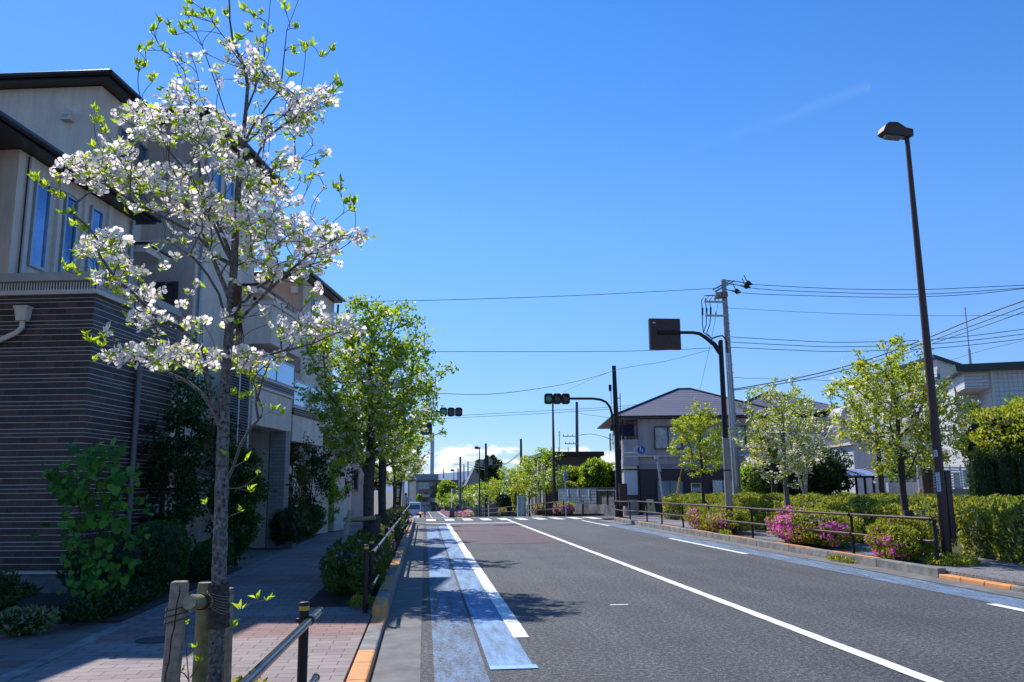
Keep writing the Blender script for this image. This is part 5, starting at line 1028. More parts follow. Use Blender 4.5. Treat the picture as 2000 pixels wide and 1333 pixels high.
c = at(1895, 706, 37); t2 = thing('antenna', 'tall thin antenna mast standing on the green edged apartment roof', 'antenna', c); tp_ = at(1885, 601, 37) - c; MB().tube([(0, 0, -.2), tp_ * .22], .06, 8).tube([tp_ * .2, tp_], .028, 6).build('mast', M_STEEL, t2)
# --- white house behind
c0 = at(1846, 700, 50); t = thing('house', 'tall white house with slate roof edge partly hidden behind the large yellow green tree', 'house', (c0.x - .6, 50, .1), -R(6.5))
hz_ = c0.z - .1; M_WH = mat('white_render', (.60, .60, .62), .8, bump=.2)
MB().hexa([(0, 0, 0), (5, 0, 0), (5, 14, 0), (0, 14, 0)], [(0, 0, hz_), (5, 0, hz_ - 1.9), (5, 14, hz_ - 1.9), (0, 14, hz_)]).build('wall', M_WH, t); MB().hexa([(-.3, -.3, hz_ + .02), (5.3, -.3, hz_ - 2.0), (5.3, 14.3, hz_ - 2.0), (-.3, 14.3, hz_ + .02)], [(-.3, -.3, hz_ + .2), (5.3, -.3, hz_ - 1.82), (5.3, 14.3, hz_ - 1.82), (-.3, 14.3, hz_ + .2)]).build('roof', M_ROOFD, t)
for y, z in ((1.2, 3.6), (4.5, 3.6), (1.2, 6.2), (4.5, 6.2)): win_side(t, -.06, y, y + 1.4, z, z + 1.3, M_FRAME, M_GLASSD)
# --- gabled white houses
def gable(label, px0, px1, pyl, pyt, Y, depth, roofm, wallm, rot=0, z0=.1, zo=.35):
    a = at(px0, pyl, Y); e = at(px1, pyl, Y); tp_ = at((px0 + px1) / 2, pyt, Y); w_ = e.x - a.x; t = thing('house', label, 'house', (a.x, Y, z0), rot); h = a.z - z0; ht = tp_.z - z0; b = MB()
    pr = [(0, 0), (w_, 0), (w_, h), (w_ / 2, ht), (0, h)]
    b.add([(x, 0, z) for x, z in pr] + [(x, depth, z) for x, z in pr], [(0, 1, 2, 3, 4), (9, 8, 7, 6, 5), (0, 5, 6, 1), (1, 6, 7, 2), (4, 9, 5, 0)]); b.build('wall', wallm, t)
    sl = (ht - h) / (w_ / 2); b = MB()
    for s in (0, 1):
        xe = -zo if s == 0 else w_ + zo; ze = h - zo * sl; xr = w_ / 2
        b.hexa([(xe, -zo, ze + .02), (xr, -zo, ht + .02), (xr, depth + zo, ht + .02), (xe, depth + zo, ze + .02)][::1 if s == 0 else -1], [(xe, -zo, ze + .16), (xr, -zo, ht + .16), (xr, depth + zo, ht + .16), (xe, depth + zo, ze + .16)][::1 if s == 0 else -1])
    b.build('roof', roofm, t); return t, w_, h, ht
M_LAV = mat('pale_lavender_roof', (.42, .42, .50), .6, col2=(.34, .34, .42), scale=6)
t, w_, h, ht = gable('white gabled house with pale lavender roof behind the bicycle shelter', 1596, 1706, 880, 800, 52, 9, M_LAV, M_WH, rot=-R(8)); win_front(t, -.002, 1.1, 2.2, 1.2, 2.6, M_FRAME, M_GLASSD); win_front(t, -.002, 2.2, 3.4, 3.6, 4.6, M_FRAME, M_GLASSD)
t = thing('house', 'low white annex with a dark open carport behind the thick grey trunk', 'house', (at(1668, 900, 44).x, 44, .1), -R(8)); zz = at(1700, 873, 44).z; box(t, 'wall', M_WH, 0, 3.2, 0, 6, 0, zz); box(t, 'carport_roof', M_WH, 3.205, 7.3, 0, 6, zz - .9, zz - .35); box(t, 'carport_back', M_FRAMED, 3.3, 7.2, 4, 4.1, 0, zz - .9); box(t, 'roof', M_TRIM, -.2, 3.4, -.2, 6.2, zz + .002, zz + .15)
t = thing('wall', 'low white garden wall running behind the hedge to the tan base wall', 'wall', (at(1735, 950, 31).x, 31, .1)); a = at(1735, 943, 31); e = at(1800, 943, 31); box(t, 'panel', M_WH, 0, e.x - a.x, 0, .15, 0, a.z - .1)
t = thing('wall', 'tan garden wall below the white tiled apartment beside the tall lamp', 'wall', (at(1796, 950, 30).x, 30, .1)); a = at(1796, 956, 30); e = at(1902, 956, 30); box(t, 'panel', MATS['tan_wall'], 0, e.x - a.x, 0, .15, 0, a.z - .1)
b = MB(); n = 8; xx = e.x - a.x
for k in range(n): b.box(0, xx, .04, .08, a.z - .1 + .06 + k * .1, a.z - .1 + .12 + k * .1)
for k in range(6): b.box(xx * k / 5 - .03 * (k > 0), xx * k / 5 + .03 * (k < 5), .03, .1, a.z - .1, a.z - .1 + .9)
b.build('slat_screen', M_SWHITE, t)
t = thing('air_conditioner', 'white slatted outdoor unit standing by the reddish leaning trunk', 'air conditioner', at(1803, 950, 32.5)); MB().box(-.25, .3, 0, .3, -.4, .45).build('casing', M_SWHITE, t, bevel=.02); b = MB(); [b.box(-.2, .25, -.012, -.002, -.3 + k * .1, -.26 + k * .1) for k in range(7)]; b.build('grille', M_FRAME, t)
# --- bicycle shelter
a = at(1640, 955, 35); e = at(1742, 955, 35); t = thing('bicycle_shelter', 'black framed bicycle shelter with curved translucent roof behind the hedge', 'shelter', (a.x, 35, .14)); wS = e.x - a.x; zt_ = at(1690, 916, 35).z - .14; zl_ = at(1690, 931, 35).z - .14
b = MB()
for k in range(7):
    x = wS * k / 6; b.box(x - .04, x + .04, 0, .08, 0, zl_ if k < 5 else zl_ * .97)
b.box(0, wS, 0, .08, zl_ - .06, zl_).box(0, wS, -.02, .02, .95, 1.02); [b.box(k * .12, k * .12 + .015, -.01, .01, 0, .95) for k in range(int(wS / .12))]
b.build('frame', M_BROWND, t)
b = MB(); nb = 10; vs = []
for k in range(nb + 1):
    u = k / nb; y = -.1 + 2.2 * u; z = zl_ + (zt_ - zl_) * math.sin(u * math.pi / 2 * 1.1)
    vs += [(0, y, z), (wS * .8, y, z), (0, y, z + .03), (wS * .8, y, z + .03)]
b.add(vs, [(4 * k, 4 * k + 1, 4 * k + 5, 4 * k + 4) for k in range(nb)] + [(4 * k + 2, 4 * k + 6, 4 * k + 7, 4 * k + 3) for k in range(nb)]); b.build('roof_sheet', mat('translucent_sheet', (.26, .32, .45), .3), t)
b = MB()
for x in (.0, wS * .4, wS * .8, wS): b.tube([(x, -.1 + 2.2 * k / 8, (zl_ + (zt_ - zl_) * math.sin(k / 8 * math.pi / 2 * 1.1)) + .05) for k in range(9)], .035, 6)
b.build('roof_rib', M_BROWND, t)
# ================================================================== FAR BACKGROUND
M_FLAT = mat('far_flats_wall', (.26, .27, .29), .85, col2=(.22, .23, .25), scale=.3)
a = at(796, 998, 300); e = at(893, 998, 300); t = thing('apartment_building', 'distant grey block of flats at the bottom of the hill with balconies', 'building', (a.x, 300, a.z)); wS = e.x - a.x; zz = at(830, 941, 300).z - a.z
box(t, 'wall', M_FLAT, 0, wS, 0, 10, 0, zz); box(t, 'roof', M_FRAMED, -.3, wS + .3, -.6, 10, zz + .01, zz + .5); box(t, 'roof_structure', M_CONC, .5, wS * .62, 2, 9, zz + .51, zz + 2.7)
for r_ in range(4):
    for c_i in range(3):
        x0 = wS * .2 + c_i * wS * .27; z = zz - 2.7 - r_ * 2.7
        box(t, 'balcony', [M_STUCG, M_MAROON, M_STUCG][c_i], x0, x0 + wS * .24, -1.0, -.02, z, z + .95); MB().box(x0 + .2, x0 + wS * .22, -.012, -.002, z + .96, z + 2.3).build('balcony_door', M_GLASSD if (c_i + r_) % 3 else MATS['glass_with_curtain'], t)
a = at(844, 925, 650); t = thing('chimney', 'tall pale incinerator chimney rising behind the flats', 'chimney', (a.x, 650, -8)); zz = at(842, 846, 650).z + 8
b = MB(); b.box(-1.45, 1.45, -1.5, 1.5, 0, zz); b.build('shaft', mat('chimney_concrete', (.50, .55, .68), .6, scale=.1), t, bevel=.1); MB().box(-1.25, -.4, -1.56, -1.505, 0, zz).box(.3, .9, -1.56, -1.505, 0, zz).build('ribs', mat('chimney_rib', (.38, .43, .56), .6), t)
for lab, px0, px1, pyl, pyt, Y, rm, wm in (('beige gabled house with grey roof halfway down the hill', 903, 946, 946, 914, 176, M_RTILE, mat('cream_wall', (.33, .30, .24), .8)),):
    t, w_, h, ht = gable(lab, px0 + 6, px1, pyl + 5, pyt, Y, 10, rm, wm, z0=zg(Y)); win_front(t, -.002, w_ * .2, w_ * .35, h - 1.4, h - .5, M_FRAMED, M_GLASSD); win_front(t, -.002, w_ * .62, w_ * .85, h - 1.9, h - .4, M_FRAMED, M_GLASSD); box(t, 'porch', MATS['cream_wall'], -1.6, -.005, .5, 4, 0, h * .62)
a = at(882, 955, 182); t = thing('wall', 'bright white party wall panel beside the farthest street lamp', 'wall', (a.x, 182, zg(182))); box(t, 'panel', M_WH, 0, .6, 0, 3, 0, a.z - zg(182)); box(t, 'side', MATS['cream_wall'], .605, 3.5, 0, 3, 0, a.z - zg(182) - .1)
t = thing('house', 'grey roofed house mostly hidden behind the roadside trees', 'house', (at(955, 960, 152).x, 152, zg(152))); box(t, 'wall', mat('far_brown_wall', (.17, .14, .12), .8), 0, 5, 0, 8, 0, 5.2); hip(t, 0, 5, 0, 8, 5.21, 1.2, snow=False)
for k, (px0, px1, py, Y, m) in enumerate(((852, 880, 951, 330, M_STUCG), (905, 928, 944, 260, M_MAROON), (940, 975, 938, 220, M_STUCG), (800, 812, 940, 240, M_STUCL))):
    a = at(px0, py, Y); e = at(px1, py, Y); t = thing('house', ('low distant house right of the flats', 'small distant reddish house under the pole cluster', 'distant grey house left of the round tree', 'slim distant pale house left of the flats')[k], 'house', (a.x, Y, zg(Y) - .5)); hh = a.z - zg(Y) + .5; box(t, 'wall', m, 0, e.x - a.x, 0, 8, 0, hh); hip(t, 0, e.x - a.x, 0, 8, hh + .01, 1.6, ov=.4, snow=False)
# hills on the horizon
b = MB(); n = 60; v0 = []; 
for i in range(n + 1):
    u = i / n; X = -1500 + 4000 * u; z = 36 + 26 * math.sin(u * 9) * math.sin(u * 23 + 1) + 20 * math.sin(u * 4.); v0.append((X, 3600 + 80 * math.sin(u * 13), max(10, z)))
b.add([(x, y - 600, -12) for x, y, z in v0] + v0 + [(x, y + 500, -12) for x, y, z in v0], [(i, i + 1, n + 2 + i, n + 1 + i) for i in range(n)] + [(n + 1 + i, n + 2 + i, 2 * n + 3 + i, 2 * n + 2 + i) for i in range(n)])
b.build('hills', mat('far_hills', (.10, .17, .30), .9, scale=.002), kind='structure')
b = MB().box(988, 0, 0, 0, 0, 0) if 0 else None
c = at(1020, 990, 66); c.z = zg(66); t = thing('utility_cabinet', 'pale green roadside utility cabinet behind the pink azaleas beyond the junction', 'cabinet', c); MB().box(-.35, .3, 0, .5, 0, 1.55).build('casing', mat('pale_green_paint', (.26, .36, .33), .5), t, bevel=.02); MB().box(-.1, .12, -.02, -.002, .1, 1.5).build('door', mat('pale_green_door', (.40, .50, .47), .5), t)
c = at(883, 1005, 118); c.z = zg(118); t = thing('utility_cabinet', 'small dark green box at the foot of the farthest near side lamp down the hill', 'cabinet', c); MB().box(-.35, .35, 0, .5, 0, 1.3).build('casing', mat('green_paint', (.08, .12, .10), .5), t, bevel=.02)
# --- van
def van():
    t = thing('van', 'white high roofed van seen from behind with lit tail lights at the far crossing', 'van', (-1.32, 112, zg(112) + .02), 0); M_VW = mat('white_car_paint', (.50, .52, .56), .3, coat=.5, col2=(.48, .50, .54)); b = MB()
    hw = .92; prof = [(0, .35), (.02, 1.0), (.12, 1.75), (.3, 1.98), (3.2, 2.0), (3.9, 1.3), (4.5, 1.05), (4.6, .35)]
    n = len(prof)
    def hwz(z): return hw * (1 - .11 * max(0, (z - 1.0)) / 1.0)
    b.add([(-hwz(z), y, z) for y, z in prof] + [(hwz(z), y, z) for y, z in prof], [tuple(range(n)), tuple(range(n, 2 * n))[::-1]] + [(i, n + i, n + (i + 1) % n, (i + 1) % n) for i in range(n)])
    body = b.build('body', M_VW, t, bevel=.06)
    b = MB(); b.hexa([(-.74, -.03, 1.12), (.74, -.03, 1.12), (.74, 0.05, 1.12), (-.74, .05, 1.12)], [(-.68, .06, 1.68), (.68, .06, 1.68), (.68, .14, 1.68), (-.68, .14, 1.68)]); b.build('rear_window', M_GLASSD, t)
    MB().box(-.95, .95, -.12, .05, .3, .52).build('bumper', M_FRAMED, t, bevel=.03); MB().box(-.25, .25, -.14, -.122, .36, .48).build('number_plate', M_SWHITE, t)
    for s in (-1, 1):
        MB().box(s * .8 - .1, s * .8 + .1, -.03, .0, .58, .74).build('tail_light', mat('tail_lamp', (.7, .12, .03), .4, emit=((1, .25, .04), 2.2)), t); MB().tube([(s * .98 - .0, 3.1, 1.2), (s * 1.08, 3.1, 1.25)], .06, 6).build('mirror', M_FRAMED, t)
        for y in (.9, 3.8):
            w_ = MB(); w_.tube([(s * .72, y, .32), (s * .9, y, .32)], .32, 18); wo_ = w_.build('wheel', mat('tyre', (.02, .02, .02), .8), t); MB().tube([(s * .88, y, .32), (s * .912, y, .32)], .19, 14).build('rim', M_STEEL, wo_)
    b = MB(); b.tube([(0, -.04, 1.1), (.35, -.045, 1.2)], .015, 5); b.build('wiper', M_FRAMED, t); return t
van()
def car(label, px, Y, col, X=None):
    x = xat(px, Y) if X is None else X; t = thing('parked_car', label, 'car', (x, Y, zg(Y) + .02)); prof = [(0, .35), (.0, .9), (.5, 1.0), (.9, 1.45), (2.6, 1.48), (3.2, 1.0), (4.1, .85), (4.15, .35)]; n = len(prof); b = MB()
    b.add([(-.8, y, z) for y, z in prof] + [(.8, y, z) for y, z in prof], [tuple(range(n)), tuple(range(n, 2 * n))[::-1]] + [(i, n + i, n + (i + 1) % n, (i + 1) % n) for i in range(n)]); b.build('body', mat('car_paint_' + label.split()[1], col, .3, coat=.5), t, bevel=.06)
    MB().hexa([(-.65, .47, 1.03), (.65, .47, 1.03), (.65, .55, 1.03), (-.65, .55, 1.03)], [(-.6, .86, 1.42), (.6, .86, 1.42), (.6, .93, 1.42), (-.6, .93, 1.42)]).build('rear_window', M_GLASSD, t)
    for s in (-1, 1):
        for y in (.8, 3.2): MB().tube([(s * .66, y, .3), (s * .81, y, .3)], .3, 16).build('wheel', MATS['tyre'], t)
# --- people
def person(label, loc, h=1.68, top=(.05, .09, .35), pants=(.03, .03, .05), stride=.18, face=0):
    t = thing('person', label, 'person', loc, face); s = h / 1.7
    J = {'pel': (0, 0, .92), 'waist': (0, .0, 1.05), 'chest': (0, .01, 1.3), 'neck': (0, 0, 1.46), 'head': (0, .0, 1.56), 'crown': (0, 0, 1.66), 'shl': (-.17, 0, 1.4), 'ell': (-.22, .05, 1.13), 'hal': (-.22, -.06, .9), 'shr': (.17, 0, 1.4), 'elr': (.22, -.04, 1.13), 'har': (.22, .08, .9),
         'hil': (-.09, 0, .88), 'knl': (-.1, -stride * .6, .5), 'ftl': (-.1, -stride, .07), 'tol': (-.1, -stride + .16, .03), 'hir': (.09, 0, .88), 'knr': (.1, stride * .7, .5), 'ftr': (.1, stride * .9, .07), 'tor': (.1, stride * .9 + .16, .03)}
    E = [('pel', 'waist'), ('waist', 'chest'), ('chest', 'neck'), ('neck', 'head'), ('head', 'crown'), ('chest', 'shl'), ('shl', 'ell'), ('ell', 'hal'), ('chest', 'shr'), ('shr', 'elr'), ('elr', 'har'), ('pel', 'hil'), ('hil', 'knl'), ('knl', 'ftl'), ('ftl', 'tol'), ('pel', 'hir'), ('hir', 'knr'), ('knr', 'ftr'), ('ftr', 'tor')]
    rad = {'pel': .13, 'waist': .12, 'chest': .14, 'neck': .055, 'head': .095, 'crown': .07, 'shl': .06, 'shr': .06, 'ell': .04, 'elr': .04, 'hal': .035, 'har': .035, 'hil': .09, 'hir': .09, 'knl': .06, 'knr': .06, 'ftl': .045, 'ftr': .045, 'tol': .035, 'tor': .035}
    k = list(J); me = bpy.data.meshes.new('body'); me.from_pydata([Vector(J[q]) * s for q in k], [(k.index(a), k.index(b_)) for a, b_ in E], []); o = bpy.data.objects.new('body', me); COL.objects.link(o)
    md = o.modifiers.new('skin', 'SKIN'); me.skin_vertices[0] if me.skin_vertices else None
    o.modifiers.new('sub', 'SUBSURF').levels = 1
    if not me.skin_vertices: bpy.context.view_layer.objects.active = o
    for i, q in enumerate(k): me.skin_vertices[0].data[i].radius = (rad[q] * s, rad[q] * s)
    me.skin_vertices[0].data[0].use_root = True
    bpy.context.view_layer.update(); m2 = bpy.data.meshes.new_from_object(o.evaluated_get(bpy.context.evaluated_depsgraph_get())); bpy.data.objects.remove(o)
    m2.materials.clear()
    for m in (mat('skin', (.45, .28, .2), .6), mat('cloth_%d' % int(top[2] * 100), top, .8), mat('trousers', pants, .8)): m2.materials.append(m)
    for p in m2.polygons: z = p.center.z / s; ar = abs(p.center.x) / s > .19 and z < 1.15; p.material_index = 0 if (z > 1.47 or (ar and z < .98)) else (2 if z < .93 else 1); p.use_smooth = True
    link('body', m2, t); b = bmesh.new(); bmesh.ops.create_uvsphere(b, u_segments=14, v_segments=8, radius=.105 * s)
    for v in b.verts: v.co = (v.co.x, v.co.y - .02 * s, v.co.z * 1.05 + 1.61 * s)
    hm = bpy.data.meshes.new('hair'); b.to_mesh(hm); b.free(); hm.materials.append(mat('black_hair', (.012, .01, .01), .6)); link('hair', hm, t); return t
person('person in a blue top walking away down the middle of the distant road', (.12, 182, zg(182)), 1.66, (.03, .07, .42), (.04, .05, .16))
person('person in dark clothes standing by the small green box down the hill', (xat(893, 118), 118, zg(118) + .14), 1.7, (.03, .03, .04), (.02, .02, .02), .05)
person('person with pale trousers walking on the left pavement behind the brown pole', (xat(793, 62), 62, zg(62) + .13), 1.65, (.35, .3, .33), (.5, .45, .45), .12)
# ================================================================== VEGETATION
print('vegetation')
# ---- hero dogwood: guide limbs read off the photo, given real depth
rng = np.random.default_rng(11)
HY = 4.75; HB = at(418, 1345, HY); HB.z = .1
T = thing('dogwood_tree', 'nearest flowering dogwood with white blossoms and lichen spotted trunk tied to wooden stakes', 'tree', HB, 0, 'street dogwood trees')
def hp(px, py, dy=0): p = at(px, py, HY + dy) - HB; return (p.x, p.y, p.z)
trunk_px = [(418, 1440), (419, 1345), (424, 1250), (427, 1150), (430, 1060), (433, 960), (436, 850), (441, 740), (447, 650), (452, 590), (457, 520), (461, 440), (466, 360), (472, 290), (480, 220), (484, 170), (478, 130), (456, 90), (449, 40), (447, -30), (445, -110)]
TP_ = [hp(x, y) for x, y in trunk_px]; roots = [(p, i - 1) for i, p in enumerate(TP_)]
lp = at(418, 1440, HY); TP_[0] = (TP_[0][0], TP_[0][1], -.15); roots[0] = (TP_[0], -1)
def limb(start, pts, dy):
    pr = start; n = len(pts)
    for i, (x, y) in enumerate(pts): roots.append((hp(x, y, dy * (i + 1) / n), pr)); pr = len(roots) - 1
limb(8, [(428, 575), (406, 538), (382, 508), (352, 486), (325, 470)], -.35); limb(9, [(430, 540), (405, 480), (380, 425), (352, 375), (325, 315)], .3)
limb(10, [(440, 470), (418, 420), (395, 380), (360, 330), (325, 290), (285, 265)], .1); limb(9, [(478, 590), (505, 560), (545, 540), (590, 520), (640, 510)], .25)
limb(8, [(468, 625), (492, 600), (520, 572), (560, 535), (600, 500), (650, 470), (700, 462)], -.3); limb(7, [(462, 715), (500, 700), (555, 685), (610, 672), (660, 650), (700, 625)], -.2)
limb(6, [(415, 800), (396, 770), (365, 745), (320, 725), (270, 705)], .2); limb(6, [(418, 790), (405, 735), (396, 680), (350, 640), (300, 615), (262, 575), (225, 545), (195, 500)], -.25)
limb(11, [(475, 420), (490, 380), (515, 345), (548, 320)], .3); limb(12, [(490, 330), (520, 270), (560, 240), (605, 215), (640, 195)], -.2); limb(13, [(492, 250), (530, 195), (548, 175), (556, 100), (560, 60), (583, 0)], .15)
limb(13, [(462, 255), (440, 220), (420, 160), (395, 90), (368, 30)], .2); limb(14, [(498, 175), (515, 120), (524, 50), (530, -20)], -.2); limb(10, [(440, 490), (400, 395), (385, 300), (372, 200), (345, 130), (330, 95)], .35)
limb(10, [(420, 500), (380, 455), (320, 425), (260, 395), (205, 360), (160, 345)], -.4)
limb(5, [(455, 915), (470, 870), (490, 835), (505, 820), (500, 790), (512, 745)], .12); limb(5, [(466, 905), (500, 850), (540, 800)], -.1) if 0 else None
blob = [(265, 225, 55, 25, 26), (330, 250, 65, 30, 34), (400, 240, 55, 32, 30), (150, 330, 48, 26, 26), (205, 335, 55, 35, 38), (270, 340, 55, 33, 32), (330, 350, 55, 30, 28), (235, 298, 40, 22, 16), (385, 400, 55, 32, 36), (440, 415, 55, 30, 34), (500, 425, 55, 36, 40), (560, 450, 55, 36, 36), (620, 460, 48, 28, 26), (690, 462, 38, 14, 14),
        (520, 365, 50, 32, 26), (465, 330, 50, 30, 24), (560, 315, 26, 18, 9), (430, 270, 46, 36, 26), (500, 255, 38, 26, 16), (480, 110, 36, 32, 20), (444, 82, 12, 10, 3), (500, 150, 36, 28, 18), (540, 165, 26, 14, 8), (590, 188, 28, 18, 14), (632, 190, 28, 18, 14), (600, 218, 38, 20, 18), (572, 242, 36, 18, 14),
        (190, 485, 42, 24, 24), (222, 468, 28, 18, 12), (250, 522, 36, 18, 12), (205, 545, 32, 13, 10), (270, 572, 36, 18, 14), (288, 622, 42, 22, 18), (232, 692, 42, 12, 14), (300, 702, 48, 16, 20), (350, 688, 38, 18, 16), (400, 702, 38, 22, 20), (475, 700, 40, 24, 20), (520, 702, 38, 18, 12), (572, 642, 36, 18, 12), (620, 640, 48, 22, 26), (678, 640, 36, 18, 16), (560, 530, 56, 22, 20), (625, 500, 46, 26, 22), (500, 500, 50, 28, 22), (380, 150, 60, 50, 12), (350, 190, 55, 35, 12), (430, 620, 60, 25, 6), (430, 330, 240, 140, 60), (470, 560, 180, 90, 26), (290, 650, 110, 50, 12), (400, 470, 120, 40, 18)]
FT = []; 
for cx, cy, rx, ry, n in blob:
    for k in range(int(n * 1.5)):
        a = rng.uniform(0, 2 * math.pi); q = math.sqrt(rng.random()); x = cx + rx * q * math.cos(a); y = cy + ry * q * math.sin(a)
        sp = .55 * math.sqrt(max(.05, 1 - ((x - 430) / 330) ** 2)); FT.append(hp(x, y, rng.uniform(-sp, sp)))
LT = []
for x, y in ((368, 8), (362, 30), (352, 55), (311, 44), (300, 60), (292, 90), (330, 52), (345, 68), (318, 100), (272, 100), (268, 128), (282, 132), (298, 160), (383, 34), (400, 22), (410, 28), (425, 45), (441, 32), (470, 75), (477, 18), (495, 35), (488, 62), (514, 82), (528, 65), (548, 0), (553, 12), (577, 57), (590, 88), (597, 92), (645, 97), (634, 108), (615, 328), (610, 350), (655, 368), (665, 372), (690, 396), (682, 410), (675, 398), (70, 355), (85, 362), (104, 380), (118, 388), (140, 418), (150, 440), (160, 448), (128, 528), (145, 530), (190, 232), (196, 245), (198, 262), (190, 300), (185, 670), (200, 676), (178, 668), (380, 60), (425, 300), (655, 155), (650, 180), (660, 170), (575, 105), (565, 150),
             (500, 760), (535, 800), (548, 812), (512, 795), (470, 780), (495, 745), (486, 775), (487, 738), (455, 772)):
    dy = rng.uniform(-.25, .25); LT.append(hp(x, y, dy))
    if y < 700: LT.append(hp(x + rng.normal(0, 7), y + rng.normal(0, 7), dy + rng.normal(0, .03)))
for k in range(90):
    cx, cy, rx, ry, n = blob[rng.integers(len(blob))]; LT.append(hp(cx + rng.normal(0, rx * .6), cy + ry * .4 + rng.normal(0, ry * .5), rng.uniform(-.4, .4)))
for x, y, d in ((480, 900, .05), (505, 925, -.05), (487, 960, .06), (470, 1000, 0.05), (500, 1170, .1), (455, 1225, -.06), (440, 890, -.08), (400, 985, .05), (470, 1190, .0), (520, 1172, .12)): LT.append(hp(x, y, d))
FT = np.array(FT); LT = np.array(LT)
A, par, tips = grow(roots, np.concatenate([FT, LT]), .28, .045, .8)
tr = [.048, .042, .040, .0385, .037, .0345, .031, .0275, .025, .0245, .022, .0195, .017, .0145, .012, .0105, .0085, .0065, .0055, .0045, .0035]
me, rad = skeleton_mesh('branches_or_core', A[:], par, .042, .0019, [M_BARK, M_TWIG], 7, .53, trunk_r=tr)
bro = link('branches_or_core', me, T)
b = MB(); pts = []; rs = []
TPv = [Vector(p) for p in TP_[:13]]
for i in range(12):
    p0, p1, p2, p3 = TPv[max(0, i - 1)], TPv[i], TPv[i + 1], TPv[min(12, i + 2)]
    for k in range(8):
        u = k / 8; pts.append(.5 * ((2 * p1) + (p2 - p0) * u + (2 * p0 - 5 * p1 + 4 * p2 - p3) * u * u + (3 * p1 - p0 - 3 * p2 + p3) * u ** 3)); rs.append((tr[i] + (tr[i + 1] - tr[i]) * u) * (1.02 + .05 * math.sin(i * 5 + k * 1.7) + (.10 if i in (5, 6) and k in (7, 0) else 0)))
b.tube(pts, rs, 18); to = b.build('trunk', M_BARK, T)
# flowers: four notched bracts with a green button
nf = len(FT); per = FT + rng.normal(0, .01, FT.shape); nrm = rng.normal(0, .6, (nf, 3)) + np.array([0, -.35, .6])
v, f = flower_arrays(per, nrm, .069 * rng.uniform(.7, 1.3, nf), 4, .92, .3); link('blossom', npmesh('blossom', v, f, L_WHITE, smooth=False), T)
v, f = flower_arrays(per + unit(nrm) * .004, nrm, .012, 4, 1.2, .9); link('flower_button', npmesh('flower_button', v, f, leafmat('button', [(0, (.25, .30, .05)), (1, (.12, .16, .03))], .1)), T)
# leaves: tufts of 5 at leaf tips, pairs under the flowers
P = []; D = []
for p in LT:
    k = 6 if p[2] > 1.95 else 4; an = rng.uniform(0, 6.28, k); el_ = rng.uniform(.55, 1.35, k)
    P.append(np.repeat(p[None], k, 0) + rng.normal(0, .004, (k, 3))); D.append(np.stack([np.cos(an) * np.cos(el_), np.sin(an) * np.cos(el_), np.sin(el_)], 1))
sel = rng.random(nf) < .55
for p in FT[sel]:
    k = 3; P.append(np.repeat(p[None] - np.array([[0, 0, .012]]), k, 0) + rng.normal(0, .012, (k, 3))); D.append(rng.normal(size=(k, 3)) * np.array([1, 1, .5]) + np.array([0, 0, .1]))
P = np.concatenate(P); D = np.concatenate(D); L_ = .042 * rng.uniform(.55, 1.4, len(P)); leaves('leaves', P, D, L_, L_ * .42, L_LIME, T, fold=.22, curl=.3)
# hanging knot of old roots under the fork
b = MB()
for k in range(5): b.tube([hp(458 + k * 2, 600, -.04), hp(462 + k * 3, 650, -.05), hp(460 + k * 4, 700 - k * 8, -.05)], [.006, .004, .002], 6)
b.tube([hp(466, 560, -.03), hp(463, 600, -.04), hp(460, 632, -.045)], [.02, .024, .01], 8); b.build('bark_shred', mat('rotten_bark', (.11, .05, .03), .95, col2=(.04, .02, .015), bump=1), T)
# ---- wooden support of the hero tree
S = thing('tree_support', 'pale weathered wooden stakes and cross log lashed to the nearest tree', 'tree stake', HB, 0, 'wooden tree supports')
def sp(px, py, Y): return Vector(at(px, py, Y)) - HB
def stake(name, p0, p1, r, m, parent=S):
    b = MB(); n = 7; b.tube([Vector(p0).lerp(Vector(p1), i / n) for i in range(n)] + [Vector(p0).lerp(Vector(p1), .99), p1], [r * (1.04 - .05 * i / n) for i in range(n)] + [r * .98, r * .9], 16); return b.build(name, m, parent, bevel=0)
p1 = sp(352, 1135, 4.55); d = (sp(352, 1135, 4.55) - sp(333, 1333, 4.55)).normalized(); p0 = p1 - d * 1.1
b = MB(); w2, t2 = .042, .03
ux = Vector((1, 0, 0)); uy = Vector((0, 1, 0)); b.hexa([p0 - ux * w2 - uy * t2, p0 + ux * w2 - uy * t2, p0 + ux * w2 + uy * t2, p0 - ux * w2 + uy * t2], [p1 - ux * w2 - uy * t2, p1 + ux * w2 - uy * t2, p1 + ux * w2 + uy * t2, p1 - ux * w2 + uy * t2]); b.build('plank_post', M_WOOD, S, bevel=.014)
b = MB(); cr = [p1 + ux * .008 - uy * (t2 + .0015) + d * -.02]
for k in range(1, 14): cr.append(p1 - d * (k * .055) + ux * (.012 - k * .0035 + .004 * math.sin(k * 2.1)) - uy * (t2 + .0012))
b.tube(cr, [.0012] + [.003] * 12 + [.001], 5); b.build('crack', mat('crack_shadow', (.03, .022, .016), .95), S)
stake('round_post', sp(385, 1420, 4.85) , sp(402, 1138, 4.85), .041, M_WOOD2); stake('rear_post', sp(437, 1420, 5.1), sp(446, 1149, 5.1), .032, M_WOOD)
stake('cross_log', sp(370, 1177, 4.45), sp(436, 1172, 4.95), .036, M_WOOD2)
MB().disc(sp(369.5, 1177, 4.443), .034, (sp(436, 1172, 4.95) - sp(370, 1177, 4.45)), .006, 20).build('sawn_end', mat('sawn_end', (.42, .37, .28), .8, col2=(.20, .22, .08), scale=18, bump=.4), S)
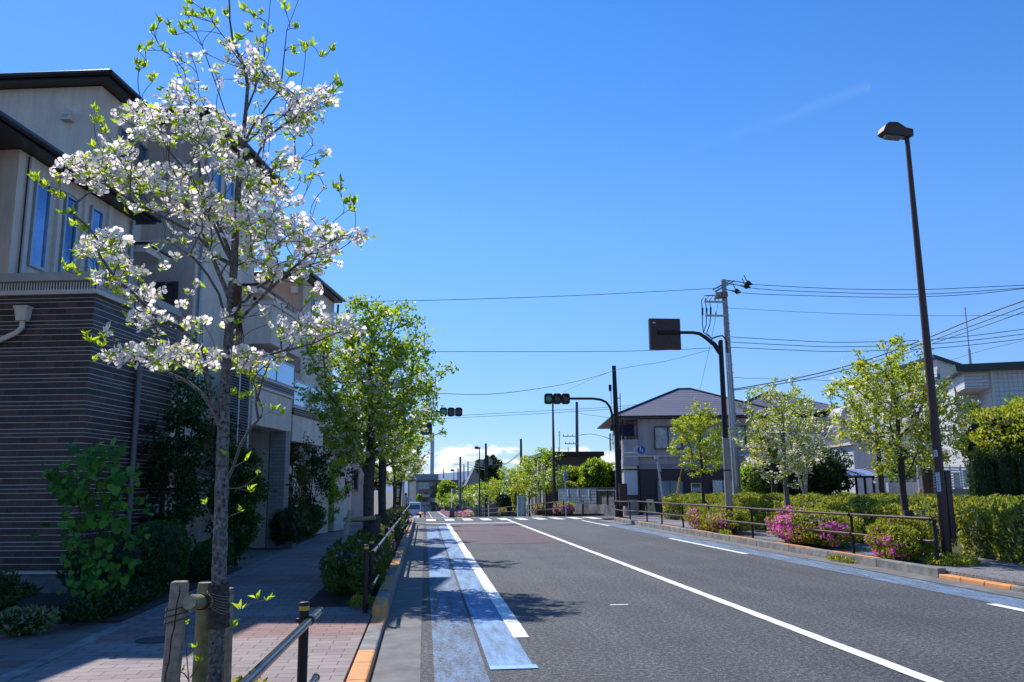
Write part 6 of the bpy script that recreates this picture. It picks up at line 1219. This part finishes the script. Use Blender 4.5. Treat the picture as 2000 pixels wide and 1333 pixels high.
def ring(c, r, axis, rr, n=20, sx=1., m=M_ROPE, name='rope'):
    axis = Vector(axis).normalized(); a = axis.orthogonal().normalized(); b_ = axis.cross(a)
    return MB().tube([Vector(c) + (a * math.cos(2 * math.pi * i / n) * sx + b_ * math.sin(2 * math.pi * i / n)) * r for i in range(n + 1)], rr, 6).build(name, m, S)
ax = sp(436, 1172, 4.95) - sp(370, 1177, 4.45)
for k in (.28, .33, .38): ring(sp(370, 1177, 4.45) + ax * k, .040, ax, .0035)
for k in range(3):
    c_k = p1 - d * (.12 + .03 * k); MB().tube([c_k + Vector((x * .05, y * .036, (x + y) * .012)) for x, y in ((-1, -1), (0, -1.1), (1, -1), (1.5, 0), (1, 1), (-1, 1), (-1.1, 0), (-1, -1))], .003, 5).build('rope', M_ROPE, S)
b = MB(); pts = [Vector(hp(427, 1140 + k * 5.4)) for k in range(17)]; b.tube(pts, [.056 + .003 * math.sin(k * 1.7) for k in range(17)], 20, cap=False); wr = b.build('burlap_wrap', M_BURLAP, S)
for k in range(7): ring(hp(427, 1160 + k * 5), .0605, (.25 + .05 * k, 0, 1), .002, m=mat('jute', (.28, .24, .2), .9), name='twine')
# ---- shoots beside the trunk
def shoot(label, pts, seed):
    r = np.random.default_rng(seed); t = thing('sapling_shoot', label, 'plant', HB); b = MB(); P = []; D = []
    for br in pts:
        q = [sp(x, y, Y) for x, y, Y in br]; b.tube(q, [.004 - .0028 * i / len(q) for i in range(len(q))], 6); e = np.array(q[-1]); k = 6; an = r.uniform(0, 6.28, k)
        P.append(np.repeat(e[None], k, 0)); D.append(np.stack([np.cos(an) * .7, np.sin(an) * .7, r.uniform(.3, 1, k)], 1))
    b.build('stem', M_TWIG, t); P = np.concatenate(P); D = np.concatenate(D); L_ = .04 * r.uniform(.6, 1.2, len(P)); leaves('leaves', P, D, L_, L_ * .4, L_LIME, t)
shoot('thin leafy shoot rising between the two wooden stakes', [[(372, 1400, 4.7), (368, 1320, 4.7), (362, 1250, 4.7), (360, 1222, 4.7)], [(370, 1330, 4.7), (360, 1316, 4.68), (352, 1312, 4.66)], [(371, 1325, 4.7), (382, 1308, 4.72), (390, 1293, 4.72)], [(364, 1282, 4.7), (372, 1275, 4.7), (380, 1266, 4.7)]], 4)
# ---- azaleas and weeds
bush('azalea_bush', 'clipped azalea tops peeping in at the bottom edge below the near guardrail', (-.95, 4.3, .1), (.27, .6, .28), 3200, .045, L_AZAL, 3, group='roadside azalea bushes', depth=.35, core=.7)
bush('azalea_bush', 'large shaded azalea bush with few magenta flowers around the leaning stake on the left', (-1.03, 13.95, .1), (.46, 2.3, .37), 13000, .05, leafmat('azalea_leaf_painted_shade', [(0, (.03, .07, .01)), (1, (.16, .20, .03)), (.5, (.07, .13, .016))], .38), 5, group='roadside azalea bushes', flower=(60, (0, -.6, .6)), fs=.05)  # leaf colour darkened to paint the house shadow on the left bushes
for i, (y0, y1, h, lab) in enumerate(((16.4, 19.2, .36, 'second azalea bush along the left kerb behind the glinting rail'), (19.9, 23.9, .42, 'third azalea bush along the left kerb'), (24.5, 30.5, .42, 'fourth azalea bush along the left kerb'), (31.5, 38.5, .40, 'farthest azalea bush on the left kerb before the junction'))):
    bush('azalea_bush', lab, (-1.02, (y0 + y1) / 2, .1), (.4, (y1 - y0) / 2, h), 6500, .055, MATS['azalea_leaf_painted_shade'], 20 + i, group='roadside azalea bushes', flower=(50, (.4, -.6, .4)), fs=.055)
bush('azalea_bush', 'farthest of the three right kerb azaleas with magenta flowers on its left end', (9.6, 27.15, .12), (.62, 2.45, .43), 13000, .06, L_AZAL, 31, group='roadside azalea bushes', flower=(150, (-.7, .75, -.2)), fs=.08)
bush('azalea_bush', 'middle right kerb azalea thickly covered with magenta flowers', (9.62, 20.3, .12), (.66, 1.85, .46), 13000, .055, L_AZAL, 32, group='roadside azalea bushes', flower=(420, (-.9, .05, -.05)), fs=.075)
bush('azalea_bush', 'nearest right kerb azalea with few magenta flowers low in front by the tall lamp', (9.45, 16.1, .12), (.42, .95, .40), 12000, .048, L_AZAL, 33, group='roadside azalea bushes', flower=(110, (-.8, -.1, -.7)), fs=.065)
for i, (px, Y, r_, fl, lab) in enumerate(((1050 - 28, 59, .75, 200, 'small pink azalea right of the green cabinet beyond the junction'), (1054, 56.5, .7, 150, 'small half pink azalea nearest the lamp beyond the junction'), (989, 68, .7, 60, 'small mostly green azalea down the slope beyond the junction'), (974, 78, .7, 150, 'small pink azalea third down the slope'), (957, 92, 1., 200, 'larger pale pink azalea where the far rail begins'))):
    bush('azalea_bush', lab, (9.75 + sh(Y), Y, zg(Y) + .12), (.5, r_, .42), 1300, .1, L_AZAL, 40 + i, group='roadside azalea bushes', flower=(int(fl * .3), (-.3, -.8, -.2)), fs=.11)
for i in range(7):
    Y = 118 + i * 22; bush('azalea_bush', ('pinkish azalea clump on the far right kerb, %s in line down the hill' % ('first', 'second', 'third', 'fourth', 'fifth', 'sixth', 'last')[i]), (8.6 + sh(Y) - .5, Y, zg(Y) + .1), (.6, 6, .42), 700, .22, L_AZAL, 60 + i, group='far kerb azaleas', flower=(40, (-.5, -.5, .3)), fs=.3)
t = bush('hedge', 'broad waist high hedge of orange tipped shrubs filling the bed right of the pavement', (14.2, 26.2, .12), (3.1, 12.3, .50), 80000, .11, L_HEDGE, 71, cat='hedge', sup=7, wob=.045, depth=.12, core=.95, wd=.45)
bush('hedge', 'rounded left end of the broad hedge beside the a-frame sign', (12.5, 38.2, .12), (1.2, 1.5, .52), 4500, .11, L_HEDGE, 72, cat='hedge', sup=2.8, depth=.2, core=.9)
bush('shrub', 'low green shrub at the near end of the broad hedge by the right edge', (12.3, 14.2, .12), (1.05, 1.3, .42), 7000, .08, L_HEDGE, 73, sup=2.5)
def weeds(label, c, r, n, h, seed):
    g = np.random.default_rng(seed); t = thing('weed_clump', label, 'weeds', c, 0, 'weeds at the kerb'); a = g.uniform(0, 6.28, n); q = np.sqrt(g.random(n)); P = np.stack([np.cos(a) * q * r[0], np.sin(a) * q * r[1], g.random(n) * h * (1 - q * .6)], 1)
    D = g.normal(size=(n, 3)) * .5 + np.array([0, 0, .8]); L_ = .07 * g.uniform(.5, 1.4, n); leaves('leaves', P, D, L_, L_ * .35, L_AZAL, t)
weeds('weed clump spilling round the foot of the tall right lamp', (9.75, 14.95, .12), (.45, .45, 0), 1500, .2, 5); weeds('dry weeds sprouting from the gutter under the middle right azalea', (8.72, 17.2, .01), (.1, .6, 0), 350, .1, 6); weeds('small weeds at the foot of the shaded left guardrail post', (-.8, 11.4, .1), (.15, .35, 0), 300, .12, 7)
weeds('small weed tuft below the yellow banner on the kerb', (9.15, 25.2, .14), (.12, .5, 0), 300, .14, 8)
# ---- street dogwoods
G = 'street dogwood trees'
def dog(label, x, Y, h, rx, seed, lm, ln, fl, zb=.1, r0=.06, low=1.5, ll=.06, fs=.085, nt=210, **k):
    zc = (h + low) / 2; return tree('dogwood_tree', label, (x, Y, zb), None, (zc, rx, rx * .95, (h - low) / 2), nt, lm, ln, ll, fl, fs, r0, seed, G, **k)
# left row
dog('leafy green dogwood with scattered white blossom beside the left kerb', -.98, 15.1, 5.0, 1.27, 101, L_GREEN, 13500, 1300, r0=.105, low=1.85, ll=.085, nt=360, tuft=.17, fs=.095, bark=M_BARKD)
dog('shaded dogwood directly behind the leafy green one on the left', -1.05, 21.3, 4.6, 1.35, 102, L_GREEN, 9000, 500, r0=.11, low=1.9, ll=.075, nt=170)
dog('pale blossomed dogwood beside the no parking sign on the left', -1.0, 28.5, 4.0, 1.2, 103, L_GREEN, 5000, 700, low=1.6, ll=.08, nt=130); dog('last left dogwood before the junction', -1.0, 35.5, 4.0, 1.2, 104, L_YGREEN, 4000, 420, low=1.6, ll=.09, nt=110)
dog('largest right hand dogwood, yellow green, crossed by the tall lamp pole', 10.15, 17.0, 4.6, 1.34, 111, L_YGREEN, 10000, 1100, r0=.072, low=1.55, ll=.082, nt=290, tuft=.15)
dog('blossom laden dogwood in the middle of the right pavement row', 10.15, 22.8, 4.55, 1.32, 112, L_YGREEN, 5600, 1400, r0=.07, low=1.5, ll=.08, fs=.095, nt=230, bark=MATS['dogwood_bark'])
dog('small open yellow green dogwood in front of the purple house', 9.98, 29.5, 4.5, 1.1, 113, L_YGREEN, 7000, 30, r0=.06, low=1.75, ll=.085, nt=200)
far = [(64, 9.3, 5.3, 1.75, 300, 'white blossomed dogwood beside the brown brick building'), (73, 9.1, 5.0, 1.75, 40, 'bright green dogwood left of the brown brick building'), (82, 8.9, 5.4, 1.8, 200, 'tall pale green dogwood third beyond the junction'), (97, 8.6, 4.6, 1.9, 60, 'green dogwood fourth beyond the junction'), (112, 8.2, 4.6, 2., 240, 'blossoming dogwood fifth beyond the junction'),
       (128, 7.9, 4.8, 1.8, 120, 'dogwood in front of the beige gabled house'), (148, 6.9, 4.6, 1.7, 320, 'small white round dogwood by the farthest lamp'), (175, 7.2, 5.0, 2.1, 150, 'dogwood just left of the farthest lamp'), (205, 6.4, 5.5, 2.6, 60, 'yellow green dogwood low on the hill'), (240, 5.9, 5.5, 2.6, 250, 'pale dogwood low on the hill'), (280, 5.4, 5.5, 2.6, 200, 'lowest dogwood of the far row')]
for i, (Y, x, h, rx, fl, lab) in enumerate(far):
    s_ = 1 if Y < 100 else 1.5; dog(lab, x, Y, h, rx, 130 + i, [L_GREEN, L_YGREEN][i % 2], int(3600 / s_), fl, zb=zg(Y) + .1, low=1.5, ll=.17 * s_, fs=.2 * s_, nt=80, r0=.09, tuft=.35)
# supports of the other trees
def support(label, x, Y, dx=.33, h=.95, zb=.1, lean=0):
    t = thing('tree_support', label, 'tree stake', (x, Y, zb), 0, 'wooden tree supports'); MB().tube([(dx, 0, 0), (dx - lean, 0, h)], .042, 10).build('post', M_WOOD2 if x > 0 else M_WOOD, t); MB().tube([(-.02, -.08, h - .15), (dx + .06, -.06, h - .15)], .034, 10).build('cross_log', M_WOOD2, t); MB().tube([(dx * .45, .1, 0), (dx * .45, .1, h - .06)], .036, 10).build('post', M_BARKD, t); MB().tube([(0, 0, h - .3), (0, 0, h)], .1, 14).build('burlap_wrap', M_BURLAP, t)
support('short stakes lashed to the largest right hand dogwood', 10.15, 16.9); support('short stakes lashed to the blossom laden right dogwood', 10.15, 22.7); support('short stakes beside the small open dogwood by the purple house', 9.98, 29.4)
t = thing('tree_support', 'leaning grey stake standing in the shaded left azalea bush', 'tree stake', (-1.25, 13.6, .1), 0, 'wooden tree supports'); MB().tube([(-.1, -.3, 0), (.08, .1, 1.15)], .042, 12).build('post', M_WOOD, t); MB().tube([(.0, .05, 1.02), (.42, .75, 1.02)], .035, 10).build('cross_log', M_WOOD2, t); MB().tube([(.42, .85, .65), (.42, .85, 1.05)], .105, 14).build('burlap_wrap', M_BURLAP, t)
# multi stemmed pale tree, dark round tree etc on the right
tree('crape_myrtle', 'pale smooth multi stemmed tree with white flowers standing up out of the hedge', (13.35, 28.5, .3), None, (3.1, 1.25, 1.2, 1.35), 160, L_YGREEN, 3000, .08, 900, .11, .075, 141, multi=4, bark=mat('pale_bark', (.42, .38, .34), .8, col2=(.25, .22, .2), scale=8))
tree('tree', 'reddish barked forked trunk leaning beside the tall lamp pole', (at(1815, 960, 26).x, 26, .2), None, (3.9, 1.3, 1.2, 1.3), 60, L_YGREEN, 260, .08, 0, .1, .17, 142, multi=3, bark=M_BARKR, lean=-.35)
tree('tree', 'bare grey tree trunk rising through the end of the bicycle shelter', (at(1722, 950, 33).x, 33, .2), None, (3.6, 1.0, 1., 1.4), 40, L_YGREEN, 150, .08, 0, .1, .12, 143, bark=M_BARKD)
def crown(name, label, px0, px1, py0, py1, Y, m, n, L, seed, cat='tree', group=None, sup=2.3, ry=None, wob=.16, depth=.35, core=.7):
    a = at(px0, py1, Y); e = at(px1, py0, Y); g0 = zg(Y) + .1; rx = (e.x - a.x) / 2; rz = (e.z - a.z) / 2
    t = bush(name, label, ((a.x + e.x) / 2, Y, a.z), (rx, ry or rx, rz), n, L, m, seed, cat=cat, group=group, sup=sup, wob=wob, depth=depth, core=core)
    if a.z - g0 > .25: MB().tube([(0, 0, g0 - a.z), (.05, 0, 0), (0, 0, rz)], [.16, .12, .08], 8).build('trunk', M_BARKD, t)
    return t
crown('tree', 'dense dark green shrubby tree behind the blossom laden dogwood', 1478, 1640, 868, 985, 36, L_DARK, 9000, .15, 150, core=.85)
crown('tree', 'rounded golden orange shrub tree left of the dark green one', 1465, 1545, 815, 905, 33, L_GOLD, 2600, .12, 151, core=.5)
crown('tree', 'dark green small leaved shrub between the purple house and the hedge', 1440, 1500, 905, 970, 38, L_GREEN, 1500, .13, 152, core=.5)
crown('maple_tree', 'layered golden green maple crown above the conifer hedge at the right edge', 1900, 2075, 795, 925, 24, L_GOLD, 15000, .11, 153, sup=2.5, wob=.2, core=.82)
crown('tree', 'dark green crown showing above the golden maple at the right edge', 1968, 2080, 775, 850, 28, L_GREEN, 3500, .14, 154, core=.8)
for i in range(7):
    px = 1908 + i * 21; x = at(px, 930, 22.5).x; bush('conifer', 'columnar dark green conifer, %s from the left of the tight row under the golden maple' % ('first', 'second', 'third', 'fourth', 'fifth', 'sixth', 'seventh')[i], (x, 22.5 + .1 * (i % 2), .12), (.2, .25, at(1960, 886, 22.5).z / 2 - .02), 2200, .09, leafmat('conifer_leaf', [(0, (.02, .045, .008)), (1, (.10, .14, .02)), (.5, (.045, .08, .012))], .2) if i == 0 else MATS['conifer_leaf'], 160 + i, cat='conifer', group='conifer hedge row', wd=.28, sup=4, depth=.2, core=.85)
crown('shrub', 'green shrub against the dark carport behind the large dogwood', 1735, 1782, 872, 945, 33, L_MAPLE, 1600, .12, 171, cat='shrub', core=.5)
crown('garden_tree', 'large rounded olive green garden tree behind the block fence', 1133, 1203, 898, 972, 62, L_GREEN, 4200, .22, 172, core=.85); crown('garden_tree', 'golden topped garden shrub left of the olive one behind the fence', 1096, 1142, 915, 970, 64, L_GOLD, 1900, .22, 173, core=.8); crown('garden_tree', 'small lime shrub low behind the fence by the arrow post', 1098, 1128, 940, 972, 61.5, L_GOLD, 800, .18, 174, core=.8)
crown('tree', 'big round dark green tree on the skyline between the two dark poles', 925, 980, 896, 960, 210, L_DARK, 4200, .8, 175, core=.88, depth=.2); crown('tree', 'brownish green tree mass in front of the flats', 855, 895, 938, 985, 235, L_GREEN, 1600, .7, 176, core=.8); crown('tree', 'dark golden tree among the far row left of the green cabinet', 1000, 1026, 948, 998, 92, L_GOLD, 1400, .3, 177, core=.85); crown('tree', 'dark evergreen clump under the far dogwoods', 970, 1008, 962, 1003, 96, L_DARK, 1400, .3, 178, core=.9); crown('tree', 'small garden tree against the distant flats', 814, 824, 966, 978, 290, L_GREEN, 500, .7, 179)
for i, (x0, x1, y0, y1, Y) in enumerate(((893, 926, 948, 990, 160), (828, 860, 938, 960, 420), (930, 990, 930, 960, 300), (1000, 1045, 925, 960, 260), (800, 830, 946, 975, 350))): crown('tree', ('yellowish green tree in front of the beige gabled house', 'trees behind the flats beside the chimney foot', 'tree mass behind the round skyline tree', 'tree mass behind the far dogwoods', 'trees left of the flats down the hill')[i], x0, x1, y0, y1, Y, L_GREEN, 1200, 1.2 if i else .35, 180 + i, core=.88)
# ---- left planting under the townhouses (all in shade)
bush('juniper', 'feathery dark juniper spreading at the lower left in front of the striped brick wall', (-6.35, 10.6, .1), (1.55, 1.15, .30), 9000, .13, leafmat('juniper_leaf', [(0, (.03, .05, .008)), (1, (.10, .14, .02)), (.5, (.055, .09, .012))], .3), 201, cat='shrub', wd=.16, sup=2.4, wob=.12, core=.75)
def redbud():
    global rng; rng = np.random.default_rng(55); t = thing('redbud_sapling', 'sapling with big heart shaped leaves in front of the striped brick corner', 'tree', (-4.05, 10.9, .1)); roots = [((0, 0, 0), -1)]
    for k, (dx, dy) in enumerate(((-.22, 0), (.0, .1), (.16, -.05), (.3, .12), (-.1, -.1))):
        pr = 0
        for i in range(1, 6): roots.append(((dx * i / 5 + .03 * math.sin(i + k), dy * i / 5, .36 * i), pr)); pr = len(roots) - 1
    T = []
    while len(T) < 170:
        z = rng.uniform(.3, 2.05); r = .55 * (1 - .35 * abs(z - 1.3) / .8) if z > .75 else .42; T.append((.06 + rng.normal(0, r * .46), rng.normal(0, .25), z))
    for k in range(16): T.append((-.42 + rng.normal(0, .07), rng.normal(0, .1), 1.62 + rng.normal(0, .08)))
    T = [p for p in T if not (.55 < p[2] < .78 and rng.random() < .7)]
    A, par, tips = grow(roots, np.array(T), .3, .1); me, rad = skeleton_mesh('stems', A, par, .02, .003, [M_BARKD, M_BARKD], 6); link('stems', me, t); P = np.repeat(np.array(T), 3, 0) + rng.normal(0, .05, (len(T) * 3, 3)); n = len(P)
    # round heart leaves hanging face-on
    nr = unit(rng.normal(0, .5, (n, 3)) + np.array([.1, -.9, .45])); dn = unit(np.cross(nr, rng.normal(0, .25, (n, 3)) + np.array([1, 0, 0]))); dn = np.where(dn[:, 2:3] > 0, -dn, dn); sd = np.cross(nr, dn); V = []
    L_ = (.1 * rng.uniform(.6, 1.15, n))[:, None]
    for (a, b_) in ((0, 0), (-.12, .28), (.12, .52), (.45, .48), (.75, .25), (1, 0), (.75, -.25), (.45, -.48), (.12, -.52), (-.12, -.28)): V.append(P + dn * L_ * a + sd * L_ * b_ + nr * L_ * (-.1 * abs(b_)))
    V = np.stack(V, 1).reshape(-1, 3); f = (np.arange(n)[:, None] * 10 + np.arange(10)[None]); link('crown', npmesh('crown', V, f, leafmat('heart_leaf', [(0, (.03, .11, .01)), (1, (.11, .29, .03)), (.5, (.055, .18, .016))], .4)), t)
redbud()
bush('variegated_shrub', 'low cream edged variegated plant at the corner of the bed beside the paving', (-4.3, 9.85, .1), (.32, .25, .13), 500, .08, leafmat('cream_leaf', [(0, (.10, .14, .05)), (1, (.38, .36, .24)), (.5, (.12, .18, .05))], .3), 203, wd=.4)
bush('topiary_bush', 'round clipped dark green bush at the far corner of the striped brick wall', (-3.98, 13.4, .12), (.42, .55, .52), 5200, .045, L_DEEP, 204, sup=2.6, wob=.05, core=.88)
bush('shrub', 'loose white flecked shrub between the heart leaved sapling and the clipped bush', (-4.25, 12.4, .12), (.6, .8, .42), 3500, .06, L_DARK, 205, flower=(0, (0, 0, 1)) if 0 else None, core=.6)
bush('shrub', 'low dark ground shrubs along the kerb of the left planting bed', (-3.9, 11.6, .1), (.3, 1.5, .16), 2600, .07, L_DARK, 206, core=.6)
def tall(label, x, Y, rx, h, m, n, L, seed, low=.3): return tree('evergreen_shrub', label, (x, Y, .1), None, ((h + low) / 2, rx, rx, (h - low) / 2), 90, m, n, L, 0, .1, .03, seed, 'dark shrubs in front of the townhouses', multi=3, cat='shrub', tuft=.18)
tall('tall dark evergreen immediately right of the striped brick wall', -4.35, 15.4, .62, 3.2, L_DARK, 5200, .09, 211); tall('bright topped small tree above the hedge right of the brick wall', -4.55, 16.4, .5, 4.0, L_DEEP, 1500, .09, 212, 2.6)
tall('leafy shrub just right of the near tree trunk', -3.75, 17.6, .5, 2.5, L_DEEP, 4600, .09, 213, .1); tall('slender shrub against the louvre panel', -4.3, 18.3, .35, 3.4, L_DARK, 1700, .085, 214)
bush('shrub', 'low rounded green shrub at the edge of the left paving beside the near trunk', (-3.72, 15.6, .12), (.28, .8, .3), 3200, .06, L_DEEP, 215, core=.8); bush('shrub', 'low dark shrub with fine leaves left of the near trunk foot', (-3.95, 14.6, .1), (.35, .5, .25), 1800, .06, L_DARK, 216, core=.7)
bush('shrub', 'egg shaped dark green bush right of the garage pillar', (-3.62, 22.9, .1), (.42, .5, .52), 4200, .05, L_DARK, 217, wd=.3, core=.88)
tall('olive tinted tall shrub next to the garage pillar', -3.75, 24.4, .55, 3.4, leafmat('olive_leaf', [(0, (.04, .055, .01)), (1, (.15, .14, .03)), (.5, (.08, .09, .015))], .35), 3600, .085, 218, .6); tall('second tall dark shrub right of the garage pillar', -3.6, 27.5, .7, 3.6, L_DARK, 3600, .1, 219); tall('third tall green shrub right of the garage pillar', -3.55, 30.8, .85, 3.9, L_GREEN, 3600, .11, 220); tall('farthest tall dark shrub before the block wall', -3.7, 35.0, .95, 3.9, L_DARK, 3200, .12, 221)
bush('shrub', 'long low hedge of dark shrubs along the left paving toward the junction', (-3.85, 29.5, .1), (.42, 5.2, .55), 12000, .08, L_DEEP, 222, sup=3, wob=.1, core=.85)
bush('red_leaf_shrub', 'red leaved shrub seen between the two left dogwood trunks', (at(722, 950, 43).x, 43.5, 1.5), (.75, .6, .55), 2600, .1, L_RED, 223, core=.7)
# things parked beside the far left pavement
b = MB(); t = thing('banner_post', 'green upright banner at the far left corner', 'banner', (at(710, 975, 44).x, 44, 0)); MB().tube([(0, 0, 0), (0, 0, 2.1)], .02, 6).build('pole', M_STEEL, t); MB().box(.03, .33, -.01, .01, .4, 2.0).build('cloth', mat('green_cloth', (.02, .25, .14), .7), t)
print('done', len(bpy.data.objects))
